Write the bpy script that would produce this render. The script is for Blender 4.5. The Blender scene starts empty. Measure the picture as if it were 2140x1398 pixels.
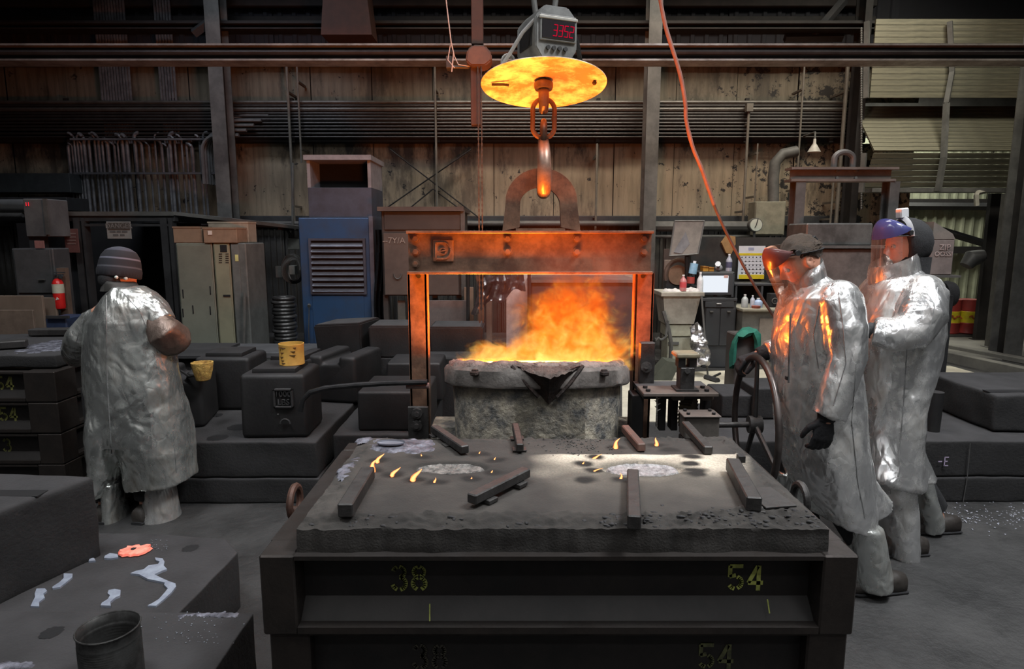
import bpy, bmesh, math, random
from mathutils import Vector as V, Matrix, noise
random.seed(7)
C = bpy.context.scene.collection
SC = bpy.context.scene
PI = math.pi
def R(a): return math.radians(a)
# ---------------------------------------------------------------- camera
F, H = 1340.0, 1.65
P = math.atan(205 / F)
cam = bpy.data.cameras.new('camera'); cam.sensor_width = 36; cam.lens = F / 2140 * 36; cam.clip_start = .05; cam.clip_end = 200
camo = bpy.data.objects.new('camera', cam); C.objects.link(camo)
camo.location = (0, 0, H); camo.rotation_euler = (PI/2 - P, 0, 0)
SC.camera = camo
def ray(px, py):
    a = (px - 1070) / F; b = (699 - py) / F
    return V((a, math.cos(P) + b*math.sin(P), -math.sin(P) + b*math.cos(P)))
def at(px, py, Y):            # point of the sight line at distance Y into the hall
    d = ray(px, py); t = Y / d.y
    return V((t*d.x, Y, H + t*d.z))
def gp(px, py, z):            # point on the level z
    d = ray(px, py); t = (z - H) / d.z
    return V((t*d.x, t*d.y, z))
# ---------------------------------------------------------------- view, world, lights
SC.view_settings.view_transform = 'Standard'; SC.view_settings.look = 'None'
SC.view_settings.gamma = 1; SC.view_settings.use_curve_mapping = False
SC.view_settings.exposure = 0.0
w = bpy.data.worlds.new('world'); SC.world = w; w.use_nodes = True
w.node_tree.nodes['Background'].inputs[0].default_value = (.75, .85, 1, 1)
w.node_tree.nodes['Background'].inputs[1].default_value = .012
SC.cycles.volume_step_rate = .5
SC.cycles.max_bounces = 6
def area(name, loc, target, sx, sy, power, col=(1, .97, .93), spread=180):
    l = bpy.data.lights.new(name, 'AREA'); l.shape = 'RECTANGLE'; l.size = sx; l.size_y = sy
    l.energy = power; l.color = col; l.spread = R(spread)
    o = bpy.data.objects.new(name, l); C.objects.link(o); o.location = loc
    o.rotation_euler = (V(target) - V(loc)).to_track_quat('-Z', 'Y').to_euler(); return o
def spot(name, loc, target, power, ang, blend=.5, col=(1, .96, .88), rad=.08):
    l = bpy.data.lights.new(name, 'SPOT'); l.energy = power; l.spot_size = R(ang); l.spot_blend = blend
    l.color = col; l.shadow_soft_size = rad
    o = bpy.data.objects.new(name, l); C.objects.link(o); o.location = loc
    o.rotation_euler = (V(target) - V(loc)).to_track_quat('-Z', 'Y').to_euler(); return o
area('high_bay_lamp_centre', (.6, 4.6, 7.2), (.3, 3.8, 0), 2.2, 1.2, 98, (1, .97, .93), 120)
area('high_bay_lamp_right', (3.0, 1.5, 6.4), (2.0, 3.1, .8), 1.6, 1.0, 210, (.95, .98, 1), 120)
area('front_fill_light', (.8, -1.2, 6.2), (.2, 2.2, .6), 3.0, .8, 14, (.95, .97, 1), 120)  # added fill from behind the camera, lifts the dark front faces
area('high_bay_lamp_left', (-2.2, 1.4, 6.4), (-2.2, 3.8, 1), 1.4, 1.0, 78, (.95, .98, 1), 120)
for lx in (-4, 0, 4, 8): area('added_front_wall_wash', (lx, -2.7, 5.6), (lx, -3.6, 1.6), 2.6, .5, 50, (.95, .98, 1), 150)  # added wash on the unseen front wall, for the coats to reflect
area('hall_lamp_back_left', (-3.6, 7.4, 6.6), (-3.6, 9.5, 1.2), 2.6, 1.0, 62, (.80, .87, 1), 110)
area('hall_lamp_back_mid', (1.2, 8.6, 6.2), (1.2, 10.8, 1.6), 5.0, .5, 92, (1, .90, .76), 95)
area('hall_lamp_back_right', (5.4, 7.6, 6.4), (5.6, 10.0, 1.8), 3.0, .8, 115, (1, .95, .80), 110)
for i, (lx, ly) in enumerate(((-3.4, 2.4), (-1.2, .2), (2.6, -.6), (4.6, 3.2), (3.4, 5.4))):
    area('coat_highlight_strip', (lx, ly, 5.6), (lx*.9, ly, 0), 2.4, .14, 26, (.96, .98, 1), 150)  # added overhead strips, for streak highlights on the silver coats
area('bay_lamp_outer', (7.5, 13.6, 4.6), (7.5, 14.6, .5), 4.0, 1.2, 300, (1, 1, .88))
spot('lamp_over_mould', (1.0, .9, 5.4), (.42, 2.16, .9), 300, 10.0, .8, (1, .93, .80))
spot('lamp_over_pale_floor', (2.4, 6.6, 5.5), (2.5, 7.1, 0), 700, 44, .5)
# ---------------------------------------------------------------- materials
def mat(name, col, col2=None, rough=.6, metal=0., scale=6, lo=.38, hi=.62, bump=.0, bscale=40, stretch=(1, 1, 1),
        dust=None, dustamt=.6, emit=None, estr=0, rough2=None, metal2=None, alpha=None, trans=0, ior=1.45, coat=0, bdist=.01):
    m = bpy.data.materials.new(name); m.use_nodes = True
    nt = m.node_tree; N = nt.nodes; L = nt.links
    b = N['Principled BSDF']
    c4 = lambda c: (c[0], c[1], c[2], 1)
    b.inputs['Base Color'].default_value = c4(col); b.inputs['Roughness'].default_value = rough
    b.inputs['Metallic'].default_value = metal; b.inputs['IOR'].default_value = ior
    if trans: b.inputs['Transmission Weight'].default_value = trans
    if coat: b.inputs['Coat Weight'].default_value = coat
    tc = N.new('ShaderNodeTexCoord'); mp = N.new('ShaderNodeMapping'); mp.inputs['Scale'].default_value = stretch
    L.new(tc.outputs['Object'], mp.inputs[0])
    cur = None
    if col2:
        n = N.new('ShaderNodeTexNoise'); n.inputs['Scale'].default_value = scale; n.inputs['Detail'].default_value = 6; n.inputs['Roughness'].default_value = .68
        L.new(mp.outputs[0], n.inputs['Vector'])
        mr = N.new('ShaderNodeMapRange'); mr.inputs[1].default_value = lo; mr.inputs[2].default_value = hi
        L.new(n.outputs['Fac'], mr.inputs[0])
        mx = N.new('ShaderNodeMix'); mx.data_type = 'RGBA'
        mx.inputs[6].default_value = c4(col); mx.inputs[7].default_value = c4(col2)
        L.new(mr.outputs[0], mx.inputs[0]); cur = mx.outputs[2]
        if rough2 is not None:
            a = N.new('ShaderNodeMapRange'); a.inputs[3].default_value = rough; a.inputs[4].default_value = rough2
            L.new(mr.outputs[0], a.inputs[0]); L.new(a.outputs[0], b.inputs['Roughness'])
        if metal2 is not None:
            a = N.new('ShaderNodeMapRange'); a.inputs[3].default_value = metal; a.inputs[4].default_value = metal2
            L.new(mr.outputs[0], a.inputs[0]); L.new(a.outputs[0], b.inputs['Metallic'])
    if dust:
        g = N.new('ShaderNodeNewGeometry'); s = N.new('ShaderNodeSeparateXYZ'); L.new(g.outputs['Normal'], s.inputs[0])
        n2 = N.new('ShaderNodeTexNoise'); n2.inputs['Scale'].default_value = scale*1.7; n2.inputs['Detail'].default_value = 5
        L.new(tc.outputs['Object'], n2.inputs['Vector'])
        a = N.new('ShaderNodeMapRange'); a.inputs[1].default_value = .45; a.inputs[2].default_value = .95; a.inputs[4].default_value = dustamt
        L.new(s.outputs[2], a.inputs[0])
        mm = N.new('ShaderNodeMapRange'); mm.inputs[1].default_value = .3; mm.inputs[2].default_value = .6; mm.inputs[3].default_value = .45
        L.new(n2.outputs['Fac'], mm.inputs[0])
        pr = N.new('ShaderNodeMath'); pr.operation = 'MULTIPLY'; L.new(a.outputs[0], pr.inputs[0]); L.new(mm.outputs[0], pr.inputs[1])
        mx = N.new('ShaderNodeMix'); mx.data_type = 'RGBA'; mx.inputs[7].default_value = c4(dust)
        if cur: L.new(cur, mx.inputs[6])
        else: mx.inputs[6].default_value = c4(col)
        L.new(pr.outputs[0], mx.inputs[0]); cur = mx.outputs[2]
    if cur: L.new(cur, b.inputs['Base Color'])
    if bump:
        n = N.new('ShaderNodeTexNoise'); n.inputs['Scale'].default_value = bscale; n.inputs['Detail'].default_value = 6; n.inputs['Roughness'].default_value = .6
        L.new(mp.outputs[0], n.inputs['Vector'])
        bp = N.new('ShaderNodeBump'); bp.inputs['Strength'].default_value = bump; bp.inputs['Distance'].default_value = bdist
        L.new(n.outputs['Fac'], bp.inputs['Height']); L.new(bp.outputs[0], b.inputs['Normal'])
    if emit:
        b.inputs['Emission Color'].default_value = c4(emit); b.inputs['Emission Strength'].default_value = estr
    if alpha is not None: b.inputs['Alpha'].default_value = alpha
    return m
IRON   = mat('dark_cast_iron', (.013, .0125, .013), (.021, .020, .0205), .55, .25, 4, bump=.15, bscale=60, dust=(.054, .052, .055))
IRON2  = mat('dusty_cast_iron', (.018, .0175, .018), (.03, .029, .03), .7, .1, 5, bump=.2, bscale=50, dust=(.075, .073, .075), dustamt=.8)
STEEL  = mat('flask_steel', (.046, .038, .034), (.026, .022, .020), .42, .6, 7, bump=.12, bscale=50, rough2=.65, dust=(.05, .045, .0435), dustamt=.5)
WEB    = mat('flask_web_black', (.012, .011, .011), (.020, .017, .016), .6, .3, 5, bump=.1)
PAINTG = mat('stencil_paint', (.24, .26, .06), (.05, .055, .02), .7, 0, 38, lo=.42, hi=.66)
PAINTY = mat('stencil_paint_bright', (.38, .41, .10), (.12, .13, .035), .7, 0, 30, lo=.45, hi=.7)
SAND   = mat('mould_sand_dark', (.030, .028, .027), (.050, .046, .044), .95, 0, 9, bump=.6, bscale=90, dust=(.085, .080, .076), dustamt=.8)
SANDF  = mat('mould_sand_block', (.011, .0105, .011), (.017, .0165, .017), .9, 0, 4, bump=.4, bscale=60, dust=(.037, .0358, .038), dustamt=.9)
BARM   = mat('steel_bar_worn', (.050, .047, .046), (.025, .0235, .023), .5, .4, 12, bump=.3, bscale=50, dust=(.085, .082, .08), dustamt=.6)
RUSTM  = mat('rusty_steel', (.11, .05, .035), (.045, .028, .022), .6, .3, 9, bump=.2)
BAIL   = mat('bail_steel', (.20, .115, .075), (.09, .052, .036), .42, .3, 9, bump=.15, bscale=60)
SHELL  = mat('ladle_shell', (.46, .41, .32), (.10, .10, .10), .72, .05, 9, lo=.36, hi=.62, bump=.9, bscale=34, bdist=.02)
RIMM   = mat('ladle_rim_crust', (.30, .24, .215), (.11, .088, .08), .85, .0, 12, bump=1.0, bscale=42, bdist=.02)
SPOUTM = mat('spout_dark', (.055, .034, .028), (.022, .017, .016), .7, .1, 14, bump=.7, bscale=45, bdist=.015)
def foil(name, c1, c2, metal=.72, dirt=.5, r1=.26, r2=.5):
    m = bpy.data.materials.new(name); m.use_nodes = True; nt = m.node_tree; N = nt.nodes.new; L = nt.links.new; b = nt.nodes['Principled BSDF']
    tc = N('ShaderNodeTexCoord'); mp = N('ShaderNodeMapping'); mp.inputs['Scale'].default_value = (1, 1, .55); L(tc.outputs['Object'], mp.inputs[0])
    def nz(sc, det, ro=.6, di=0, v=mp.outputs[0]):
        n = N('ShaderNodeTexNoise'); n.inputs['Scale'].default_value = sc; n.inputs['Detail'].default_value = det; n.inputs['Roughness'].default_value = ro; n.inputs['Distortion'].default_value = di; L(v, n.inputs['Vector']); return n.outputs['Fac']
    def mr(v, a, b_, c=0., d=1.):
        n = N('ShaderNodeMapRange'); n.inputs[1].default_value = a; n.inputs[2].default_value = b_; n.inputs[3].default_value = c; n.inputs[4].default_value = d; L(v, n.inputs[0]); return n.outputs[0]
    d1 = mr(nz(4.5, 8, .7), .46, .70); mx = N('ShaderNodeMix'); mx.data_type = 'RGBA'; mx.inputs[6].default_value = (*c1, 1); mx.inputs[7].default_value = (*c2, 1)
    k = N('ShaderNodeMath'); k.operation = 'MULTIPLY'; k.inputs[1].default_value = dirt*1.6; k.use_clamp = True; L(d1, k.inputs[0]); L(k.outputs[0], mx.inputs[0]); L(mx.outputs[2], b.inputs['Base Color'])
    L(mr(d1, 0, 1, r1, r2), b.inputs['Roughness']); L(mr(d1, 0, 1, metal, metal*.55), b.inputs['Metallic'])
    h1 = nz(7, 2, .5, .9); vo = N('ShaderNodeTexVoronoi'); vo.feature = 'DISTANCE_TO_EDGE'; vo.inputs['Scale'].default_value = 17
    dv = N('ShaderNodeMixRGB'); dv.blend_type = 'ADD'; dv.inputs[0].default_value = .12; nc = N('ShaderNodeTexNoise'); nc.inputs['Scale'].default_value = 9; L(mp.outputs[0], nc.inputs['Vector']); L(mp.outputs[0], dv.inputs[1]); L(nc.outputs['Color'], dv.inputs[2]); L(dv.outputs[0], vo.inputs['Vector'])
    h3 = nz(60, 4, .6)
    b1 = N('ShaderNodeBump'); b1.inputs['Strength'].default_value = .8; b1.inputs['Distance'].default_value = .03; L(h1, b1.inputs['Height'])
    b2 = N('ShaderNodeBump'); b2.inputs['Strength'].default_value = .42; b2.inputs['Distance'].default_value = .013; L(vo.outputs['Distance'], b2.inputs['Height']); L(b1.outputs[0], b2.inputs['Normal'])
    b3 = N('ShaderNodeBump'); b3.inputs['Strength'].default_value = .30; b3.inputs['Distance'].default_value = .004; L(h3, b3.inputs['Height']); L(b2.outputs[0], b3.inputs['Normal']); L(b3.outputs[0], b.inputs['Normal'])
    return m
SILVER = foil('aluminised_fabric', (.80, .80, .80), (.32, .29, .25), .88, .5, .21, .42)
SILVER2 = foil('aluminised_fabric_worn', (.66, .68, .66), (.22, .205, .18), .88, .75, .24, .46)
BROWNL = mat('scorched_sleeve', (.22, .165, .14), (.11, .08, .065), .4, .6, 8, bump=.5, bscale=25)
SKIN   = mat('skin', (.56, .29, .20), (.50, .24, .16), .5, 0, 20, bump=.1, bscale=80)
HAIR   = mat('brown_hair', (.028, .018, .012), (.10, .065, .042), .5, 0, 70, stretch=(1, 8, 8), bump=.8, bscale=90)
BLACKC = mat('black_cloth', (.010, .010, .011), (.016, .016, .018), .9, 0, 30, bump=.4, bscale=120)
GLOVE  = mat('black_glove', (.012, .012, .014), (.022, .022, .025), .75, 0, 25, bump=.4, bscale=90)
BOOT   = mat('dark_boot', (.018, .014, .012), (.035, .03, .026), .6, 0, 14, bump=.3)
CONC   = mat('dark_floor', (.015, .0148, .015), (.042, .041, .041), .6, 0, 2.6, lo=.36, hi=.68, bump=.8, bscale=22, rough2=.85, bdist=.02)
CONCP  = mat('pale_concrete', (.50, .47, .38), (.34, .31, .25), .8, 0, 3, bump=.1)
CONCG  = mat('grey_concrete', (.17, .165, .145), (.11, .105, .095), .8, 0, 2, bump=.1)
def plain(name, c, rough=.6, metal=0, k=.7, **kw):
    return mat(name, c, (c[0]*k, c[1]*k, c[2]*k), rough, metal, kw.pop('scale', 7), **kw)
def glow(name, col, s):
    m = bpy.data.materials.new(name); m.use_nodes = True; nt = m.node_tree
    nt.nodes.remove(nt.nodes['Principled BSDF']); e = nt.nodes.new('ShaderNodeEmission')
    e.inputs[0].default_value = (*col, 1); e.inputs[1].default_value = s
    nt.links.new(e.outputs[0], nt.nodes['Material Output'].inputs[0]); return m
# ---------------------------------------------------------------- mesh builder
def frame(o, x, z=None, y=None):
    x = V(x).normalized()
    if z is not None: z = V(z).normalized(); y = z.cross(x).normalized(); z = x.cross(y)
    m = Matrix((x, y, z)).transposed().to_4x4(); m.translation = V(o); return m
class MB:
    def __init__(s): s.bm = bmesh.new()
    def box(s, a, b, bev=0, M=None, seg=1):
        a, b = V(a), V(b); c = (a+b)/2; d = b-a
        r = bmesh.ops.create_cube(s.bm, size=1); vs = r['verts']
        for v in vs: v.co = V((v.co.x*abs(d.x)+c.x, v.co.y*abs(d.y)+c.y, v.co.z*abs(d.z)+c.z))
        if bev:
            es = list({e for v in vs for e in v.link_edges})
            q = bmesh.ops.bevel(s.bm, geom=es, offset=bev, segments=seg, affect='EDGES', profile=.6)
            vs = list({v for f in q['faces'] for v in f.verts} | {v for v in vs if v.is_valid})
        if M is not None: bmesh.ops.transform(s.bm, matrix=M, verts=vs)
        return vs
    def tube(s, pts, r, n=8, closed=False, cap=True, flat=None):
        pts = [V(p) for p in pts]; m = len(pts)
        rr = r if isinstance(r, list) else [r]*m
        rings = []; prev = None
        for i, p in enumerate(pts):
            t = (pts[(i+1) % m] - pts[i-1]) if closed else (pts[min(i+1, m-1)] - pts[max(i-1, 0)])
            t.normalize()
            if prev is None:
                u = t.cross(V((0, 0, 1)))
                if u.length < .1: u = t.cross(V((0, 1, 0)))
            else: u = prev - t*prev.dot(t)
            u.normalize(); prev = u.copy(); v = t.cross(u)
            q = rr[i]; qa, qb = (q if isinstance(q, tuple) else (q, q))
            rings.append([s.bm.verts.new(p + u*math.cos(2*PI*k/n)*qa + v*math.sin(2*PI*k/n)*qb) for k in range(n)])
        for i in range(m if closed else m-1):
            A, B = rings[i], rings[(i+1) % m]
            for k in range(n): s.bm.faces.new((A[k], A[(k+1) % n], B[(k+1) % n], B[k]))
        if cap and not closed:
            s.bm.faces.new(rings[0][::-1]); s.bm.faces.new(rings[-1])
        return [v for g in rings for v in g]
    def cyl(s, p0, p1, r0, r1=None, n=16): return s.tube([p0, p1], [r0, r0 if r1 is None else r1], n)
    def lathe(s, prof, n=32, M=None, jit=0, cap=False):
        rings = []
        for j, (r, z) in enumerate(prof):
            g = []
            for k in range(n):
                a = 2*PI*k/n; q = r
                if jit: q = r + jit*noise.noise(V((math.cos(a)*4, math.sin(a)*4, z*9+j*.3)))
                g.append(s.bm.verts.new(V((q*math.cos(a), q*math.sin(a), z))))
            rings.append(g)
        for A, B in zip(rings, rings[1:]):
            for k in range(n): s.bm.faces.new((A[k], A[(k+1) % n], B[(k+1) % n], B[k]))
        if cap: s.bm.faces.new(rings[0][::-1]); s.bm.faces.new(rings[-1])
        vs = [v for g in rings for v in g]
        if M is not None: bmesh.ops.transform(s.bm, matrix=M, verts=vs)
        return vs
    def prism(s, poly, h, M=None):       # poly in local xz, extruded along local y from 0 to h
        A = [s.bm.verts.new((x, 0, z)) for x, z in poly]; B = [s.bm.verts.new((x, h, z)) for x, z in poly]
        n = len(poly); s.bm.faces.new(A[::-1]); s.bm.faces.new(B)
        for k in range(n): s.bm.faces.new((A[k], A[(k+1) % n], B[(k+1) % n], B[k]))
        if M is not None: bmesh.ops.transform(s.bm, matrix=M, verts=A+B)
        return A+B
    def ball(s, c, r, n=16, M=None):
        r = r if isinstance(r, (tuple, list)) else (r, r, r)
        q = bmesh.ops.create_uvsphere(s.bm, u_segments=n, v_segments=max(6, n//2), radius=1)['verts']
        for v in q: v.co = V((v.co.x*r[0], v.co.y*r[1], v.co.z*r[2]))
        if M is not None: bmesh.ops.transform(s.bm, matrix=M, verts=q)
        for v in q: v.co += V(c)
        return q
    def loft(s, secs, n=36, e=2.3, cap=True):
        rings = []
        for c, a, b in secs:
            c, a, b = V(c), V(a), V(b); g = []
            for k in range(n):
                t = 2*PI*k/n; ct, st = math.cos(t), math.sin(t)
                q = (abs(ct)**e + abs(st)**e)**(-1/e)
                g.append(s.bm.verts.new(c + a*ct*q + b*st*q))
            rings.append(g)
        for A, B in zip(rings, rings[1:]):
            for k in range(n): s.bm.faces.new((A[k], A[(k+1) % n], B[(k+1) % n], B[k]))
        if cap: s.bm.faces.new(rings[0][::-1]); s.bm.faces.new(rings[-1])
        return [v for g in rings for v in g]
    def stroke(s, M, pts, wd, th=.0015):   # flat painted stroke in local xz, standing out of -y
        for (x0, z0), (x1, z1) in zip(pts, pts[1:]):
            dx, dz = x1-x0, z1-z0; l = math.hypot(dx, dz) or 1e-6; nx, nz = -dz/l*wd/2, dx/l*wd/2; ex, ez = dx/l*wd*.12, dz/l*wd*.12
            q = [(x0-ex+nx, z0-ez+nz), (x0-ex-nx, z0-ez-nz), (x1+ex-nx, z1+ez-nz), (x1+ex+nx, z1+ez+nz)]
            s.prism(q, -th, M)
    def move(s, vs, d):
        for v in vs: v.co += V(d)
ORG = {}
def link_mesh(name, me, m, parent=None, smooth=True, kind=None, label=None, cat=None, group=None, split=35):
    o = bpy.data.objects.new(name, me); C.objects.link(o)
    if me.materials: me.materials.clear()
    me.materials.append(m)
    org = ORG.get(parent.name, V((0, 0, 0))) if parent else None
    if parent is None and len(me.vertices):
        xs = [v.co for v in me.vertices]
        org = V(((min(p.x for p in xs)+max(p.x for p in xs))/2, (min(p.y for p in xs)+max(p.y for p in xs))/2, min(p.z for p in xs)))
        o.location = org
    me.transform(Matrix.Translation(-org)); ORG[o.name] = org
    if parent: o.parent = parent
    if smooth: me.shade_smooth(); 
    if smooth and split:
        me.set_sharp_from_angle(angle=R(split))
    props(o, label, cat, group, kind)
    return o
def props(o, label=None, cat=None, group=None, kind=None):
    if label: o['label'] = label
    if cat: o['category'] = cat
    if group: o['group'] = group
    if kind: o['kind'] = kind
    return o
def build(mb, name, m, parent=None, **kw):
    bmesh.ops.recalc_face_normals(mb.bm, faces=mb.bm.faces[:])
    me = bpy.data.meshes.new(name); mb.bm.to_mesh(me); mb.bm.free()
    if kw.pop('child_of_child', None): pass
    return link_mesh(name, me, m, parent, **kw)
def thing(name, label, cat, loc, group=None, kind=None):
    o = bpy.data.objects.new(name, None); C.objects.link(o); o.location = loc; o.empty_display_size = .1
    ORG[o.name] = V(loc); return props(o, label, cat, group, kind)
def copy_tree(o, delta=(0, 0, 0), label=None, parent=None, rotz=None):
    c = o.copy(); C.objects.link(c); ORG[c.name] = ORG[o.name] + V(delta)
    if parent: c.parent = parent
    else: c.location = V(o.location) + V(delta)
    if rotz is not None: c.rotation_euler.z = rotz
    if label: c['label'] = label
    for ch in [x for x in bpy.data.objects if x.parent == o]: copy_tree(ch, (0, 0, 0), None, c)
    return c
def sub_org(o, parent): ORG[o.name] = ORG[parent.name]
def fb(px0, py0, px1, py1, Y, depth, z0=None):   # a box whose front is seen at these places, at distance Y
    ym = (py0+py1)/2
    a, b = at(px0, ym, Y), at(px1, ym, Y); zt, zb = at((px0+px1)/2, py0, Y).z, at((px0+px1)/2, py1, Y).z
    return (a.x, Y, zb if z0 is None else z0), (b.x, Y+depth, zt)
def single(name, m, a, b, label, cat, bev=.004, group=None, **kw):
    mb = MB(); mb.box(a, b, bev); return build(mb, name, m, None, label=label, cat=cat, group=group, smooth=False, **kw)
def remesh(mb, voxel, sm=2):
    bmesh.ops.recalc_face_normals(mb.bm, faces=mb.bm.faces[:])
    bmesh.ops.triangulate(mb.bm, faces=mb.bm.faces[:])
    me = bpy.data.meshes.new('t'); mb.bm.to_mesh(me); mb.bm.free()
    o = bpy.data.objects.new('t', me); C.objects.link(o)
    md = o.modifiers.new('r', 'REMESH'); md.mode = 'VOXEL'; md.voxel_size = voxel
    if sm:
        s2 = o.modifiers.new('s', 'SMOOTH'); s2.iterations = sm; s2.factor = .5
    dg = bpy.context.evaluated_depsgraph_get(); dg.update()
    out = bpy.data.meshes.new_from_object(o.evaluated_get(dg), depsgraph=dg)
    bpy.data.objects.remove(o); bpy.data.meshes.remove(me); return out
def displace(me, fn):
    ns = [v.normal.copy() for v in me.vertices]
    for v, n in zip(me.vertices, ns): v.co = v.co + n*fn(v.co, n)
    me.update()
def ridged(p, sc, st=(1, 1, 1), o=3):
    a = 0; f = 1; w_ = 1
    for _ in range(o):
        a += w_*(1-abs(noise.noise(V((p.x*st[0], p.y*st[1], p.z*st[2]))*sc*f)*2)); f *= 2.1; w_ *= .5
    return a
def text(body, size, M, m, parent, name='lettering', ext=.001, align='CENTER'):
    cu = bpy.data.curves.new(name, 'FONT'); cu.body = body; cu.size = size; cu.extrude = ext; cu.align_x = align; cu.align_y = 'CENTER'; cu.resolution_u = 3
    o = bpy.data.objects.new(name, cu); C.objects.link(o); dg = bpy.context.evaluated_depsgraph_get(); dg.update()
    me = bpy.data.meshes.new_from_object(o.evaluated_get(dg), depsgraph=dg); bpy.data.objects.remove(o); me.transform(M)
    return link_mesh(name, me, m, parent, smooth=False)
def facing(loc, rotz=0):     # text frame: reads from the -Y side
    return Matrix.Translation(loc) @ Matrix.Rotation(rotz, 4, 'Z') @ Matrix.Rotation(PI/2, 4, 'X')
def arc(cx, cz, r, a0, a1, n=14, rz=None):
    rz = rz or r
    return [(cx+r*math.cos(R(a0+(a1-a0)*k/n)), cz+rz*math.sin(R(a0+(a1-a0)*k/n))) for k in range(n+1)]
DIG = {'5': [[(.54, 1), (.06, 1)], [(.06, 1), (.06, .56)], [(.06, .56), (.27, .62)], arc(.28, .31, .25, 88, -150)],
       '4': [[(.40, 0), (.40, 1)], [(.34, .98), (.02, .32)], [(.02, .30), (.56, .30)]],
       '3': [arc(.28, .75, .22, 165, -75), arc(.28, .27, .26, 80, -165)],
       '8': [arc(.28, .76, .20, 75, -255), arc(.28, .27, .25, 75, -255)],
       '0': [arc(.28, .5, .24, 80, -260, 20, .48)], '1': [[(.28, 0), (.28, 1)]],
       '2': [arc(.28, .73, .24, 170, -30), [(.45, .58), (.04, 0)], [(.04, .02), (.54, .02)]],
       'E': [[(.08, 0), (.08, 1)], [(.08, 1), (.5, 1)], [(.08, .52), (.4, .52)], [(.08, .02), (.5, .02)]],
       '-': [[(.1, .5), (.5, .5)]]}
def digits(mb, s, M, hgt, wd=.16, gap=.78, th=.0015, stencil=True):
    x0 = 0
    for ch in s:
        for pl in DIG[ch]:
            run = []
            for (x, z) in pl:
                if stencil and len(pl) > 5 and abs(x-.28) < .035:
                    if len(run) > 1: mb.stroke(M, run, wd*hgt, th)
                    run = []; continue
                run.append(((x0+x)*hgt, z*hgt))
            if len(run) > 1: mb.stroke(M, run, wd*hgt, th)
        x0 += gap
# ================================================================ the hall
def zy(py, Y): return at(1070, py, Y).z
WY = 11.0
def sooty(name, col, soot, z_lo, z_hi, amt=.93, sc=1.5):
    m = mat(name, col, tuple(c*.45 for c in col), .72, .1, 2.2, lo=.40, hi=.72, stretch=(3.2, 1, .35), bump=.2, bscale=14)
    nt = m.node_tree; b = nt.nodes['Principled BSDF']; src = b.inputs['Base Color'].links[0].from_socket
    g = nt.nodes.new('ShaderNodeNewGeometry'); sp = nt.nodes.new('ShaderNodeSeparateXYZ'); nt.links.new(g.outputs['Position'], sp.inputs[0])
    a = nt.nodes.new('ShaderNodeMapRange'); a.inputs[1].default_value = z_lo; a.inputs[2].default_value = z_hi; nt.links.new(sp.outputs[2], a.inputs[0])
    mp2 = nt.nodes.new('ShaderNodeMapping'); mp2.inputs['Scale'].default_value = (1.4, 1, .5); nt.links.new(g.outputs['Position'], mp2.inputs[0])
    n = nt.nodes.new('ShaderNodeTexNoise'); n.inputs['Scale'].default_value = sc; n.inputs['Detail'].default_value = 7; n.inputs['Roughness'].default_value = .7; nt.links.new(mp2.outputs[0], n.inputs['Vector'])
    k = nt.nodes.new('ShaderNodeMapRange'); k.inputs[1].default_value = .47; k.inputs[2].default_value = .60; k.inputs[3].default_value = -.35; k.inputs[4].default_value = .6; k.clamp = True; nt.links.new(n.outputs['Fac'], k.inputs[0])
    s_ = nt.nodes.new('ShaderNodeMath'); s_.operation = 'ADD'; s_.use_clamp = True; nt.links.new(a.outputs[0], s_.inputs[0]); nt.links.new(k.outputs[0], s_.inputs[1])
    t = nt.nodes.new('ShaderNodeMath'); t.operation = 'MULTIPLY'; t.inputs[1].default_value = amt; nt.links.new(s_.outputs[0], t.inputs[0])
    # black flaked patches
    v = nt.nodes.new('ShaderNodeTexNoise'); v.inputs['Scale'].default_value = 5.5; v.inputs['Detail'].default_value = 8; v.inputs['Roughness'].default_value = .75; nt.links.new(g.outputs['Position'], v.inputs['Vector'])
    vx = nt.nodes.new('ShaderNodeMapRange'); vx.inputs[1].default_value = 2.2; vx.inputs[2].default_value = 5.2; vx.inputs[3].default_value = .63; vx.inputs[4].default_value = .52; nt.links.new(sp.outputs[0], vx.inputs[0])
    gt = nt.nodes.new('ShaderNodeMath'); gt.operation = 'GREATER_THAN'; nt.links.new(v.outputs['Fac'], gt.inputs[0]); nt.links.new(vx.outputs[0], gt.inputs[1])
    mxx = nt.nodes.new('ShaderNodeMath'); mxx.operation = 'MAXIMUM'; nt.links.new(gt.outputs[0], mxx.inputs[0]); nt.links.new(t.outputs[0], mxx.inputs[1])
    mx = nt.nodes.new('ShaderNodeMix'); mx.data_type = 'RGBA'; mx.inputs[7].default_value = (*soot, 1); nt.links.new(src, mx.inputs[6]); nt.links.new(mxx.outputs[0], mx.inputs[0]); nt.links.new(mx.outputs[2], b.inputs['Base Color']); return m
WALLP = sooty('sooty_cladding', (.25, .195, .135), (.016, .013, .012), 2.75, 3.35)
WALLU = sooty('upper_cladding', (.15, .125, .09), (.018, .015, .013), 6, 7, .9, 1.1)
WALLD = mat('dark_cladding', (.055, .052, .047), (.028, .026, .024), .8, .1, 2)
WALLX = mat('high_dark_cladding', (.013, .0135, .018), (.009, .009, .012), .9, 0, 1)
SOOT = mat('sooty_steel', (.022, .019, .018), (.012, .011, .011), .8, .2, 4)
GREYS = mat('grey_painted_steel', (.115, .112, .105), (.065, .063, .06), .6, .2, 3, bump=.05)
GREYD = mat('dim_grey_steel', (.045, .045, .047), (.028, .028, .03), .6, .3, 4)
mb = MB(); n = 46
g = [[None]*(n+1) for _ in range(n+1)]
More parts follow.
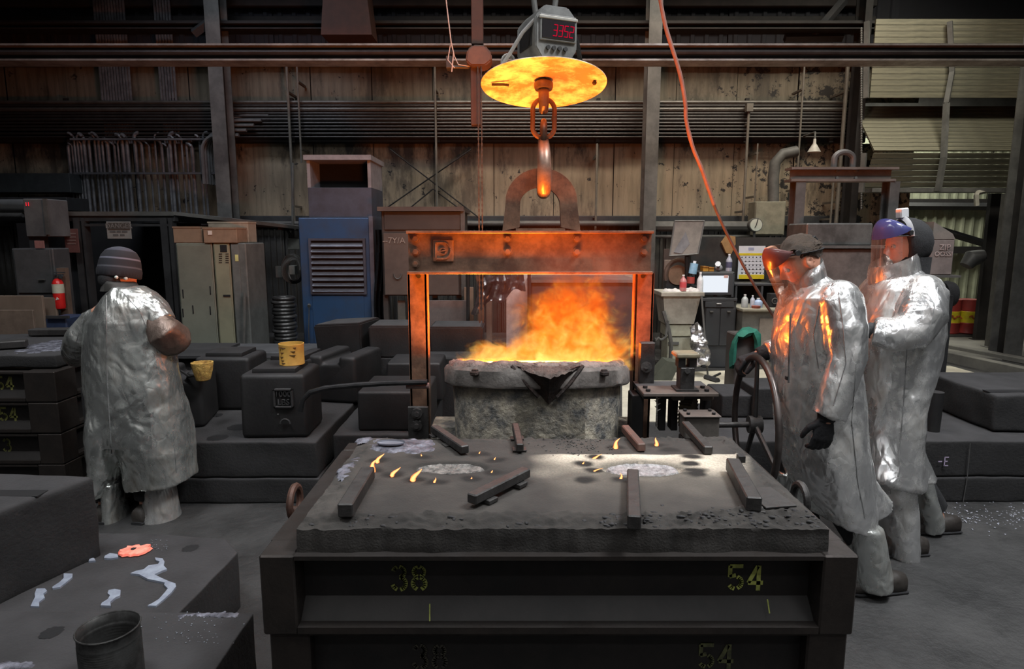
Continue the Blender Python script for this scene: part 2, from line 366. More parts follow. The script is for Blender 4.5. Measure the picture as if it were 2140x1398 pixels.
for i in range(n+1):
    for j in range(n+1):
        x = -10.4 + 24*i/n; y = -3.6 + 15.6*j/n
        g[i][j] = mb.bm.verts.new((x, y, .012*noise.noise(V((x*1.3, y*1.3, 0))) if y < 6.3 else 0))
for i in range(n):
    for j in range(n): mb.bm.faces.new((g[i][j], g[i+1][j], g[i+1][j+1], g[i][j+1]))
build(mb, 'floor', CONC, kind='structure')
def slab(name, m, poly, z0, z1):
    mb = MB(); A = [mb.bm.verts.new((x, y, z0)) for x, y in poly]; B = [mb.bm.verts.new((x, y, z1)) for x, y in poly]; k = len(poly)
    mb.bm.faces.new(A[::-1]); mb.bm.faces.new(B)
    for q in range(k): mb.bm.faces.new((A[q], A[(q+1) % k], B[(q+1) % k], B[q]))
    return build(mb, name, m, kind='structure', smooth=False)
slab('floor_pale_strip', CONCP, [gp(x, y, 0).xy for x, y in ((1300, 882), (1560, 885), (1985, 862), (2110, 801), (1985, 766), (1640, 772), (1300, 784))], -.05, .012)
slab('floor_bay', CONCG, [(3.7, 9.0), (13, 7.4), (13, 16), (3.7, 16)], -.05, .02)
# raised kerbs in front of the bay
for i, (p, q, hgt, wd) in enumerate(((gp(1960, 724, .02), gp(2160, 762, .02), .05, .16), (gp(1960, 752, 0), gp(2170, 800, 0), .13, .12))):
    kb = MB(); d = q-p; kb.box((0, 0, -.02), (d.length, wd, hgt), .008, frame(p, d, (0, 0, 1))); build(kb, 'trim_%d' % (i+1), CONCG, kind='structure', smooth=False)
# back wall with its sheets in three tiers
XR = at(1800, 300, WY).x
wl = MB(); wl.box((-10.5, WY+.08, 0), (XR, WY+.2, 8.5)); WB = build(wl, 'wall_back', WALLX, kind='structure', smooth=False)
def sheets(x0, x1, z0, z1, m, w_=.92, ribs=6, Y=WY, name='cladding_sheet', amp=.018, parent=None):
    x = x0; me0 = None; k = 0
    while x < x1-.05:
        if me0 is None:
            mb = MB(); pts = []
            for i in range(ribs):
                a = i*w_/ribs; s = w_/ribs
                pts += [(a+.004, 0), (a+s*.3, 0), (a+s*.38, -amp), (a+s*.62, -amp), (a+s*.7, 0)]
            pts.append((w_-.008, 0))
            lo = [mb.bm.verts.new((px, py, z0)) for px, py in pts]; hi = [mb.bm.verts.new((px, py, z1)) for px, py in pts]
            for i in range(len(pts)-1): mb.bm.faces.new((lo[i], lo[i+1], hi[i+1], hi[i]))
            me0 = bpy.data.meshes.new(name); mb.bm.to_mesh(me0); mb.bm.free(); me0.materials.append(m)
        o = bpy.data.objects.new(name, me0); C.objects.link(o); o.parent = parent or WB
        o.location = V((x, Y + .012*((k*7) % 3), 0)) - ORG[(parent or WB).name]; x += w_; k += 1
z1, z2, z3, z4, z5 = zy(468, WY), zy(300, WY), zy(215, WY), zy(140, WY), zy(96, WY)
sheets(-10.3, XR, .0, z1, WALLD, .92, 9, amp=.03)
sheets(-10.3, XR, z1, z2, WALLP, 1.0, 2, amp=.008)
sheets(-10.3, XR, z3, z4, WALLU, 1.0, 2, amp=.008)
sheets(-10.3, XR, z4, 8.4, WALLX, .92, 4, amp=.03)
mb = MB(); mb.box((-10.3, WY-.12, z2), (XR, WY+.06, z2+.16)); mb.box((-10.3, WY-.03, z2+.16), (XR, WY+.06, z3)); build(mb, 'girt_band', SOOT, WB, smooth=False)
for zz, m in ((z4, SOOT), (z1-.03, GREYD), (zy(62, WY), SOOT), (zy(20, WY), SOOT)):
    mb = MB(); mb.box((-10.3, WY-.16, zz), (XR, WY-.04, zz+.16), .01); build(mb, 'girt', m, WB, smooth=False)
# left, right walls and ceiling
mb = MB(); mb.box((-10.6, -3.6, 0), (-10.4, WY+.2, 8.5)); build(mb, 'wall_left', WALLX, kind='structure', smooth=False)
mb = MB(); mb.box((13.0, -3.6, 0), (13.2, 16, 8.5)); build(mb, 'wall_right', WALLX, kind='structure', smooth=False)
mb = MB(); mb.box((-10.6, -3.8, 8.5), (13.2, 16.2, 8.7)); build(mb, 'ceiling', WALLX, kind='structure', smooth=False)
mb = MB(); mb.box((-10.6, -3.8, 0), (13.2, -3.6, 8.5)); build(mb, 'wall_front', plain('front_wall_pale', (.42, .42, .40), .8), kind='structure', smooth=False)  # unseen wall, made pale for the silver coats to reflect
# outer bay behind the big door
mb = MB(); mb.box((XR, 15.4, 0), (13, 15.5, 5)); WO = build(mb, 'wall_outer_bay', WALLD, kind='structure', smooth=False)
GREENW = mat('pale_green_cladding', (.30, .31, .22), (.20, .21, .15), .7, 0, 2)
sheets(XR, 12.9, 0, 3.9, GREENW, .9, 4, Y=15.36, amp=.05, parent=WO)
for zz in (zy(430, 15), zy(530, 15)):
    mb = MB(); mb.box((XR, 15.1, zz), (13, 15.3, zz+.16)); build(mb, 'girt', SOOT, WO, smooth=False)
# steel columns
def column(px_top, px_bot, Y, wpx, label, m=GREYS, z0=0, z1=8.4, dx=0):
    x = at((px_bot), 450, Y).x; ww = wpx*Y/F
    t = thing('steel_column', label, 'column', (x, Y, z0))
    mb = MB(); mb.box((x-ww/2, Y, z0), (x+ww/2, Y+.02, z1)); build(mb, 'flange', m, t, smooth=False)
    mb = MB(); mb.box((x-.012, Y+.02, z0), (x+.012, Y+.28, z1)); build(mb, 'web', SOOT, t, smooth=False)
    mb = MB(); mb.box((x-ww/2, Y+.28, z0), (x+ww/2, Y+.30, z1)); build(mb, 'flange', m, t, smooth=False)
    mb = MB(); mb.box((x-ww/2-.05, Y-.06, z0), (x+ww/2+.05, Y+.36, z0+.03), .004)
    build(mb, 'base_plate', SOOT, t, smooth=False); return t
column(455, 470, 10.1, 29, 'grey steel column left of the blue louvred cabinet', z0=0)
column(1360, 1358, 10.1, 26, 'grey steel column rising behind the right end of the glowing lifting beam')
column(1795, 1783, 10.2, 14, 'dark narrow steel column at the edge of the slatted overhead door', SOOT)
column(2125, 2152, 8.6, 38, 'wide grey steel column at the right edge of the bay opening')
for (xa, xb, Y, lab, m) in ((2051, 2073, 10.1, 'dark slim post in the bay in front of the red and yellow drums', SOOT), (2079, 2093, 9.4, 'slim grey post between the drums and the wide grey column', GREYS)):
    a, b = at(xa, 600, Y), at(xb, 600, Y); t = thing('bay_post', lab, 'post', ((a.x+b.x)/2, Y, 0)); mb = MB(); mb.box((a.x, Y, 0), (b.x, Y+.08, zy(404, Y)), .003); build(mb, 'post_shaft', m, t, smooth=False)
    mb = MB(); mb.box((a.x-.04, Y-.03, 0), (b.x+.04, Y+.11, .03), .003); build(mb, 'base_plate', m, t, smooth=False)
# overhead crane rail
def rail(name, label, pys, Y, m, m2):
    za, zb = zy(pys[0], Y), zy(pys[1], Y)
    t = thing(name, label, 'rail', (0, Y, zb))
    mb = MB(); mb.box((-10.3, Y-.14, za-.02), (12.9, Y+.14, za)); build(mb, 'top_flange', m, t, smooth=False)
    mb = MB(); mb.box((-10.3, Y-.012, zb+.02), (12.9, Y+.012, za-.02)); build(mb, 'web', m2, t, smooth=False)
    mb = MB(); mb.box((-10.3, Y-.14, zb), (12.9, Y+.14, zb+.02)); build(mb, 'bottom_flange', m, t, smooth=False)
    mb = MB(); mb.tube([(-10.3, Y-.10, zb+.10), (12.9, Y-.10, zb+.10)], .03, 8); build(mb, 'conduit', m2, t)
    return t
RAILM = mat('crane_rail_steel', (.34, .335, .32), (.17, .165, .155), .38, .4, 3, rough2=.55)
rail('crane_rail', 'long horizontal crane rail running across the whole hall above the ladle', (98, 133), 8.0, RAILM, GREYD)
rail('crane_rail', 'thin dark rail right above the long crane rail, further back', (52, 66), 10.4, SOOT, SOOT)
# pipe rack
t = thing('pipe_rack', 'rack of horizontal pipes along the back wall above the sooty cladding', 'pipes', (0, WY-.3, zy(295, WY)))
for i, (py, r, c) in enumerate([(214, .03, 1), (221, .022, 0), (229, .035, 1), (237, .02, 0), (243, .02, 0), (250, .025, 0), (257, .018, 0), (264, .018, 0), (271, .02, 0), (279, .018, 0), (286, .015, 0)]):
    mb = MB(); z = zy(py, WY-.3); mb.tube([(-9.9, WY-.3, z), (XR-.35, WY-.3, z)], r, 8)
    build(mb, 'pipe', plain('pipe_a%d' % i, (.10, .09, .08) if c else (.04, .035, .033), .45, .4), t)
for px in (140, 365, 610, 915, 1250, 1560, 1740):
    x = at(px, 250, WY-.25).x; mb = MB(); mb.box((x-.03, WY-.26, zy(297, WY-.25)), (x+.03, WY-.2, zy(205, WY-.25))); build(mb, 'bracket', SOOT, t, smooth=False)
# conduit bank on the left
CON = mat('conduit_grey', (.15, .15, .158), (.07, .07, .075), .5, .3, 5)
t = thing('conduit_bank', 'bank of many vertical grey conduits on the back wall left of the column', 'conduits', (at(295, 400, 10.7).x, 10.7, zy(448, 10.7)))
x = at(152, 400, 10.7).x; xe = at(438, 400, 10.7).x; k = 0
while x < xe:
    r = random.choice([.016, .02, .024, .03]); zt = zy(300+random.uniform(-14, 10), 10.7); rb = random.uniform(.04, .09)
    mb = MB(); sgn = -1 if k % 3 else 1
    pts = [(x, 10.7, zy(460, 10.7)), (x, 10.7, zt)] + ([(x+sgn*rb*(1-math.cos(a)), 10.7-.02*(k % 3), zt+rb*math.sin(a)) for a in (.5, 1, 1.57)])
    mb.tube(pts, r, 7); build(mb, 'conduit', CON, t); x += r*2 + random.choice([.012, .02, .045, .07]); k += 1
for py in (292, 363):
    mb = MB(); mb.box((at(150, 300, 10.66).x, 10.62, zy(py+2, 10.7)), (xe+.3, 10.66, zy(py-2, 10.7))); build(mb, 'clamp_bar', CON, t, smooth=False)
# upper bank seen between the rail and the rack
t = thing('conduit_bank', 'upper bank of vertical conduits above the pipe rack on the left', 'conduits', (at(240, 200, 10.75).x, 10.75, zy(212, 10.75)))
for px in list(range(212, 276, 6)) + list(range(336, 370, 6)):
    x = at(px, 180, 10.75).x; mb = MB(); mb.tube([(x, 10.75, zy(300, 10.75)), (x, 10.75, zy(-60, 10.75))], .019, 6); build(mb, 'conduit', CON, t)
# bending cable loops by the column
for k in range(5):
    mb = MB(); pts = []
    for i in range(12):
        a = i/11*PI/2; rr = .25+.085*k
        pts.append((at(448, 260, 10.3).x - .55 + .1*k - rr*math.sin(a)*1.0 + .5, 10.47+.06*k, zy(300, 10.3)-.1+ rr*(math.cos(a))*1.0))
    pts = [(pts[0][0]+.35, pts[0][1], pts[0][2])] + pts + [(pts[-1][0], pts[0][1], pts[-1][2]-.5)]
    mb.tube(pts, .028, 7)
    build(mb, 'cable_bend', plain('cable_grey%d' % k, (.12, .12, .12), .5), None, label='%s bent grey cable curving down beside the left column' % ['innermost', 'second', 'middle', 'fourth', 'outermost'][k], cat='cable', group='bent cables beside the left column')
# cross braces on the back wall
t = thing('wall_bracing', 'pair of crossed diagonal bracing rods on the sooty back wall', 'bracing', (at(905, 380, 10.8).x, 10.8, zy(450, 10.8)))
for a, b in (((800, 440), (985, 312)), ((815, 312), (1010, 462)), ((855, 436), (905, 395)), ((905, 395), (960, 436))):
    mb = MB(); mb.tube([at(*a, 10.8), at(*b, 10.8)], .012, 6); build(mb, 'rod', SOOT, t)
# thin vertical pipes and drop conduits
for i, (px, y0, y1, Y, r, lab) in enumerate([(612, 140, 480, 10.6, .022, 'thin vertical conduit dropping to the small grey switch box'),
        (633, 140, 340, 10.6, .016, 'thin conduit just left of the blue cabinet hood'),
        (913, 140, 440, 10.65, .018, 'vertical conduit meeting the crossed wall bracing'),
        (1246, 300, 480, 10.6, .018, 'vertical conduit behind the right side of the lifting eye'),
        (1556, 220, 480, 10.6, .022, 'vertical pipe left of the large grey electrical box'),
        (1578, 300, 430, 10.6, .012, 'thin pipe just above the large grey electrical box'),
        (1664, 140, 440, 10.6, .016, 'thin pipe above the left post of the spare lifting frame'),
        (1752, 140, 470, 10.5, .03, 'thick vertical pipe behind the spare lifting frame loop'),
        (1740, 330, 480, 10.5, .016, 'thin vertical pipe left of the thick one behind the loop')]):
    mb = MB(); z0, z1_ = zy(y1, Y), zy(y0, Y); x = at(px, 400, Y).x
    mb.tube([(x, Y, z0), (x, Y, z1_)], r, 8)
    for f_ in (.15, .85): zz_ = z0+(z1_-z0)*f_; mb.box((x-.02, Y, zz_-.015), (x+.02, WY-.03, zz_+.015))
    if i == 4: mb.box((x-.05, Y-.05, z1_-.1), (x+.05, Y+.04, z1_+.02))
    build(mb, 'conduit', plain('condr%d' % i, (.13, .115, .095), .6), None, label=lab, cat='pipe')
# curved duct behind sheets on the right
mb = MB(); pts = [at(1616, 425, 10.3), at(1616, 370, 10.3), at(1620, 340, 10.3), at(1636, 322, 10.3), at(1665, 316, 10.3)]
mb.tube(pts, .085, 12); build(mb, 'bent_duct', GREYS, None, label='thick bent grey duct rising from the electrical box', cat='duct')
# horizontal pipes at cladding joint
for (xa, xb, py, r, Y, lab) in [(435, 640, 467, .04, 10.5, 'horizontal grey pipe behind the lockers and blue cabinet'), (970, 1370, 467, .045, 10.5, 'horizontal pipe passing behind the lifting eye'),
        (1368, 1580, 473, .085, 10.4, 'fat horizontal pipe leading to the round gauge'), (1368, 1600, 494, .03, 10.4, 'thin pipe under the fat pipe leading to the gauge')]:
    mb = MB(); mb.tube([at(xa, py, Y), at(xb, py, Y)], r, 10); build(mb, 'wall_pipe', GREYS, None, label=lab, cat='pipe')
# ---- overhead door: slats in leaning panels
DOORM = mat('door_slat_steel', (.20, .185, .13), (.10, .095, .07), .45, .35, 3, stretch=(.4, 1, 4), rough2=.6)
DY = 10.0
xl, xr = at(1812, 250, DY).x, 9.2
D1 = thing('door_1', 'large overhead door of horizontal metal slats folded up above the bay opening', 'door', ((xl+xr)/2, DY, zy(402, DY)), kind='structure'); del D1['category']
me0 = None
segs = [(402, 322, .0, -.25), (322, 212, -.25, .45), (205, 40, .0, .0)]
for ya, yb, oa, ob in segs:
    za, zb = zy(ya, DY), zy(yb, DY); L_ = math.hypot(zb-za, ob-oa); nsl = max(4, int(L_/.085)); ang = math.atan2(ob-oa, zb-za)
    for k in range(nsl):
        f0 = k/nsl
        if me0 is None:
            mb = MB(); hh = .079
            mb.prism([(-.012, 0), (0, hh*.1), (0, hh*.9), (-.012, hh), (-.03, hh), (-.03, 0)], (xr-xl), Matrix.Rotation(-PI/2, 4, 'Z') @ Matrix.Scale(-1, 4, (1, 0, 0)))
            bmesh.ops.recalc_face_normals(mb.bm, faces=mb.bm.faces[:])
            me0 = bpy.data.meshes.new('slat'); mb.bm.to_mesh(me0); mb.bm.free(); me0.materials.append(DOORM)
        o = bpy.data.objects.new('slat', me0); C.objects.link(o); o.parent = D1
        o.location = V((xl, DY + oa + (ob-oa)*f0, za + (zb-za)*f0)) - ORG[D1.name]
        o.rotation_euler = (-ang, 0, 0)
for pl in ([(1985, 45), (1990, 150), (1978, 215)], [(1978, 215), (1972, 330), (1960, 400)], [(1812, 45), (1810, 205)], [(1806, 320), (1800, 402)]):
    mb = MB(); mb.tube([at(a, b, DY-.1-(.25 if b > 300 else 0)) for a, b in pl], .045, 4); build(mb, 'stile', GREYS, D1, smooth=False)
mb = MB(); mb.box((xl, DY-.3, zy(404, DY)), (xr, DY-.1, zy(396, DY))); build(mb, 'bottom_bar', GREYS, D1, smooth=False)
# lintel, door chain
mb = MB(); mb.box((XR, WY+.08, z5-.2), (13, WY+.2, 8.5)); build(mb, 'wall_above_bay', WALLX, kind='structure', smooth=False)
mb = MB(); pts = [at(1800, y, 9.9) for y in range(60, 440, 5)]
for i, p in enumerate(pts): mb.ball(p, (.016, .016, .024), 6)
build(mb, 'hoist_chain', GREYS, None, label='hanging hoist chain at the left edge of the slatted door', cat='chain')
# roof trusses of the bay and diagonal struts
for i, (a, b, Y, lab) in enumerate([((1800, 430), (2110, 432), 12.4, 'upper dark roof beam of the bay beyond the door'), ((1895, 460), (2095, 520), 12.2, 'sloping dark strut of the bay beyond the door'),
       ((1640, 80), (1760, 78), 10.5, 'dark horizontal beam high left of the slatted door'), ((1700, 75), (1765, 0), 10.5, 'diagonal brace high left of the slatted door'),
       ((405, 70), (445, 40), 10.2, 'diagonal brace meeting the left column high up')]):
    mb = MB(); mb.tube([at(*a, Y), at(*b, Y)], .07, 4); build(mb, 'roof_brace', GREYD, None, smooth=False, label=lab, cat='beam')
# dim orange panel high up on the left of centre
mb = MB(); p = at(722, 25, 9.6); mb.prism([(-.36, -.3), (.36, -.3), (.27, .6), (-.27, .6)], .4, Matrix.Translation((p.x, 9.6, p.z)))
build(mb, 'roof_hopper', plain('dull_orange', (.045, .014, .008), .8), None, smooth=False, label='dull orange hopper hanging high under the roof', cat='hopper')
mb = MB(); mb.box((p.x-.34, 9.7, p.z+.55), (p.x-.3, 9.74, 8.45)); mb.box((p.x+.3, 9.7, p.z+.55), (p.x+.34, 9.74, 8.45))
build(mb, 'hanger', SOOT, bpy.data.objects['roof_hopper'], smooth=False)
# ================================================================ things along the back of the hall
GR = plain
def boxthing(name, label, cat, px, Y, d, m, z0=0., bev=.01, parts=(), group=None):
    a, b = fb(*px, Y, d, z0); t = thing(name, label, cat, ((a[0]+b[0])/2, Y+d/2, a[2]), group)
    mb = MB(); mb.box(a, b, bev); build(mb, 'body', m, t, smooth=False); return t, a, b
def plate(parent, name, m, px, Y, th=.012, bev=.002, **kw):
    a, b = fb(*px, Y-th, th); mb = MB(); mb.box(a, b, bev); return build(mb, name, m, parent, smooth=False, **kw)
BLUE = mat('blue_cabinet_paint', (.030, .075, .17), (.045, .058, .085), .5, .15, 1.6, lo=.4, hi=.7, bump=.05)
BLUED = mat('grey_blue_hood', (.075, .085, .12), (.05, .05, .065), .55, .15, 2)
DK = mat('void_black', (.006, .006, .007), (.009, .009, .01), .9, 0, 3)
# ---- blue louvred cabinet
Y = 8.0
t, a, b = boxthing('louvred_cabinet', 'tall blue machine cabinet with a louvred grille and open hood on top', 'cabinet', (630, 455, 775, 742), Y, .9, BLUE)
hm = MB(); A = at(646, 455, Y+.1); B = at(778, 455, Y+.1); zt = zy(330, Y+.1); zf = zy(392, Y+.1)
hm.box((A.x, Y+.1, A.z), (B.x, Y+.8, zf), .004); build(hm, 'hood_body', BLUED, t, smooth=False)
hm = MB(); hm.box((A.x, Y+.1, zf), (A.x+.04, Y+.8, zt)); hm.box((B.x-.04, Y+.1, zf), (B.x, Y+.8, zt)); hm.box((A.x-.02, Y+.04, zt-.03), (B.x+.02, Y+.85, zt+.03)); hm.box((A.x, Y+.76, zf), (B.x, Y+.8, zt))
build(hm, 'hood_frame', plain('hood_pale', (.27, .275, .30)), t, smooth=False)
hm = MB(); hm.box((A.x+.04, Y+.5, zf), (B.x-.04, Y+.54, zt-.03)); build(hm, 'hood_lining', DK, t, smooth=False)
la, lb = at(650, 503, Y-.02), at(762, 610, Y-.02)
lf = MB(); w_ = .03
for q in ((la.x-w_, lb.x+w_, la.z, la.z+w_), (la.x-w_, lb.x+w_, lb.z-w_, lb.z), (la.x-w_, la.x, lb.z, la.z), (lb.x, lb.x+w_, lb.z, la.z)):
    lf.box((q[0], Y-.04, q[2]), (q[1], Y, q[3]))
G = build(lf, 'louvre_frame', BLUED, t, smooth=False)
hm = MB(); hm.box((la.x, Y-.008, lb.z), (lb.x, Y-.002, la.z)); build(hm, 'louvre_backing', DK, t, smooth=False)
LV = mat('louvre_slat', (.17, .18, .21), (.12, .125, .15), .45, .4, 4)
for k in range(9):
    z = la.z - (k+.75)*(la.z-lb.z)/9.1; lm = MB()
    lm.box((la.x, -.035, -.006), (lb.x, .035, .006), 0, Matrix.Translation((0, Y-.03, z)) @ Matrix.Rotation(R(38), 4, 'X')); build(lm, 'slat', LV, G, smooth=False)
plate(t, 'door_panel', BLUE, (655, 618, 762, 735), Y, .012)
mb = MB(); mb.cyl(at(646, 637, Y-.03), at(646, 640, Y-.06), .02); build(mb, 'latch', GREYS, t)
mb = MB(); mb.tube([at(646, 640, Y-.05), at(645, 690, Y-.05), at(646, 715, Y-.05)], .006, 6); mb.ball(at(646, 720, Y-.05), .02, 8); build(mb, 'pull_cord', GREYS, t)
mb = MB(); mb.box((b[0], Y, 0), (b[0]+.05, Y+.9, b[2]+.02)); build(mb, 'side_panel', plain('blue_side', (.12, .13, .17), .5), t, smooth=False)
# black curtain beside the cabinet
mb = MB(); pts = []
for i in range(9):
    for j in range(13): pts.append(mb.bm.verts.new(at(784+i*2.4+3*math.sin(j*.5), 480+j*16, 7.9+.06*math.sin(i*1.6+j*.3))))
for i in range(8):
    for j in range(12): mb.bm.faces.new((pts[i*13+j], pts[(i+1)*13+j], pts[(i+1)*13+j+1], pts[i*13+j+1]))
bmesh.ops.solidify(mb.bm, geom=mb.bm.faces[:], thickness=.02)
build(mb, 'hanging_sheet', BLACKC, None, label='black sheet hanging in folds between the blue cabinet and the brown machine', cat='sheet')
# ---- brown-grey machine housing
BRN = mat('brown_grey_paint', (.105, .085, .072), (.07, .056, .05), .6, .1, 2)
BRN2 = mat('brown_grey_dark', (.06, .048, .042), (.045, .036, .032), .6, .1, 2)
t, a, b = boxthing('machine_housing', 'brown-grey machine housing standing behind the left post of the lifting frame', 'machine', (800, 438, 966, 690), 7.7, 1.0, BRN2, z0=zy(618, 7.7))
plate(t, 'front_door', BRN, (803, 487, 958, 616), 7.7, .05)
plate(t, 'top_panel', BRN2, (803, 442, 962, 480), 7.7, .02)
mb = MB(); mb.box((a[0]-.03, 7.62, b[2]-.02), (b[0]+.03, 8.75, b[2]+.03)); build(mb, 'top_cover', BRN, t, smooth=False)
mb = MB(); mb.box((b[0]-.01, 7.66, a[2]), (b[0]+.04, 7.74, b[2])); build(mb, 'edge_trim', GREYS, t, smooth=False)
text('--7Y/A', .10, facing(at(823, 503, 7.64)), plain('chalk_dim', (.28, .25, .22)), t)
mb = MB(); mb.tube([at(831+8*math.cos(R(q)), 572+11*math.sin(R(q)), 7.63) for q in range(0, 181, 20)], .008, 6); build(mb, 'hook_handle', GREYS, t)
for i, (x0, x1) in enumerate(((803, 813), (905, 915), (955, 965))):
    q = MB(); A, B = fb(x0, 616, x1, 760, 7.75, .1, 0); q.box(A, B); build(q, 'leg', BRN2, t, smooth=False)
plate(t, 'lower_panel', plain('pale_brown_panel', (.14, .12, .10)), (832, 628, 848, 740), 7.8, .02)
single('panel_board', plain('rose_grey_board', (.16, .12, .11)), *fb(893, 628, 978, 745, 7.4, .04, 0), 'plain rose-grey board standing behind the left post of the lifting frame', 'board')
# ---- shed with roof on the left
t = thing('control_booth', 'dark metal booth with a flat roof and open black doorway on the left', 'booth', (at(270, 600, 7.6).x, 8.2, 0))
zr, Yb = zy(440, 7.4), 7.4
mb = MB(); x0, x1 = at(100, 440, Yb).x, at(362, 440, Yb).x; x2 = at(515, 470, 7.0).x
q = [(x0, Yb), (x1, Yb), (x2, 8.9), (x2, 9.6), (x0, 9.6)]
A = [mb.bm.verts.new((x, y, zr-.05 if i < 2 or i == 4 else zr-.2)) for i, (x, y) in enumerate(q)]; B = [mb.bm.verts.new(v.co+V((0, 0, .04))) for v in A]
mb.bm.faces.new(A[::-1]); mb.bm.faces.new(B)
for k in range(5): mb.bm.faces.new((A[k], A[(k+1) % 5], B[(k+1) % 5], B[k]))
build(mb, 'roof', GREYS, t, smooth=False)
mb = MB(); mb.box((x0, Yb+.02, zy(462, Yb)), (x1, Yb+.1, zr-.05)); build(mb, 'fascia', GREYD, t, smooth=False)
mb = MB(); mb.box((x0, Yb-.01, zy(451, Yb)), (x1, Yb+.02, zy(448, Yb))); build(mb, 'drip_edge', GREYS, t, smooth=False)
for px, w_ in ((172, 6), (186, 3), (352, 7), (366, 4)):
    mb = MB(); X = at(px, 600, Yb).x; mb.box((X-w_*.0055, Yb, 0), (X+w_*.0055, Yb+.1, zy(455, Yb))); build(mb, 'door_post', GREYD, t, smooth=False)
mb = MB(); mb.box((at(175, 470, Yb).x, Yb, zy(473, Yb)), (at(355, 470, Yb).x, Yb+.08, zy(468, Yb))); build(mb, 'header', GREYD, t, smooth=False)
mb = MB(); mb.box((at(60, 600, 9.4).x, 9.3, 0), (at(430, 600, 9.4).x, 9.4, zr-.1)); build(mb, 'back_wall', DK, t, smooth=False)
mb = MB(); mb.box((x0-.2, Yb+.1, 0), (at(172, 600, Yb).x, Yb+.14, zy(455, Yb))); build(mb, 'front_wall', plain('booth_dark', (.02, .021, .025)), t, smooth=False)
# sign
SIGN = thing('warning_sign', 'small grey safety sign with a dark header hanging over the black booth doorway', 'sign', at(248, 499, 7.3))
plate(SIGN, 'sign_plate', plain('sign_face', (.22, .22, .21), k=.85), (223, 463, 273, 499), 7.33, .015)
plate(SIGN, 'sign_header', plain('sign_dark', (.07, .062, .055)), (225, 465, 271, 480), 7.312, .006)
mb = MB()
for px in (230, 266): A = at(px, 475, 7.33); mb.box((A.x-.015, 7.33, A.z-.02), (A.x+.015, 7.41, A.z+.02))
build(mb, 'spacer', GREYD, SIGN, smooth=False)
text('DANGER', .075, facing(at(248, 472.5, 7.303)), plain('sign_pale', (.2, .19, .18)), SIGN)
mb = MB()
for (x0, x1, y) in ((229, 241, 484), (244, 252, 484), (255, 266, 484), (236, 247, 491), (251, 260, 491)): a_, b_ = fb(x0, y-2, x1, y+2, 7.31, .004); mb.box(a_, b_)
build(mb, 'small_print', plain('print_grey', (.1, .1, .1)), SIGN, smooth=False)
# ---- control box with red digits, duct
CB = mat('control_box_grey', (.115, .115, .115), (.07, .07, .072), .6, .1, 3)
t, a, b = boxthing('control_box', 'grey wall control box with tiny red lit digits at the far left', 'control box', (50, 415, 98, 490), 6.9, .35, CB, z0=zy(495, 6.9))
REDL = glow('red_display', (1, .02, .04), 1.1)
mb = MB(); M_ = facing(at(53, 430, 6.885)) ; M_ = Matrix.Translation(at(53, 430, 6.885)); digits(mb, '11', M_, .036, .18, .7); build(mb, 'display_digits', REDL, t, smooth=False)
mb = MB(); mb.box(*fb(92, 415, 100, 490, 6.88, .02)); build(mb, 'hinge_strip', GREYS, t, smooth=False)
mb = MB(); X = at(75, 500, 6.97).x; mb.box((X-.06, 6.95, 0), (X+.06, 7.07, zy(490, 6.95))); build(mb, 'stand_post', GREYD, t, smooth=False)
mb = MB(); mb.tube([at(-120, 430, 7.6), at(100, 430, 7.6), at(114, 433, 7.5), at(120, 445, 7.4)], .075, 14); build(mb, 'exhaust_duct', CB, None, label='round grey duct end poking out behind the control box at far left', cat='duct')
mb = MB(); mb.tube([at(-120, 449, 7.6), at(48, 449, 7.6)], .03, 10); build(mb, 'thin_pipe', CB, None, label='thin pipe running under the round grey duct at far left', cat='pipe')
single('roof_block', GREYD, *fb(-60, 412, 140, 440, 9.7, .5), 'dim grey casing above the round duct at far left', 'casing')
single('casing_panel', plain('teal_dark', (.035, .04, .042)), *fb(-60, 362, 146, 402, 10.4, .4), 'dim panel casing high at far left beside the conduits', 'casing')
t, a, b = boxthing('electrical_cabinet', 'dark grey electrical cabinet standing behind the wooden panels at far left', 'cabinet', (30, 519, 116, 640), 6.45, .25, plain('cab_dark', (.05, .05, .052)))
plate(t, 'door', plain('cab_dark2', (.06, .06, .062)), (33, 522, 108, 612), 6.45, .02); plate(t, 'handle', GREYS, (78, 583, 92, 586), 6.42, .02)
plate(t, 'notice', plain('notice_red', (.22, .10, .09)), (72, 503, 92, 519), 6.44, .01)
# extinguisher
t = thing('fire_extinguisher', 'red fire extinguisher with a pale label hanging on the left post', 'extinguisher', at(126, 645, 6.3))
RED = mat('extinguisher_red', (.52, .016, .014), (.40, .012, .012), .3, 0, 3)
c0, c1 = at(126, 645, 6.3), at(126, 582, 6.3)
mb = MB(); h_ = c1.z-c0.z; mb.lathe([(.001, 0), (.045, .002), (.05, .015), (.05, h_-.05), (.035, h_-.015), (.018, h_)], 20, Matrix.Translation(c0), cap=True); build(mb, 'cylinder', RED, t)
mb = MB(); mb.lathe([(.0512, h_*.52), (.0512, h_*.82)], 20, Matrix.Translation(c0)); build(mb, 'label_band', plain('label_pale', (.42, .42, .33)), t)
mb = MB(); mb.prism([(-.015, 0), (.02, .01), (.0, .03)], .003, Matrix.Translation(c0+V((.015, -.053, h_*.3)))); build(mb, 'arrow_mark', plain('label_white', (.6, .55, .5)), t)
mb = MB(); mb.cyl(c1, c1+V((0, 0, .03)), .015); mb.box(c1+V((-.05, -.01, .03)), c1+V((.03, .01, .042))); mb.box(c1+V((-.05, -.01, .055)), c1+V((.05, .01, .065)), 0); mb.cyl(c1+V((.03, -.02, .02)), c1+V((.03, -.03, .02)), .015); build(mb, 'valve', plain('valve_dark', (.08, .09, .1), .4, .5), t)
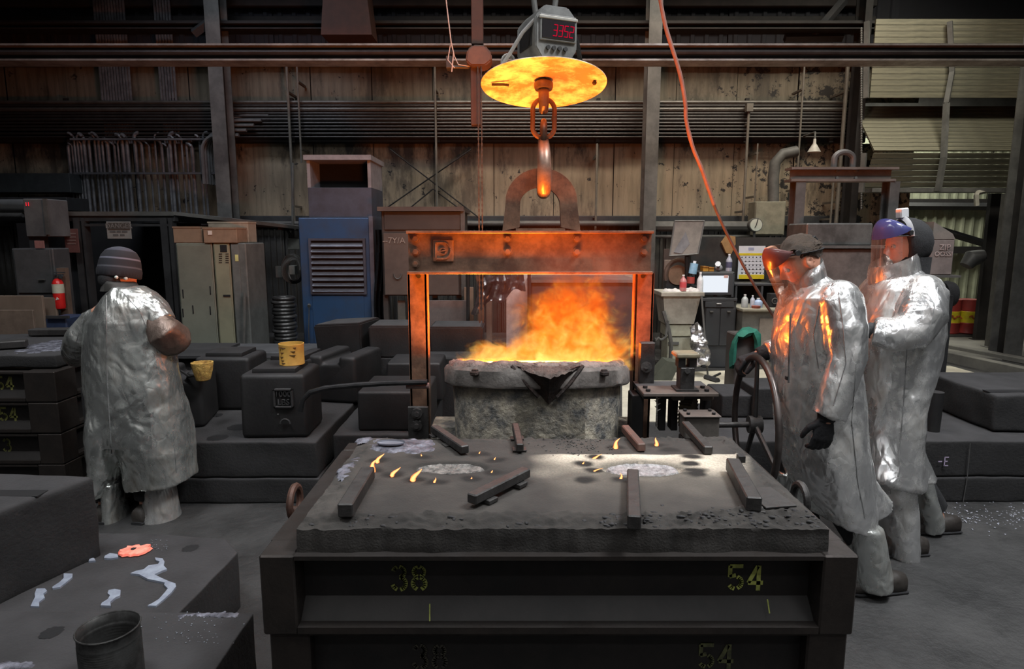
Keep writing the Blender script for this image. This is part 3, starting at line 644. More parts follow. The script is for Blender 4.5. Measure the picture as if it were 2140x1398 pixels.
mb = MB(); mb.tube([c1+V((-.045, 0, .03)), c1+V((-.07, 0, -.02)), c1+V((-.065, 0, -.15))], .009, 8); build(mb, 'hose', BLACKC, t)
mb = MB(); mb.box((c0.x-.04, 6.36, 0), (c0.x+.04, 6.42, c1.z+.1)); mb.box((c0.x-.02, 6.3, c0.z-.01), (c0.x+.02, 6.38, c0.z)); build(mb, 'mounting_post', plain('post_wood', (.12, .08, .06)), t, smooth=False)
t = thing('notice_sign', 'faded red notice sign behind the extinguisher', 'sign', at(149, 527, 7.25))
plate(t, 'board', plain('faded_red', (.11, .045, .04)), (135, 478, 164, 528), 7.25, .01)
for yy in (487, 494, 501, 508): plate(t, 'print_line', plain('faded_print%d' % yy, (.17, .11, .1)), (140, yy, 158, yy+3), 7.238, .003)
# wooden panels
WOOD = mat('dusty_plywood', (.17, .125, .095), (.12, .088, .066), .8, 0, 2, stretch=(1, 1, .3))
for i, (x0, y0, x1, Y_, rot, lab) in enumerate(((-60, 618, 95, 6.1, 0, 'large plywood panel leaning behind the flask stack at far left'), (60, 622, 122, 6.25, 0, 'plywood panel just left of the extinguisher'), (-60, 648, 74, 5.9, 0, 'lower brown plywood panel in front of the others at far left'))):
    single('plywood_panel', WOOD if i != 2 else plain('plywood_b', (.15, .11, .085)), *fb(x0, y0, x1, 760, Y_, .03, 0), lab, 'panel', group='plywood panels at far left')
t, a, b = boxthing('blue_crate', 'small dark blue crate behind the left worker', 'crate', (97, 664, 141, 730), 5.9, .3, plain('navy', (.02, .033, .075)))
plate(t, 'rim', GREYD, (95, 660, 143, 666), 5.88, .02)
# ---- lockers
LK = mat('locker_green_grey', (.17, .18, .145), (.105, .11, .09), .55, .1, 1.6, lo=.35, hi=.7, bump=.04)
LK2 = mat('locker_olive', (.225, .22, .15), (.16, .155, .11), .55, .1, 2)
t, a, b = boxthing('metal_locker', 'wide grey-green metal locker with scuffed doors behind the left worker', 'locker', (375, 508, 450, 742), 6.6, .5, LK)
plate(t, 'door', LK, (378, 512, 447, 738), 6.6, .015)
for x_, y_ in ((381, 605), (381, 645), (402, 638), (438, 598), (438, 640)): plate(t, 'slot', DK, (x_, y_, x_+2.5, y_+18), 6.584, .004)
t, a, b = boxthing('metal_locker', 'narrow olive vented locker to the right of the wide one', 'locker', (452, 508, 486, 742), 6.6, .5, LK2)
plate(t, 'door', LK2, (455, 512, 483, 738), 6.6, .015)
for k in range(5): plate(t, 'vent_slit', DK, (457, 530+k*4.5, 464, 531.5+k*4.5), 6.583, .003); plate(t, 'vent_slit', DK, (471, 530+k*4.5, 478, 531.5+k*4.5), 6.583, .003)
plate(t, 'latch', DK, (466, 616, 481, 620), 6.583, .01); plate(t, 'sticker', DK, (460, 512, 474, 527), 6.583, .002)
t, a, b = boxthing('metal_locker', 'narrow dark grey locker with a yellow tag, last locker before the hanging cables', 'locker', (488, 508, 520, 742), 6.6, .5, plain('locker_dark', (.10, .105, .10)))
plate(t, 'door', plain('locker_dark2', (.11, .115, .11)), (490, 512, 505, 738), 6.6, .015); plate(t, 'tag', plain('yellow_tag', (.5, .5, .2)), (491, 532, 498, 546), 6.583, .003)
mb = MB(); mb.tube([at(511, 612, 6.55), at(511, 640, 6.53), at(509, 735, 6.55)], .012, 6); build(mb, 'handle_rod', GREYS, t)
CARD = mat('cardboard', (.19, .135, .09), (.14, .10, .07), .8, 0, 3)
for i, (px, Y_, m, lab) in enumerate((((362, 474, 423, 508), 6.62, CARD, 'small brown cardboard box on top of the wide locker'), ((425, 476, 495, 511), 6.58, plain('cardboard_b', (.22, .15, .10)), 'brown cardboard box with torn label on the lockers'),
        ((436, 464, 519, 511), 6.85, plain('carton_pale', (.26, .22, .17)), 'long pale carton behind the brown boxes on the lockers'))):
    a, b = fb(*px, Y_, .22 if i != 1 else .25, None); t = thing('cardboard_box', lab, 'box', ((a[0]+b[0])/2, Y_, a[2]), 'boxes on the lockers')
    z0 = zy(508, 6.6)+.002; mb = MB(); mb.box((a[0], a[1], z0), b, .004); build(mb, 'carton', m, t, smooth=False)
    mb = MB(); mb.box((a[0]-.004, a[1]-.006, b[2]-.012), (b[0]+.004, b[1], b[2]+.004)); build(mb, 'lid_flap', m, t, smooth=False)
    if i == 1: plate(t, 'torn_label', plain('label_torn', (.55, .5, .45)), (434, 482, 443, 491), 6.575, .003)
# ---- junction boxes, cable coil, hose drum
t, a, b = boxthing('switch_box', 'small pale grey switch box on the wall left of the blue cabinet', 'switch box', (600, 498, 625, 522), 9.0, .1, plain('pale_grey_box', (.24, .25, .23)), z0=zy(522, 9.0))
mb = MB(); mb.tube([at(612, 498, 9.05), at(612, 340, 9.05)], .02, 8); mb.tube([at(582, 477, 9.05), at(600, 480, 9.05), at(606, 490, 9.05), at(607, 500, 9.05)], .02, 8); build(mb, 'conduit', GREYS, t)
t, a, b = boxthing('socket_box', 'small grey socket box beside the coiled cable', 'socket box', (575, 556, 594, 581), 8.9, .1, plain('grey_box2', (.14, .145, .14)), z0=zy(581, 8.9))
mb = MB()
for k in range(6):
    c = at(612+k*.6, 562+k*.5, 8.7-.02*k); rx, rz = (24-k*2.2)*8.7/F, (30-k*1.8)*8.7/F
    mb.tube([c+V((rx*math.cos(q/18*2*PI), 0.02*math.sin(q+k), rz*math.sin(q/18*2*PI))) for q in range(18)], .012, 6, closed=True)
build(mb, 'cable_coil', plain('coil_grey', (.09, .085, .08), .5), None, label='coil of grey cable hanging beside the blue cabinet', cat='cable coil')
single('timer_unit', plain('timer_pale', (.22, .23, .21)), *fb(604, 555, 616, 574, 8.45, .12), 'small pale unit hanging in the middle of the coiled cable', 'unit')
bpy.data.objects['timer_unit'].name = 'wall_timer'
t = thing('hose_stack', 'stack of black ribbed rings with worn edges left of the blue cabinet', 'rings', (at(590, 700, 7.3).x, 7.4, 0))
z = .02; k = 0
while z < zy(620, 7.3):
    mb = MB(); x = at(590, 700, 7.3).x + .012*math.sin(k*2.3)
    mb.tube([(x+.11*math.cos(q/20*2*PI), 7.4+.11*math.sin(q/20*2*PI), z) for q in range(20)], (.022), 8, closed=True); build(mb, 'ring', plain('ring%d' % (k % 2), (.05+.03*(k % 2),)*3, .35, .4) if k < 2 else bpy.data.materials['ring%d' % (k % 2)], t); z += .042; k += 1
for i, (p, lab) in enumerate((((522, 612, 536, 740), 'dark narrow board leaning right of the lockers'), ((540, 640, 562, 740), 'second dark board leaning behind the black rings'))):
    a, b = fb(*p, 7.6, .04, 0); mb = MB(); mb.box((0, 0, 0), (b[0]-a[0], .04, b[2]), 0, Matrix.Translation((a[0]-.08, 7.6, 0)) @ Matrix.Rotation(R(-5+3*i), 4, 'Y'))
    build(mb, 'leaning_board', plain('dark_board%d' % i, (.03, .03, .032)), None, smooth=False, label=lab, cat='board')
# low rack behind the weights
single('rack_shelf', plain('shelf_grey', (.075, .077, .082)), *fb(330, 737, 860, 749, 5.6, .5, zy(749, 5.6)), 'long low grey steel shelf behind the cast weights', 'shelf')
mb = MB()
for px in (345, 500, 690, 850): A, B = fb(px-6, 749, px+6, 900, 5.65, .1, 0); mb = MB(); mb.box(A, B); build(mb, 'leg', SOOT, bpy.data.objects['rack_shelf'], smooth=False)
# ================================================================ behind the ladle and to the right
SILV3 = mat('hanging_foil', (.6, .6, .62), (.3, .28, .28), .3, .9, 9, bump=.7, bscale=20)
# hanging silver coat
mb = MB(); n1, n2 = 26, 24; pts = []
for i in range(n1+1):
    for j in range(n2+1):
        u, v = i/n1, j/n2
        px = 985 + (1092-985)*u + 14*math.sin(v*3)*(1-u); py = 556 + (100*(1-.55*u) + 8*math.sin(u*14))*v
        px += (10*v*(u-.3)); Y_ = 7.0 + .07*math.sin(u*22+v*3) + .05*noise.noise(V((u*6, v*6, 1)))
        pts.append(mb.bm.verts.new(at(px, py, Y_)))
for i in range(n1):
    for j in range(n2): mb.bm.faces.new((pts[i*(n2+1)+j], pts[(i+1)*(n2+1)+j], pts[(i+1)*(n2+1)+j+1], pts[i*(n2+1)+j+1]))
bmesh.ops.solidify(mb.bm, geom=mb.bm.faces[:], thickness=.015)
build(mb, 'hanging_coat', SILV3, None, label='crumpled silver heat coat hanging behind the flames', cat='coat')
mb = MB(); mb.tube([at(975, 548, 7.05), at(1110, 548, 7.05)], .015, 8); mb.tube([at(978, 548, 7.1), at(978, 700, 7.1), (at(978, 700, 7.1).x, 7.1, 0)], .02, 8); mb.tube([at(1106, 548, 7.1), at(1106, 700, 7.1), (at(1106, 700, 7.1).x, 7.1, 0)], .02, 8)
build(mb, 'coat_rack', SOOT, None, label='dark pipe rail on which the silver coat hangs', cat='rack')
single('white_panel', plain('pale_pink_panel', (.62, .52, .49)), *fb(1058, 572, 1110, 735, 7.5, .03, 0), 'tall pale panel standing just left of the dark cabinet behind the flames', 'panel')
for i, (x0, x1, c) in enumerate(((970, 990, (.20, .13, .09)), (998, 1012, (.16, .10, .07)), (1016, 1028, (.2, .15, .12)))):
    single('timber_plank', plain('timber%d' % i, c), *fb(x0, 600+i*12, x1, 740, 7.6, .04, 0), ['leftmost and tallest', 'middle', 'right-hand shortest'][i] + ' of three upright planks under the silver hanging coat', 'plank', group='planks under the silver coat')
t, a, b = boxthing('dark_cabinet', 'wide dark cabinet with a pale top edge right behind the flames', 'cabinet', (1110, 590, 1322, 760), 7.2, .8, plain('dark_brown_cab', (.05, .042, .042)))
mb = MB(); mb.box((a[0]-.04, 7.15, b[2]), (b[0]+.04, 8.05, b[2]+.03)); build(mb, 'top_sheet', GREYS, t, smooth=False)
single('pale_board', plain('pale_board', (.42, .36, .30)), *fb(1110, 562, 1330, 588, 9.4, .04, 0), 'pale board wall seen over the dark cabinet', 'board')
# tilted framed board
t = thing('display_board', 'tilted grey framed board with a pinned paper, right of the lifting frame', 'board', at(1435, 540, 8.30))
q = [at(1410, 462, 8.35), at(1472, 462, 8.35), at(1458, 531, 8.25), at(1399, 535, 8.25)]
mb = MB(); f = [mb.bm.verts.new(p) for p in q]; g_ = [mb.bm.verts.new(p+V((0, .03, 0))) for p in q]; mb.bm.faces.new(f); mb.bm.faces.new(g_[::-1])
for k in range(4): mb.bm.faces.new((f[k], f[(k+1) % 4], g_[(k+1) % 4], g_[k]))
build(mb, 'board_face', plain('board_grey', (.17, .15, .13)), t, smooth=False)
mb = MB()
for k in range(4): mb.tube([q[k], q[(k+1) % 4]], .012, 4)
build(mb, 'board_frame', GREYS, t, smooth=False)
q = [at(1432, 484, 8.31), at(1441, 510, 8.29), at(1424, 530, 8.26), at(1407, 527, 8.26)]
mb = MB(); f = [mb.bm.verts.new(p-V((0, .015, 0))) for p in q]; mb.bm.faces.new(f); bmesh.ops.solidify(mb.bm, geom=mb.bm.faces[:], thickness=.003); build(mb, 'pinned_paper', plain('paper_grey', (.33, .33, .35)), t, smooth=False)
mb = MB(); mb.tube([at(1436, 534, 8.30), at(1436, 560, 8.40), (at(1436, 560, 8.40).x, 8.40, 0)], .03, 6); build(mb, 'stand', GREYD, t)
# arched machine with disc
t = thing('grinder_stand', 'brown arched machine guard beneath the tilted board', 'machine', (at(1418, 600, 8.50).x, 8.50, 0))
c = at(1418, 575, 8.45); mb = MB(); mb.tube([c+V((.17*math.cos(R(q)), 0, .2*math.sin(R(q)))) for q in range(-20, 201, 20)], .03, 8); build(mb, 'guard_ring', plain('guard_brown', (.13, .09, .07)), t)
mb = MB(); mb.cyl(c+V((0, .05, 0)), c+V((0, .02, 0)), .13, n=24); build(mb, 'disc', plain('disc_tan', (.30, .19, .12)), t)
mb = MB(); mb.box((c.x-.15, 8.50, 0), (c.x+.15, 8.65, c.z-.08)); build(mb, 'pedestal', GREYD, t, smooth=False)
single('wall_paper_sheet', plain('sheet_dim', (.25, .19, .16)), *fb(1388, 543, 1402, 566, 9.30, .01), 'small dim paper sheet left of the arched machine guard', 'paper')
bpy.data.objects['wall_paper_sheet'].name = 'paper_sheet'
mb = MB(); mb.box((at(1385, 600, 9.31).x, 9.31, 0), (at(1460, 600, 9.31).x, 9.38, zy(520, 9.30))); build(mb, 'back_partition', plain('partition_brown', (.07, .05, .042)), None, smooth=False, label='low brown partition behind the arched machine guard', cat='partition')
# ---- hopper machine
HOP = mat('hopper_grey', (.33, .31, .26), (.20, .185, .155), .7, .05, 4, bump=.1)
Y = 7.70; t = thing('sand_hopper', 'grey box-shaped hopper tapering to a base, right of the lifting frame', 'hopper', (at(1425, 700, Y).x, Y+.3, 0))
A, B = at(1386, 614, Y), at(1466, 614, Y); D_ = zy(678, Y); X0, X1 = at(1392, 678, Y).x, at(1452, 678, Y).x
mb = MB(); r1 = [(A.x, Y, A.z), (B.x, Y, A.z), (B.x, Y+.45, A.z), (A.x, Y+.45, A.z)]; r2 = [(X0, Y+.04, D_), (X1, Y+.04, D_), (X1, Y+.4, D_), (X0, Y+.4, D_)]
v1 = [mb.bm.verts.new(p) for p in r1]; v2 = [mb.bm.verts.new(p) for p in r2]; mb.bm.faces.new(v1); mb.bm.faces.new(v2[::-1])
for k in range(4): mb.bm.faces.new((v1[k], v2[k], v2[(k+1) % 4], v1[(k+1) % 4]))
build(mb, 'hopper_body', HOP, t, smooth=False)
mb = MB(); mb.box((A.x-.03, Y-.03, A.z-.03), (B.x+.03, Y+.48, A.z+.02), .005); build(mb, 'hopper_rim', HOP, t, smooth=False)
mb = MB(); mb.box((X0+.02, Y+.06, zy(705, Y)), (X1-.01, Y+.38, D_-.01), .01); build(mb, 'upper_housing', plain('beige_grey', (.35, .34, .26)), t, smooth=False)
mb = MB(); mb.box((X0+.04, Y+.07, 0), (X1, Y+.38, zy(707, Y)), .01); build(mb, 'lower_housing', plain('beige_grey2', (.32, .31, .24)), t, smooth=False)
mb = MB(); mb.box((X0+.05, Y+.05, zy(722, Y)), (X0+.18, Y+.07, zy(716, Y))); build(mb, 'name_plate', GREYS, t, smooth=False)
mb = MB(); pts = [at(1386, 650, Y-.05), at(1398, 690, Y-.1), at(1403, 720, Y-.1), at(1400, 770, Y-.05)]; mb.tube(pts, .025, 8); build(mb, 'hose', GREYS, t)
mb = MB(); pts = [at(1370, 706+10*math.sin(q*.6), Y-.12) for q in range(2)] + [at(1376+q*4, 706+4*math.sin(q), Y-.12) for q in range(5)] + [at(1396, 670, Y-.1)]; mb.tube(pts, .015, 6); build(mb, 'hose', GREYS, t)
# rags and bottle on the hopper
mb = MB(); mb.ball(at(1405, 612, Y+.15), (.14, .12, .05), 24); mb.ball(at(1448, 612, Y+.15), (.11, .12, .06), 24); mb.ball(at(1425, 614, Y+.2), (.15, .1, .03), 24)
me = remesh(mb, .012); displace(me, lambda p, n: .022*ridged(p, 9)-.02); link_mesh('crumpled_rag', me, plain('pale_rag', (.55, .52, .5)), label='crumpled pale rag lying on the hopper rim', cat='rag')
def bottle(p, r, h, m, label, capm=None, lm=None, name='bottle'):
    r *= 1.16; h *= 1.16; t = thing(name, label, 'bottle', p); mb = MB()
    mb.lathe([(.001, 0), (r, .002), (r, h*.6), (r*.85, h*.7), (r*.35, h*.85), (r*.33, h*.93)], 14, Matrix.Translation(p)); build(mb, 'flask_body', m, t)
    mb = MB(); mb.lathe([(r*.4, h*.92), (r*.4, h), (.001, h)], 12, Matrix.Translation(p)); build(mb, 'cap', capm or m, t)
    if lm: mb = MB(); mb.lathe([(r*1.02, h*.22), (r*1.02, h*.55)], 14, Matrix.Translation(p)); build(mb, 'label_wrap', lm, t)
    return t
WHT = plain('white_plastic', (.7, .7, .7), .4, k=.95); REDP = plain('red_label', (.55, .07, .08), .5)
p = at(1427, 608, Y+.12); bottle(p, .036, .17, plain('pink_liquid', (.5, .2, .2), .3), 'red-labelled bottle standing among the rags on the hopper', WHT, REDP)
p = at(1462, 616, Y+.1); bottle(p, .033, .24, plain('clear_white', (.6, .62, .64), .3), 'slim white spray bottle on the right corner of the hopper', WHT)
# blue and red cans on a hook right of guard
p = at(1447, 572, 8.10)
t = thing('spray_can', 'blue spray can hung above the hopper, right of the arched guard', 'can', p); mb = MB(); mb.cyl(p, p+V((.02, 0, .13)), .05, .05, 14); build(mb, 'can_body', plain('sky_blue', (.25, .45, .62), .4), t); mb = MB(); mb.cyl(p+V((.02, 0, .13)), p+V((.024, 0, .16)), .02, .02, 10); build(mb, 'nozzle', WHT, t)
p = at(1443, 592, 8.10); t = thing('red_canister', 'small dark red canister under the blue spray can', 'can', p); mb = MB(); mb.cyl(p, p+V((0, 0, .08)), .05, .05, 14); build(mb, 'can_body', plain('dark_red', (.35, .05, .04), .5), t); mb = MB(); mb.cyl(p+V((0, 0, .08)), p+V((0, 0, .095)), .03, .03, 14); build(mb, 'lid', GREYD, t)
mb = MB(); mb.box(at(1450, 596, 8.20)+V((-.09, -.02, -.02)), at(1450, 596, 8.20)+V((.05, .1, 0))); mb.box((at(1450, 596, 8.20).x-.02, 8.25, 0), (at(1450, 596, 8.20).x+.02, 8.30, zy(560, 8.20))); build(mb, 'holder_post', GREYD, None, smooth=False, label='slim post with a little shelf carrying the cans', cat='post')
# ---- monitor on black cabinet
Y = 8.00; BLK = mat('black_cabinet_paint', (.035, .036, .04), (.05, .052, .056), .55, .1, 2)
t, a, b = boxthing('tool_cabinet', 'black two-door tool cabinet under the bright computer screen', 'cabinet', (1471, 627, 1537, 738), Y, .5, BLK)
plate(t, 'top_plate', BLK, (1468, 623, 1541, 629), Y, .02)
plate(t, 'drawer', BLK, (1474, 630, 1534, 642), Y, .02); plate(t, 'drawer_handle', plain('pale_metal', (.5, .5, .5), .4, .5), (1498, 634, 1508, 636), Y-.02, .015)
for x0, x1, hx in ((1474, 1503, 1484), (1505, 1534, 1520)): plate(t, 'door', BLK, (x0, 645, x1, 722), Y, .015); plate(t, 'door_handle', GREYS, (hx, 650, hx+7, 653), Y-.015, .02)
t = thing('computer_monitor', 'computer monitor with a bright white screen on the black tool cabinet', 'monitor', at(1495, 623, Y+.1))
plate(t, 'screen_housing', BLK, (1464, 571, 1532, 616), Y+.1, .04); plate(t, 'screen', glow('white_screen', (.88, .93, 1), .95), (1468, 576, 1522, 611), Y+.06, .006)
q = MB(); z = zy(623, Y+.1); X = at(1495, 620, Y+.1).x; q.box((X-.12, Y+.02, z), (X+.12, Y+.2, z+.01)); q.box((X-.02, Y+.1, z), (X+.02, Y+.12, z+.1)); build(q, 'stand', BLK, t, smooth=False)
plate(t, 'sticky_note', plain('pink_note', (.6, .38, .35)), (1513, 575, 1522, 581), Y+.053, .003)
t, a, b = boxthing('tool_rack', 'dark tall rack frame around the computer monitor', 'rack', (1462, 568, 1536, 572), Y+.15, .35, BLK, z0=zy(572, Y+.15))
q = MB(); q.box((b[0]-.03, Y+.16, zy(623, Y)), (b[0], Y+.5, b[2]-.02)); q.box((a[0], Y+.3, zy(623, Y)), (a[0]+.03, Y+.5, b[2]-.02)); build(q, 'side_panel', BLK, t, smooth=False)
zt = zy(568, Y+.15)
for i, (px, w_, h_, c, lab) in enumerate(((1472, 11, 9, (.55, .27, .03), 'left yellow-orange parts box on top of the tool rack'), (1484, 10, 7, (.5, .24, .03), 'right yellow-orange parts box on top of the tool rack'))):
    A = at(px, 560, Y+.25); q = MB(); t2 = thing('parts_box', lab, 'box', (A.x, Y+.25, zt), 'yellow parts boxes'); ww = w_*.0054
    q.box((A.x-ww/2, Y+.2, zt), (A.x+ww/2+.01, Y+.34, zt+h_*.006), .004); build(q, 'tray', plain('ybox%d' % i, c), t2, smooth=False); q = MB(); q.box((A.x-ww/2, Y+.19, zt+h_*.006), (A.x+ww/2+.01, Y+.35, zt+h_*.006+.012)); build(q, 'tray_rim', plain('yboxr%d' % i, (.3, .13, .02)), t2, smooth=False)
q = MB(); A = at(1503, 560, Y+.25); q.ball((A.x, Y+.27, zt+.045), (.05, .05, .045), 12); q.cyl((A.x-.02, Y+.22, zt+.06), (A.x-.05, Y+.15, zt+.10), .02, .035); build(q, 'desk_lamp', plain('lampgrey', (.35, .36, .38), .35, .3), None, label='small grey lamp head lying beside the parts boxes', cat='lamp')
bottle(V((at(1523, 560, Y+.25).x, Y+.25, zt)), .034, .19, plain('clear_bottle', (.35, .36, .42), .2), 'clear plastic bottle with dark label on top of the tool rack', WHT, plain('dark_label', (.07, .07, .13)))
mb = MB(); mb.prism([(-.09, .02), (-.02, .12), (.09, .1), (.1, .0), (.05, -.13), (-.02, -.12)], .05, Matrix.Translation(at(1522, 510, 8.70))); build(mb, 'hard_hat_bag', plain('tan_leather', (.42, .25, .10), .6), None, smooth=False, label='tan leather bag hanging on the wall over the tool rack', cat='bag')
bpy.data.objects['hard_hat_bag'].name = 'leather_bag'
mb = MB(); mb.box((at(1440, 600, 8.80).x, 8.76, 0), (at(1650, 600, 8.80).x, 8.84, zy(496, 8.80))); build(mb, 'work_area_partition', WALLD, None, smooth=False, label='dark ribbed partition behind the workbench and calendar', cat='partition')
bpy.data.objects['work_area_partition'].name = 'ribbed_partition'
pr = bpy.data.objects['ribbed_partition']
for k in range(22):
    X = at(1442+k*9.3, 600, 8.76).x; mb = MB(); mb.box((X-.014, 8.73, 0), (X+.014, 8.76, zy(497, 8.76))); build(mb, 'rib', WALLD, pr, smooth=False)
# calendar
t = thing('wall_calendar', 'white wall calendar with yellow bands above the workbench', 'calendar', at(1571, 583, 8.65))
plate(t, 'page', plain('calendar_white', (.72, .74, .78), k=.93), (1543, 514, 1598, 583), 8.68, .01)
YL = plain('calendar_yellow', (.75, .58, .02), k=.9)
plate(t, 'band', YL, (1544, 529, 1597, 534), 8.67, .004); plate(t, 'band', YL, (1544, 574, 1597, 583), 8.67, .004)
plate(t, 'month_heading', plain('calendar_blue', (.42, .45, .6)), (1564, 517, 1576, 523), 8.67, .004)
CG = plain('calendar_grid', (.45, .47, .52))
q = MB()
for r_ in range(6):
    A, B = fb(1548, 541+r_*5.6, 1593, 541.5+r_*5.6, 8.67, .002); q.box(A, B)
build(q, 'grid_lines', CG, t, smooth=False); q = MB()
for r_ in range(5):
    for c_ in range(7): A, B = fb(1549.5+c_*7.60, 536.5+r_*8.30, 1552+c_*7.60, 539+r_*8.30, 8.67, .002); q.box(A, B)
build(q, 'day_numbers', plain('calendar_ink', (.25, .27, .33)), t, smooth=False, kind='stuff')
# ---- workbench with things
Y = 7.80
t = thing('workbench', 'grey workbench with a pale top edge behind the bending worker', 'bench', (at(1590, 700, Y).x, Y+.3, 0))
za = zy(646, Y); XA, XB = at(1552, 650, Y).x, at(1668, 650, Y).x
mb = MB(); mb.box((XA, Y, za-.03), (XB, Y+.7, za), .004); build(mb, 'bench_top', plain('bench_pale', (.30, .28, .22)), t, smooth=False)
mb = MB(); mb.box((XA+.02, Y+.05, 0), (XB, Y+.65, za-.03)); build(mb, 'bench_body', plain('bench_grey', (.15, .145, .13)), t, smooth=False)
mb = MB(); mb.box((at(1588, 700, Y).x, Y+.03, .1), (XB-.02, Y+.05, za-.12)); build(mb, 'bench_panel', plain('bench_brown', (.22, .185, .155)), t, smooth=False)
for i, (px, w_, h_, m, lab) in enumerate(((1556, .07, .14, plain('w1', (.4, .42, .42), .4), 'pale jar at the left end of the workbench'), (1572, .05, .13, plain('w2', (.45, .48, .55), .4), 'slim bluish bottle on the workbench'), (1584, .09, .10, plain('w3', (.35, .45, .62), .4), 'light blue wedge-shaped pack on the workbench'))):
    bottle(V((at(px, 640, Y+.2).x, Y+.2, za)), w_/2, h_, m, lab, WHT)
mb = MB(); X = at(1580, 640, Y+.1).x; mb.lathe([(.001, 0), (.05, 0), (.055, .03), (.001, .032)], 16, Matrix.Translation((X, Y+.1, za))); build(mb, 'red_dish', plain('dish_red', (.3, .08, .05)), None, label='small dull red dish at the front of the workbench', cat='dish')
for i, px in enumerate((1615, 1636)):
    X = at(px, 640, Y+.25).x; t = thing('speaker_box', ['left', 'right'][i] + ' black round-fronted speaker box of the pair on the workbench', 'speaker', (X, Y+.25, za), 'pair of black speakers'); s_ = .052
    mb = MB(); mb.box((X-s_, Y+.2, za), (X+s_, Y+.34, za+.17), .006); build(mb, 'case', BLACKC, t, smooth=False)
    mb = MB(); mb.tube([(X+.034*math.cos(q/16*2*PI), Y+.195, za+.08+.034*math.sin(q/16*2*PI)) for q in range(16)], .007, 6, closed=True); build(mb, 'ring', GREYS, t)
    mb = MB(); mb.cyl((X, Y+.2, za+.08), (X, Y+.19, za+.08), .018); build(mb, 'cone', GREYD, t)
t, a, b = boxthing('bench_shelf', 'dark shelf unit above the workbench below the calendar', 'shelf', (1535, 592, 1645, 598), 8.30, .3, BLK, z0=zy(598, 8.30))
mb = MB()
for px in (1538, 1592, 1643): A, B = fb(px-2, 598, px+2, 646, 8.30, .3, za); mb = MB(); mb.box(A, B); build(mb, 'upright', BLK, t, smooth=False)
mb = MB(); A, B = fb(1535, 598, 1645, 646, 8.59, .02, za); mb.box(A, B); build(mb, 'back_panel', DK, t, smooth=False)
mb = MB(); zz = zy(592, 8.30)
p = at(1622, 592, 8.40); q = MB(); q.ball((p.x, 8.40, zz+.03), (.10, .07, .04), 14); build(q, 'welding_gloves', GREYS, None, label='grey crumpled bundle on the shelf above the speakers', cat='bundle'); bpy.data.objects['welding_gloves'].name = 'cloth_bundle'
# electrical box and gauge
t, a, b = boxthing('electrical_box', 'large grey-green electrical box on the back wall above the calendar', 'electrical box', (1577, 421, 1641, 492), 10.2, .3, plain('box_green_grey', (.19, .175, .13)), z0=zy(492, 10.2))
plate(t, 'door', plain('box_green_grey2', (.205, .19, .14)), (1579, 424, 1639, 489), 10.2, .02)
t = thing('dial_gauge', 'round white dial gauge at the end of the fat wall pipe', 'gauge', at(1580, 488, 9.9)); c = at(1580, 470, 9.9); r_ = 17*9.9/F
mb = MB(); mb.cyl(c+V((0, .1, 0)), c, r_*.82, r_*.82, 28); build(mb, 'casing', GREYS, t); mb = MB(); mb.cyl(c, c-V((0, .01, 0)), r_*.72, r_*.72, 28); build(mb, 'dial_face', plain('dial_white', (.46, .48, .42), k=.9), t)
mb = MB(); mb.tube([c+V((0, -.015, 0)), c+V((.02, -.015, .09))], .007, 4)
mb.tube([c+V((0, -.015, 0)), c+V((-.02, -.015, -.04))], .007, 4); build(mb, 'needle', BLACKC, t)
mb = MB(); mb.tube([c+V((0, .05, -r_*.8)), c+V((0, .05, -.3)), c+V((0, 1.0, -.3))], .02, 6); build(mb, 'stem', GREYS, t)
# wall lamp cone
t = thing('cone_lamp', 'small pale cone lamp shade high on the sooty wall right of the cord', 'lamp', at(1701, 318, 10.3)); c = at(1701, 318, 10.3)
mb = MB(); mb.lathe([(.10, 0), (.095, .01), (.05, .09), (.025, .13), (.02, .2)], 20, Matrix.Translation(c)); build(mb, 'shade', plain('shade_white', (.42, .40, .36)), t); mb = MB(); mb.tube([c+V((0, 0, .2)), c+V((0, 0, .3)), c+V((0, .6, .3))], .015, 6); build(mb, 'lamp_arm', GREYS, t)
# spare lifting frame
SP = mat('spare_frame_steel', (.095, .09, .085), (.055, .05, .047), .55, .3, 4); Y = 6.2
t = thing('spare_lifting_frame', 'spare steel lifting frame with a loop handle standing behind the bending worker', 'lifting frame', (at(1755, 600, Y).x, Y, 0))
A, B = at(1652, 353, Y), at(1860, 378, Y)
mb = MB(); mb.box((A.x-.02, Y-.08, A.z-.012), (B.x+.03, Y+.08, A.z+.01)); mb.box((A.x-.02, Y-.08, B.z-.01), (B.x+.01, Y+.08, B.z+.012)); mb.box((A.x, Y-.01, B.z), (B.x, Y+.01, A.z)); build(mb, 'cross_beam', mat('spare_beam', (.13, .105, .09), (.08, .062, .052), .6, .2, 4), t, smooth=False)
for px in (1748, 1787):
    for py in (358, 372): c = at(px, py, Y-.01); mb = MB(); mb.cyl(c, c-V((0, .02, 0)), .014, n=8); build(mb, 'bolt', GREYS, t)
for x0, x1 in ((1650, 1670), (1842, 1862)):
    a, b = at(x0, 500, Y).x, at(x1, 500, Y).x; mb = MB(); mb.box((a, Y-.07, 0), (b, Y-.055, B.z-.01)); mb.box(((a+b)/2-.006, Y-.06, 0), ((a+b)/2+.006, Y+.06, B.z-.01)); mb.box((a, Y+.055, 0), (b, Y+.07, B.z-.01)); build(mb, 'side_post', SP, t, smooth=False)
c = at(1762, 350, Y); mb = MB(); w_ = 19*Y/F; hh = c.z
pts = [(c.x-w_, Y, hh-.02)] + [(c.x-w_*math.cos(R(q)), Y, zy(333, Y)+w_*.75*math.sin(R(q))) for q in range(0, 181, 15)] + [(c.x+w_, Y, hh-.02)]
mb.tube(pts, .028, 10); build(mb, 'loop_handle', SP, t)
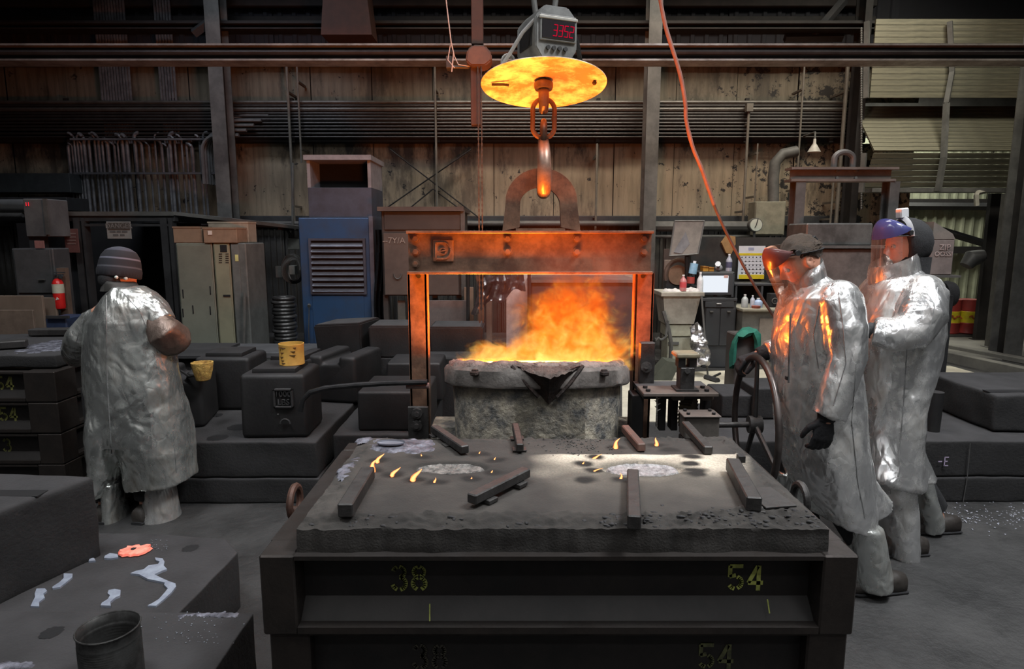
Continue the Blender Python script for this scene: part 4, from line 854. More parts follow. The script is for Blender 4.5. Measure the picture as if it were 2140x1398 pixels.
# furnace-like machine with clear tank behind workers
GL = mat('tank_grey', (.13, .13, .125), (.06, .058, .055), .35, .3, 4)
t, a, b = boxthing('tank_machine', 'grey machine with a boxy glass-like tank on top, between the two masked workers', 'machine', (1690, 520, 1822, 640), 5.55, .45, plain('mach_brown', (.13, .11, .10), k=.5, scale=5))
mb = MB(); A, B = fb(1685, 466, 1824, 514, 5.6, .38); mb.box(A, B, .012); build(mb, 'tank', GL, t, smooth=False)
mb = MB(); A, B = fb(1670, 513, 1862, 519, 5.52, .52); mb.box(A, B); build(mb, 'shelf_rail', GREYS, t, smooth=False)
mb = MB(); A, B = fb(1685, 472, 1824, 474, 5.62, .02); mb.box(A, B); build(mb, 'tank_lip', GREYS, t, smooth=False)
mb = MB(); A, B = fb(1688, 610, 1826, 626, 5.57, .1); mb.box(A, B); build(mb, 'lower_rail', plain('mach_pale', (.20, .18, .165)), t, smooth=False)
for x0 in (1752,): mb = MB(); A, B = fb(x0, 476, x0+20, 512, 5.635, .02); mb.box(A, B); build(mb, 'strap', plain('tan_strap', (.25, .19, .17)), t, smooth=False)
for x0, y0, x1, y1 in ((1752, 530, 1775, 600), (1790, 560, 1812, 605)): mb = MB(); A, B = fb(x0, y0, x1, y1, 5.585, .02); mb.box(A, B); build(mb, 'patch_panel', plain('patch%d' % x0, (.24, .205, .19)), t, smooth=False)
# marked bin behind right worker
t, a, b = boxthing('marked_bin', 'grey-brown steel bin with chalked letters behind the blue-visored worker', 'bin', (1945, 500, 1993, 575), 6.0, .5, plain('bin_grey', (.19, .16, .15)), z0=zy(575, 6.0))
mb = MB(); mb.prism([(a[0], b[2]), (b[0], b[2]), (b[0]-.03, b[2]+.05), (a[0], b[2]+.16)], .5, Matrix.Translation((0, 6.0, 0))); build(mb, 'sloped_lid', plain('bin_lid', (.20, .18, .16)), t, smooth=False)
CH = plain('chalk_pink', (.42, .33, .31))
text('ZIP', .075, facing(at(1975, 517, 5.99)), CH, t); text('OOSSI', .06, facing(at(1972, 531, 5.99)), CH, t)
mb = MB(); mb.box((a[0]-.06, 6.05, 0), (b[0]-.14, 6.4, a[2])); build(mb, 'base', GREYD, t, smooth=False)
mb = MB(); mb.box((a[0], 5.96, a[2]-.02), (b[0]+.06, 6.5, a[2])); build(mb, 'ledge', GREYS, t, smooth=False)
c = at(1978, 615, 6.3); mb = MB(); mb.lathe([(.001, -.05), (.12, -.05), (.135, 0), (.12, .05), (.001, .05)], 24, Matrix.Translation(c) @ Matrix.Rotation(PI/2, 4, 'Y')); mb.box((c.x-.09, 6.15, 0), (c.x-.03, 6.4, c.z)); build(mb, 'black_wheel', BLACKC, None, label='black round wheel on a block behind the right worker', cat='wheel')  # a wheel carried on a block
# drums
DRR = mat('drum_red', (.32, .035, .03), (.2, .03, .025), .45, .1, 4); DRY = plain('drum_yellow', (.62, .50, .02), .45); 
for i, (px, Y_, lab) in enumerate(((2020, 10.6, 'red drum with a yellow band just right of the right worker in the bay'), (2062, 10.6, 'red drum with a yellow band half hidden by the dark slim column'), (2103, 10.65, 'red and yellow drum at the right, mostly behind the grey columns'), (1980, 10.65, 'red and yellow drum mostly hidden behind the right worker'))):
    c = at(px, 695, Y_); c.z = zy(695, Y_); h_ = zy(625, Y_)-c.z; r_ = 20*Y_/F
    t = thing('oil_drum', lab, 'drum', c, 'red and yellow drums in the bay')
    mb = MB(); mb.lathe([(.001, 0), (r_, 0), (r_*1.03, .01), (r_, .02), (r_, h_*.28), (r_*1.03, h_*.3), (r_, h_*.32)], 24, Matrix.Translation(c)); build(mb, 'lower_shell', DRR, t)
    mb = MB(); mb.lathe([(r_, h_*.32), (r_, h_*.62), (r_*1.03, h_*.645), (r_, h_*.66)], 24, Matrix.Translation(c)); build(mb, 'yellow_band', DRY, t)
    mb = MB(); mb.lathe([(r_, h_*.66), (r_, h_*.98), (r_*1.03, h_*.99), (r_, h_), (.001, h_*.98)], 24, Matrix.Translation(c)); build(mb, 'upper_shell', DRR, t)
    mb = MB(); mb.stroke(Matrix.Translation(c+V((0, -r_*1.01, 0))), [(-.1+.04*q, h_*.5+.03*math.sin(q*2.2)) for q in range(6)], .02, .01); build(mb, 'script_mark', plain('drum_mark%d' % i, (.5, .12, .03)), t, smooth=False)
mb = MB(); X0, X1 = at(1960, 700, 10.6).x, at(2140, 700, 10.6).x; mb.box((X0, 10.38, .021), (X1, 10.9, zy(695, 10.65)-.002), .002); build(mb, 'drum_pallet', plain('pallet_dark', (.05, .05, .045)), None, smooth=False, label='low dark pallet carrying the red and yellow drums', cat='pallet')
mb = MB(); p0 = at(2040, 400, 9.6); mb.tube([at(2062, 399, 9.76), at(2042, 403, 9.68), at(2040, 408, 9.6), at(2041, 430, 9.6)], .035, 4); build(mb, 'bay_bracket', plain('pale_bracket', (.35, .33, .28)), None, label='pale bent bracket under the bottom bar of the slatted door', cat='bracket')
c = at(2036, 545, 9.9); mb = MB(); mb.tube([c+V((-.12, 0, -.08)), c+V((-.04, 0, .04)), c+V((.10, 0, .06)), c+V((.12, 0, .02))], [.09, .13, .11, .06], 14); mb.tube([c+V((.1, 0, .05)), c+V((.22, .1, .08)), c+V((.24, .27, .08))], .03, 6); build(mb, 'horn_lamp', GREYD, None, label='dark shrouded lamp on the slim dark column in the bay', cat='lamp')
# things on the pale floor
t = thing('foil_sack', 'crumpled silver sack leaning on the hopper base', 'sack', (at(1460, 770, 7.45).x, 7.45, 0)); mb = MB()
mb.tube([at(1466, 760, 7.45), at(1464, 740, 7.45), at(1458, 710, 7.50), at(1454, 684, 7.55), at(1457, 672, 7.55)], [.10, .11, .09, .05, .015], 14)
me = remesh(mb, .012); displace(me, lambda p, n: .03*ridged(p, 7)-.025); link_mesh('sack_body', me, SILV3, t)
mb = MB(); mb.tube([at(1456, 690, 7.48), at(1455, 675, 7.48)], .02, 6); build(mb, 'sack_tie', GREYS, t)
t = thing('long_rod', 'long thin rod leaning beside the silver sack', 'rod', (at(1478, 790, 7.45).x, 7.45, 0)); mb = MB(); mb.tube([(at(1479, 790, 7.45).x, 7.45, .012), at(1466, 618, 7.62)], .012, 6); build(mb, 'shaft', GREYS, t)
mb = MB(); mb.tube([gp(1475, 788, .03), gp(1500, 796, .03)], .035, 6); mb.tube([gp(1485, 790, .03), gp(1506, 780, .1)], .015, 6); build(mb, 'rake_head', GREYD, t)
mb = MB(); c = gp(1395, 795, 0); mb.prism([(-.22, 0), (.03, .0), (.12, .22), (-.03, .24)], .25, Matrix.Translation((c.x, 7.2, 0))); build(mb, 'scoop', plain('olive_scoop', (.06, .065, .05)), None, smooth=False, label='dark olive scoop lying on the pale floor by the hopper', cat='scoop')
# green cloth over a block
Y = 5.2; c = at(1560, 760, Y)
t, a, b = boxthing('shrouded_stand', 'grey steel stand under a green cloth behind the hand wheel', 'stand', (1537, 700, 1582, 780), Y+.05, .25, plain('stand_grey', (.08, .07, .065)))
mb = MB(); pts = []; n1 = 26; n2 = 22
prof = [(1524, 768), (1525, 742), (1529, 716), (1538, 697), (1552, 688), (1566, 686), (1580, 690), (1589, 700), (1592, 725), (1591, 735)]
for j in range(n2+1):
    v = j/n2
    for k, (px, py) in enumerate(prof):
        p = at(px, py, Y+.28*v); p.z += .012*math.sin(v*14+k); p.y += .02*math.sin(k*1.7) ; pts.append(mb.bm.verts.new(p))
K = len(prof)
lip = []
for k, (px, py) in enumerate(prof):
    p = at(px+(1558-px)*.22, py+(742-py)*.20+6*math.sin(k*1.9), Y-.03); lip.append(mb.bm.verts.new(p))
for k in range(K-1): mb.bm.faces.new((lip[k], lip[k+1], pts[k+1], pts[k]))
for j in range(n2):
    for k in range(K-1): mb.bm.faces.new((pts[j*K+k], pts[j*K+k+1], pts[(j+1)*K+k+1], pts[(j+1)*K+k]))
bmesh.ops.subdivide_edges(mb.bm, edges=mb.bm.edges[:], cuts=1, smooth=.6, use_grid_fill=True)
bmesh.ops.solidify(mb.bm, geom=mb.bm.faces[:], thickness=.03)
gc = build(mb, 'green_cloth', mat('green_cloth', (.02, .15, .10), (.012, .09, .065), .8, 0, 8, bump=.6, bscale=18), None, label='green cloth draped over the steel stand behind the hand wheel', cat='cloth')
# grey hood object beside the cord end
mb = MB(); c = at(1645, 675, 4.6); mb.tube([at(1628, 700, 4.6), at(1638, 682, 4.6), at(1655, 672, 4.6)], [.035, .05, .06], 14); build(mb, 'cable_grip', GREYS, None, label='grey grip at the lower end of the orange cord', cat='grip')
# floor level block left of frame leg seen in the gap
mb = MB()
# ================================================================ sand platforms, cast weights, flasks
def rock(poly, z0, z1, name, m, parent=None, bev=.02, rough=.006, cuts=5, **kw):
    mb = MB(); A = [mb.bm.verts.new((x, y, z0)) for x, y in poly]; B = [mb.bm.verts.new((x, y, z1)) for x, y in poly]; k = len(poly)
    mb.bm.faces.new(A[::-1]); mb.bm.faces.new(B)
    for q in range(k): mb.bm.faces.new((A[q], A[(q+1) % k], B[(q+1) % k], B[q]))
    bmesh.ops.recalc_face_normals(mb.bm, faces=mb.bm.faces[:])
    bmesh.ops.bevel(mb.bm, geom=mb.bm.edges[:], offset=bev, segments=3, affect='EDGES', profile=.5)
    bmesh.ops.triangulate(mb.bm, faces=[f for f in mb.bm.faces if len(f.verts) > 4])
    for _ in range(cuts):
        L_ = [e for e in mb.bm.edges if e.calc_length() > max(.05, bev*1.5)]
        if not L_: break
        bmesh.ops.subdivide_edges(mb.bm, edges=L_, cuts=1)
        bmesh.ops.triangulate(mb.bm, faces=[f for f in mb.bm.faces if len(f.verts) > 4])
    for v in mb.bm.verts:
        p = v.co; v.co = p + V((noise.noise(p*7), noise.noise(p*7+V((5, 0, 0))), noise.noise(p*7+V((0, 9, 0)))*.7))*rough
    return build(mb, name, m, parent, **kw)
PZ = zy(925, 3.8)
def platform(x0, x1, y0, y1, labels):
    zm = zy(1000, 3.8)
    rock([(x0, y0), (x1, y0), (x1, y1), (x0, y1)], 0, zm-.003, 'sand_mould_block', SANDF, bev=.012, rough=.008, label=labels[0], cat='mould block')
    return rock([(x0+.01, y0+.008), (x1-.01, y0+.01), (x1, y1), (x0, y1)], zm+.003, PZ, 'sand_mould_block', SANDF, bev=.012, rough=.008, label=labels[1], cat='mould block')
platform(-2.62, at(667, 1000, 3.8).x, 3.8, 5.3, ['lower black mould slab behind the left worker', 'upper black mould slab with chalk ticks carrying the cast weights'])
platform(at(690, 1000, 3.9).x, at(880, 1000, 3.9).x, 3.95, 5.2, ['lower dark mould slab behind the left rear corner of the big mould', 'upper dark mould slab behind the left rear corner of the big mould'])
pr = platform(at(1500, 1000, 3.8).x, 4.2, 3.82, 4.75, ['lower long black mould slab behind the two masked workers', 'upper long black mould slab with a chalked letter behind the masked workers'])
mb = MB(); z = zy(975, 3.8); digits(mb, '-E', Matrix.Translation((at(1962, 970, 3.8).x, 3.815, z)), .055, .12, .72, stencil=False); build(mb, 'chalk_mark', plain('chalk_violet', (.36, .30, .42)), pr, smooth=False, label='chalked E mark')
mb = MB(); X = at(2020, 1000, 3.81).x; mb.tube([(X, 3.812, PZ-.01), (X+.005, 3.812, zy(1000, 3.8)), (X-.004, 3.812, zy(1060, 3.8))], .003, 4); build(mb, 'scratch_line', plain('scratch', (.08, .08, .08)), pr)
pl = bpy.data.objects['sand_mould_block.001']
mb = MB()
for i, (y0, l) in enumerate(((943, 14), (952, 10), (963, 8))): p = at(384, y0, 3.8); mb.box((p.x, 3.797, p.z), (p.x+l*.0028, 3.803, p.z+.003))
build(mb, 'chalk_tick', plain('chalk_dimmer', (.2, .2, .2)), pl, smooth=False)
for (px, py, r) in ((455, 915, .05), (500, 893, .06), (453, 868, .03), (1905, 900, .0)):
    if r: p = gp(px, py, PZ); mb = MB(); mb.lathe([(.001, .004), (r, .006), (r*1.3, .001)], 28, Matrix.Translation(p), jit=.012); build(mb, 'vent_hole', DK, pl)
# cast weight with rounded edges and a gripped top
def weight(name, label, c, w_, d, h, rot=0, kind='ridge', m=IRON, cat='weight', bev=.03, group='cast weights on the black mould slabs', taper=.03):
    t = thing(name, label, cat, c, group); M = Matrix.Translation(c) @ Matrix.Rotation(R(rot), 4, 'Z')
    mb = MB()
    if kind == 'notch':
        nw, nd = w_*.16, h*.17; hw = w_/2
        poly = [(-hw, 0), (hw, 0), (hw*(1-taper), h), (nw, h), (nw, h-nd), (-nw, h-nd), (-nw, h), (-hw*(1-taper), h)]
        mb.prism(poly, d, Matrix.Translation((0, -d/2, 0)))
    else:
        hw = w_/2; mb.prism([(-hw, 0), (hw, 0), (hw*(1-taper), h), (-hw*(1-taper), h)], d, Matrix.Translation((0, -d/2, 0)))
    bmesh.ops.recalc_face_normals(mb.bm, faces=mb.bm.faces[:])
    bmesh.ops.bevel(mb.bm, geom=mb.bm.edges[:], offset=bev, segments=3, affect='EDGES', profile=.5, clamp_overlap=True)
    bmesh.ops.transform(mb.bm, matrix=M, verts=mb.bm.verts[:]); build(mb, 'casting', m, t, split=50)
    if kind in ('ridge', 'lugs'):
        if kind == 'ridge': mb = MB(); mb.box((-w_*.33, -d*.38, h-.02), (w_*.33, d*.38, h+.03), .015, M, 2); build(mb, 'top_pad', m, t, split=50)
        else:
            for s in (-1, 1): mb = MB(); mb.box((s*w_*.28-w_*.14, -d*.42, h-.02), (s*w_*.28+w_*.14, d*.42, h+.035), .012, M, 2); build(mb, 'top_lug', m, t, split=50)
    return t
Z0 = PZ
# near weight with raised lettering
c = V((at(600, 925, 4.05).x-.02, 4.07, Z0)); wt = weight('cast_weight', 'cast black weight with raised numerals 1000 and a yellow can on top', c, .415, .38, .41, 2)
mb = MB(); p0 = at(571, 812, 3.876); p1 = at(614, 852, 3.876); fr = .012
for q in ((p0.x, p1.x, p0.z-fr, p0.z), (p0.x, p1.x, p1.z, p1.z+fr), (p0.x, p0.x+fr, p1.z, p0.z), (p1.x-fr, p1.x, p1.z, p0.z)): mb.box((q[0], 3.862, q[2]), (q[1], 3.885, q[3]), .002)
build(mb, 'number_frame', IRON2, wt, smooth=False)
text('1000\nLBS', .052, facing(((p0.x+p1.x)/2, 3.872, (p0.z+p1.z)/2)), IRON2, wt, ext=.006)
p = at(597, 885, 3.87); mb = MB(); mb.tube([p+V((.03*math.cos(R(q)), -.008, .03*math.sin(R(q)))) for q in range(0, 181, 20)], .006, 6); build(mb, 'lifting_lip', IRON2, wt)
p = at(581, 866, 3.872); mb = MB(); mb.ball(p, .006, 8); build(mb, 'rivet', GREYS, wt)
c = V((at(470, 850, 4.55).x, 4.72, Z0)); weight('cast_weight', 'large smooth cast weight behind the pale yellow cup', c, .41, .36, .39, 0)
c = V((at(368, 890, 4.1).x, 4.28, Z0)); w3 = weight('cast_weight', 'notched cast weight just right of the left worker', c, .30, .40, .38, 12, 'notch')
p = at(379, 867, 4.08); mb = MB(); mb.ball(p+V((.0, -.015, 0)), (.014, .03, .03), 12); build(mb, 'core_hole', DK, w3)
c = V((at(718, 850, 4.9).x, 5.0, Z0)); weight('cast_weight', 'notched cast weight behind the yellow can, below the tilted black box', c, .42, .5, .36, -12, 'notch')
c = V((at(655, 820, 5.0).x-.07, 4.86, Z0)); weight('cast_weight', 'two-lugged cast weight right behind the yellow can', c, .30, .42, .34, -6, 'lugs')
c = V((at(820, 905, 4.1).x+.02, 4.28, Z0)); weight('cast_weight', 'plain black weight just left of the ladle frame, under the curved bar', c, .46, .5, .265, 0, 'flat', bev=.02, taper=.0)
c = V((at(870, 850, 4.9).x, 5.0, Z0)); weight('cast_weight', 'flat slotted weight behind the left post of the ladle frame', c, .44, .4, .30, 0, 'flat', bev=.02, taper=.06)
# tilted black boxes further back
for (px, Y_, rot, tilt, w_, lab) in (((665, 678, 772, 740), 5.3, -12, -4, .44, 'tilted black box-shaped casting in front of the blue cabinet'), ((770, 682, 862, 748), 5.2, 0, 0, .40, 'black box-shaped casting left of the ladle frame post'), ((896, 684, 1010, 746), 5.5, 0, 0, .46, 'black box-shaped casting seen between the ladle frame posts')):
    a, b = fb(*px, Y_, .42); t = thing('box_casting', lab, 'casting', ((a[0]+b[0])/2, Y_+.2, a[2]), 'black box castings')
    M_ = Matrix.Translation(((a[0]+b[0])/2, Y_+.21, a[2])) @ Matrix.Rotation(R(rot), 4, 'Z') @ Matrix.Rotation(R(tilt), 4, 'Y'); ww = (b[0]-a[0])/2; hh = b[2]-a[2]
    mb = MB(); mb.prism([(-ww*.93, 0), (ww*.93, 0), (ww, hh), (-ww, hh)], .42, M_ @ Matrix.Translation((0, -.21, 0))); bmesh.ops.bevel(mb.bm, geom=mb.bm.edges[:], offset=.012, segments=2, affect='EDGES'); build(mb, 'casting_body', IRON, t)
    mb = MB(); mb.box((-ww*.9, -.18, hh-.003), (ww*.9, .18, hh+.006), .003, M_); build(mb, 'top_skin', IRON2, t, smooth=False)
mb = MB(); a, b = fb(660, 748, 1012, 800, 5.2, .38, 0); mb.box(a, b, .01); build(mb, 'casting_stand', SANDF, None, smooth=False, label='long dark stand under the black box castings', cat='stand')
# lid plate on the platform beside the left worker
mb = MB(); p = [at(335, 742, 5.2), at(425, 738, 5.4), at(400, 752, 4.7), at(335, 757, 4.7)]; za = zy(752, 4.7)
mb.prism([(0, 0), (.55, 0), (.55, .02), (0, .02)], .6, Matrix.Translation((at(335, 750, 4.75).x-.2, 4.75, za))); build(mb, 'cover_plate', GREYD, None, smooth=False, label='thin grey plate lying across supports beside the left worker', cat='plate')
mb = MB(); X = at(350, 750, 4.9).x
for dx in (0, .2): mb = MB(); mb.box((X+dx-.05, 4.8, PZ), (X+dx+.05, 5.2, za)); build(mb, 'support_block', SANDF, bpy.data.objects['cover_plate'], smooth=False)
# yellow can and yellow cup
YC = mat('yellow_can_paint', (.58, .33, .07), (.42, .22, .05), .6, 0, 10, lo=.45, hi=.7, bump=.1)
Zt = Z0+.41+.03; c = V((at(609, 770, 4.05).x, 4.07, Zt)); r_ = 25.5*4.07/F; h_ = at(609, 717, 4.07).z-Zt
t = thing('yellow_can', 'tall yellow tin can with dark drips standing on the cast weight', 'can', c)
mb = MB(); mb.lathe([(.001, 0), (r_, 0), (r_*1.02, .004), (r_, .008), (r_, h_-.012), (r_*1.03, h_-.006), (r_*1.02, h_), (r_*.95, h_), (r_*.95, h_-.05), (.001, h_-.05)], 30, Matrix.Translation(c)); build(mb, 'can_body', YC, t)
DR = plain('rust_mark', (.10, .05, .02))
mb = MB()
for (x, z, l) in ((-.5, .86, .05), (-.3, .84, .03), (-.42, .62, .03), (-.45, .42, .035), (-.4, .25, .03), (.3, .5, .06), (.35, .68, .05), (.5, .85, .03), (-.35, .12, .03)):
    a_ = math.asin(x); p = c+V((r_*x*1.0, -r_*math.cos(a_)*1.005, z*h_)); mb.box((p.x-l/2.4, p.y-.002, p.z-.0025), (p.x+l/2.4, p.y+.006, p.z+.0025))
build(mb, 'rust_streak', DR, t, smooth=False, kind='stuff')
mb = MB(); mb.lathe([(r_*.9, h_-.045), (.001, h_-.04)], 20, Matrix.Translation(c)); build(mb, 'can_contents', DK, t)
Yc = 4.05; c = at(425, 795, Yc); t = thing('dipping_cup', 'yellow crusted dipping cup held on a dark rod in front of the large weight', 'cup', c)
YC2 = mat('yellow_crust', (.60, .38, .10), (.22, .12, .03), .8, 0, 28, lo=.4, hi=.62, bump=1, bscale=60)
r1, r0, hh = 22.5*Yc/F, 14*Yc/F, zy(757, Yc)-c.z
mb = MB(); mb.lathe([(.001, 0), (r0*.8, .0), (r0, .006), (r1*.9, hh*.6), (r1, hh), (r1*.85, hh), (r1*.7, hh*.5), (.001, hh*.4)], 28, Matrix.Translation(c), jit=.004); build(mb, 'cup_bowl', YC2, t)
mb = MB(); mb.tube([c+V((-.03, 0, hh*.3)), c+V((-.1, .02, .02)), V((c.x-.17, 4.10, Z0+.39))], .007, 6); build(mb, 'rod_handle', IRON, t)
# right-hand moulds
mbk = at(2060, 900, 4.05)
t = thing('slotted_mould', 'black slotted mould block on the slab at the right edge', 'mould block', (at(2070, 900, 4.3).x, 4.4, PZ))
rk = rock([(at(1987, 880, 4.4).x, 4.42), (at(2078, 905, 3.98).x, 4.0), (4.0, 3.98), (4.0, 4.72), (at(1987, 880, 4.4).x+.02, 4.72)], PZ+.005, PZ+.25, 'block_body', SANDF, t, bev=.02, rough=.008)
mb = MB(); z = PZ+.252; p = gp(2060, 818, PZ+.25); mb.box((p.x, p.y-.03, z-.003), (4.0, p.y+.03, z+.003)); build(mb, 'slot', DK, t, smooth=False)
mb = MB(); mb.cyl((at(1958, 900, 4.0).x, 4.05, PZ), (at(1958, 900, 4.0).x, 4.05, PZ+.26), .045, .05, 18); build(mb, 'black_cylinder', IRON, None, label='black upright cylinder right behind the right worker coat', cat='cylinder')
c = gp(1920, 921, PZ); 
for i, (x0, x1, Y_, z_, h_, lab) in enumerate(((1508, 1572, 4.35, PZ, .16, 'dark mould block with a pale top just behind the hand wheel rim'), (1576, 1650, 4.3, PZ, .22, 'taller dark mould block behind the hand wheel and gloved hand'))):
    a, b = at(x0, 860, Y_).x, at(x1, 860, Y_).x; rock([(a, Y_), (b, Y_), (b, Y_+.36), (a, Y_+.36)], z_+.004, z_+h_, 'mould_block', SANDF, bev=.012, rough=.006, label=lab, cat='mould block')
# slag crumbs
def crumbs(name, label, area_fn, n, s0, s1, m, cat='crumbs', parent=None):
    mb = MB()
    for k in range(n):
        p = area_fn(); s = random.uniform(s0, s1); q = bmesh.ops.create_icosphere(mb.bm, subdivisions=1, radius=s)['verts']
        for v in q: v.co = V((v.co.x*random.uniform(.7, 1.3), v.co.y*random.uniform(.7, 1.3), v.co.z*.7))+p+V((0, 0, s*.6))
    return build(mb, name, m, parent, label=label if not parent else None, cat=cat if not parent else None, kind='stuff')
PALE = mat('pale_slag', (.30, .31, .36), (.16, .165, .19), .6, .1, 30)
crumbs('slag_crumbs', 'pale crumbs scattered on the floor at the right by the black slab', lambda: V((random.uniform(2.15, 3.2), random.gauss(3.6, .10), 0)), 420, .002, .006, PALE)
# ---- flask box (molding frame) with recessed webs, lips and corner posts
SLOPE = mat('flask_inner_slope', (.020, .0175, .0165), (.013, .0115, .011), .6, .2, 8, bump=.1)
def flask(name, label, x0, x1, y0, y1, z0, z1, group=None, post=.09, rec=.075, codes=(), paint=PAINTG, ribs=True):
    t = thing(name, label, 'flask', ((x0+x1)/2, (y0+y1)/2, z0), group); hz = z1-z0; fl = .012
    for nm, (xa, xb, ya, yb) in (('front_rail', (x0+post, x1-post, y0, y0+rec)), ('back_rail', (x0+post, x1-post, y1-rec, y1)), ('side_rail', (x0, x0+rec, y0+post, y1-post)), ('side_rail', (x1-rec, x1, y0+post, y1-post))):
        mb = MB(); mb.box((xa, ya, z1-fl), (xb, yb, z1)); mb.box((xa, ya, z0), (xb, yb, z0+fl*1.6))
        build(mb, nm, STEEL, t, smooth=False); r_ = [o for o in bpy.data.objects if o.parent == t][-1]
        mb = MB()
        if nm == 'front_rail': mb.box((xa, yb-.008, z0+fl), (xb, yb, z1-fl))
        elif nm == 'back_rail': mb.box((xa, ya, z0+fl), (xb, ya+.008, z1-fl))
        elif xa == x0: mb.box((xb-.008, ya, z0+fl), (xb, yb, z1-fl))
        else: mb.box((xa, ya, z0+fl), (xa+.008, yb, z1-fl))
        w = build(mb, 'web', WEB, r_, smooth=False)
        if nm == 'front_rail':
            mb = MB(); mb.prism([(ya+(yb-ya)*.36, z0+fl*1.6), (yb-.006, z0+fl*1.6), (yb-.006, z0+fl*1.6+.05)], (xb-xa), Matrix.Translation((xa, 0, 0)) @ Matrix(((0, 1, 0, 0), (1, 0, 0, 0), (0, 0, 1, 0), (0, 0, 0, 1)))); build(mb, 'gusset', SLOPE, r_, smooth=False)
        if nm == 'front_rail':
            for (cx, body, hh, pm) in codes:
                mb = MB(); digits(mb, body, Matrix.Translation((cx, yb-.009, z0+hz*.5-hh*.38)), hh); build(mb, 'stencil_number', pm, r_, smooth=False)
    for (xa, ya) in ((x0, y0), (x1-post, y0), (x0, y1-post), (x1-post, y1-post)):
        mb = MB(); mb.box((xa, ya, z0-.004), (xa+post, ya+post, z1+.002), .005); build(mb, 'corner_post', STEEL, t, smooth=False)
    return t
FX0, FX1, FY0, FY1, FZ = at(540, 1165, 1.6).x, at(1797, 1160, 1.6).x, 1.6, 2.55, zy(1163, 1.6)
FH = FZ - zy(1325, 1.6)
top = flask('moulding_flask', 'upper steel moulding flask stencilled 38 and 54 right in front', FX0, FX1, FY0, FY1, FZ-FH, FZ, 'stack of flasks under the big mould', .094, .085,
      [(at(820, 1220, 1.68).x, '38', .072, PAINTG), (at(1520, 1220, 1.68).x, '54', .072, PAINTY)])
z1_ = FZ-FH-.006
flask('moulding_flask', 'second steel moulding flask under the front one, stencilled 54 at the bottom edge', FX0+.008, FX1-.002, FY0+.02, FY1, z1_-FH, z1_, 'stack of flasks under the big mould', .11, .05,
      [(at(862, 1350, 1.66).x, '38', .072, mat('stencil_faint', (.05, .045, .03), (.018, .016, .014), .7, 0, 20)), (at(1462, 1350, 1.66).x, '54', .072, mat('stencil_dim', (.11, .115, .045), (.03, .03, .018), .7, 0, 26))])
z2_ = z1_-FH-.006
for i in range(1):
    flask('moulding_flask', ['third'][i]+' steel moulding flask of the front stack, hidden under the others', FX0+.008, FX1-.002, FY0+.02, FY1, z2_-FH*(i+1)+ .0, z2_-FH*i-.006, 'stack of flasks under the big mould', .11, .05)
mb = MB(); mb.box((FX0, FY0+.02, 0), (FX1, FY1, z2_-FH*1-.006)); build(mb, 'flask_skid', SOOT, None, smooth=False, label='low steel skid under the front flask stack', cat='skid')
# drips and scuffs below numbers
mb = MB(); p = at(1600, 1262, 1.66); mb.tube([p+V((0, -.01, .02)), p+V((.0, -.03, -.01))], .0018, 4); mb.tube([at(898, 1262, 1.65), at(898, 1298, 1.61)], .0016, 4); build(mb, 'paint_drip', PAINTY, top)
# trunnion rings on the sides
for i, (px, py, Y_, lab) in enumerate(((583, 1092, 1.98, 'rusty steel ring lug on the left side of the upper flask'), (1690, 1060, 2.0, 'pale ring lug on the right side of the upper flask'))):
    x = FX0-.03 if i == 0 else FX1+.02; mb = MB(); z = FZ-.07+.06
    mb.tube([(x, Y_+.05*math.cos(q/16*2*PI), z+.05*math.sin(q/16*2*PI)) for q in range(16)], .012, 8, closed=True); mb.cyl((x-.02*(1 if i else -1)*-1, Y_, z-.03), (x+(.05 if i == 0 else -.05), Y_, z-.03), .015)
    build(mb, 'ring_lug', RUSTM if i == 0 else BARM, top)
# ---- sand mould on top
SX0, SX1, SY0, SY1 = at(622, 1150, 1.63).x, at(1728, 1150, 1.63).x, 1.632, 2.40
ST = .915 - .0
MZ = FZ + .078
t = thing('sand_mould', 'broad sand mould with two pouring basins on top of the front flask', 'mould', ((SX0+SX1)/2, 2.0, FZ))
def topz(x, y):
    z = MZ + .0025*noise.noise(V((x*9, y*9, 0))) + .0012*noise.noise(V((x*30, y*30, 3)))
    e = min(x-SX0, SX1-x, (y-SY0)*.9, SY1-y)
    rag = .5+.5*noise.noise(V((x*5, y*5, 7))); wd = .035+.05*rag
    if y < SY0+.16 and x > .35: wd += .05*(x-.35)
    if e < wd:
        q = e/wd; z += -.014*(1-q)**1.5 + (.010*noise.noise(V((x*8, y*22, 1))) + .012*(.4-abs(noise.noise(V((x*17, y*30, 8))))*1.6) + .006*noise.noise(V((x*60, y*60, 2))))*(1.25 if x > .3 else .8)*min(1, q*3+.35)
    return z
CUPS = [(gp(941, 977, MZ).xy, .118, .052), (gp(1343, 979, MZ).xy, .125, .062)]
mb = MB(); nx, ny = 230, 140; G = []
for i in range(nx+1):
    for j in range(ny+1):
        x = SX0+(SX1-SX0)*i/nx; y = SY0+(SY1-SY0)*(j/ny)**1.15; z = topz(x, y)
        for (c, a_, b_) in CUPS:
            d = math.hypot((x-c[0])/a_, (y-c[1])/b_)
            if d < 1.12: z -= .016*min(1, max(0, (1.12-d)/.18))
        if i in (0, nx): x += .006*noise.noise(V((0, y*12, z*9)))
        if j == 0: y += .008*noise.noise(V((x*7, 0, 5)))+.004*noise.noise(V((x*31, 0, 5)))-.004
        G.append(mb.bm.verts.new((x, y, z)))
for i in range(nx):
    for j in range(ny): mb.bm.faces.new((G[i*(ny+1)+j], G[(i+1)*(ny+1)+j], G[(i+1)*(ny+1)+j+1], G[i*(ny+1)+j+1]))
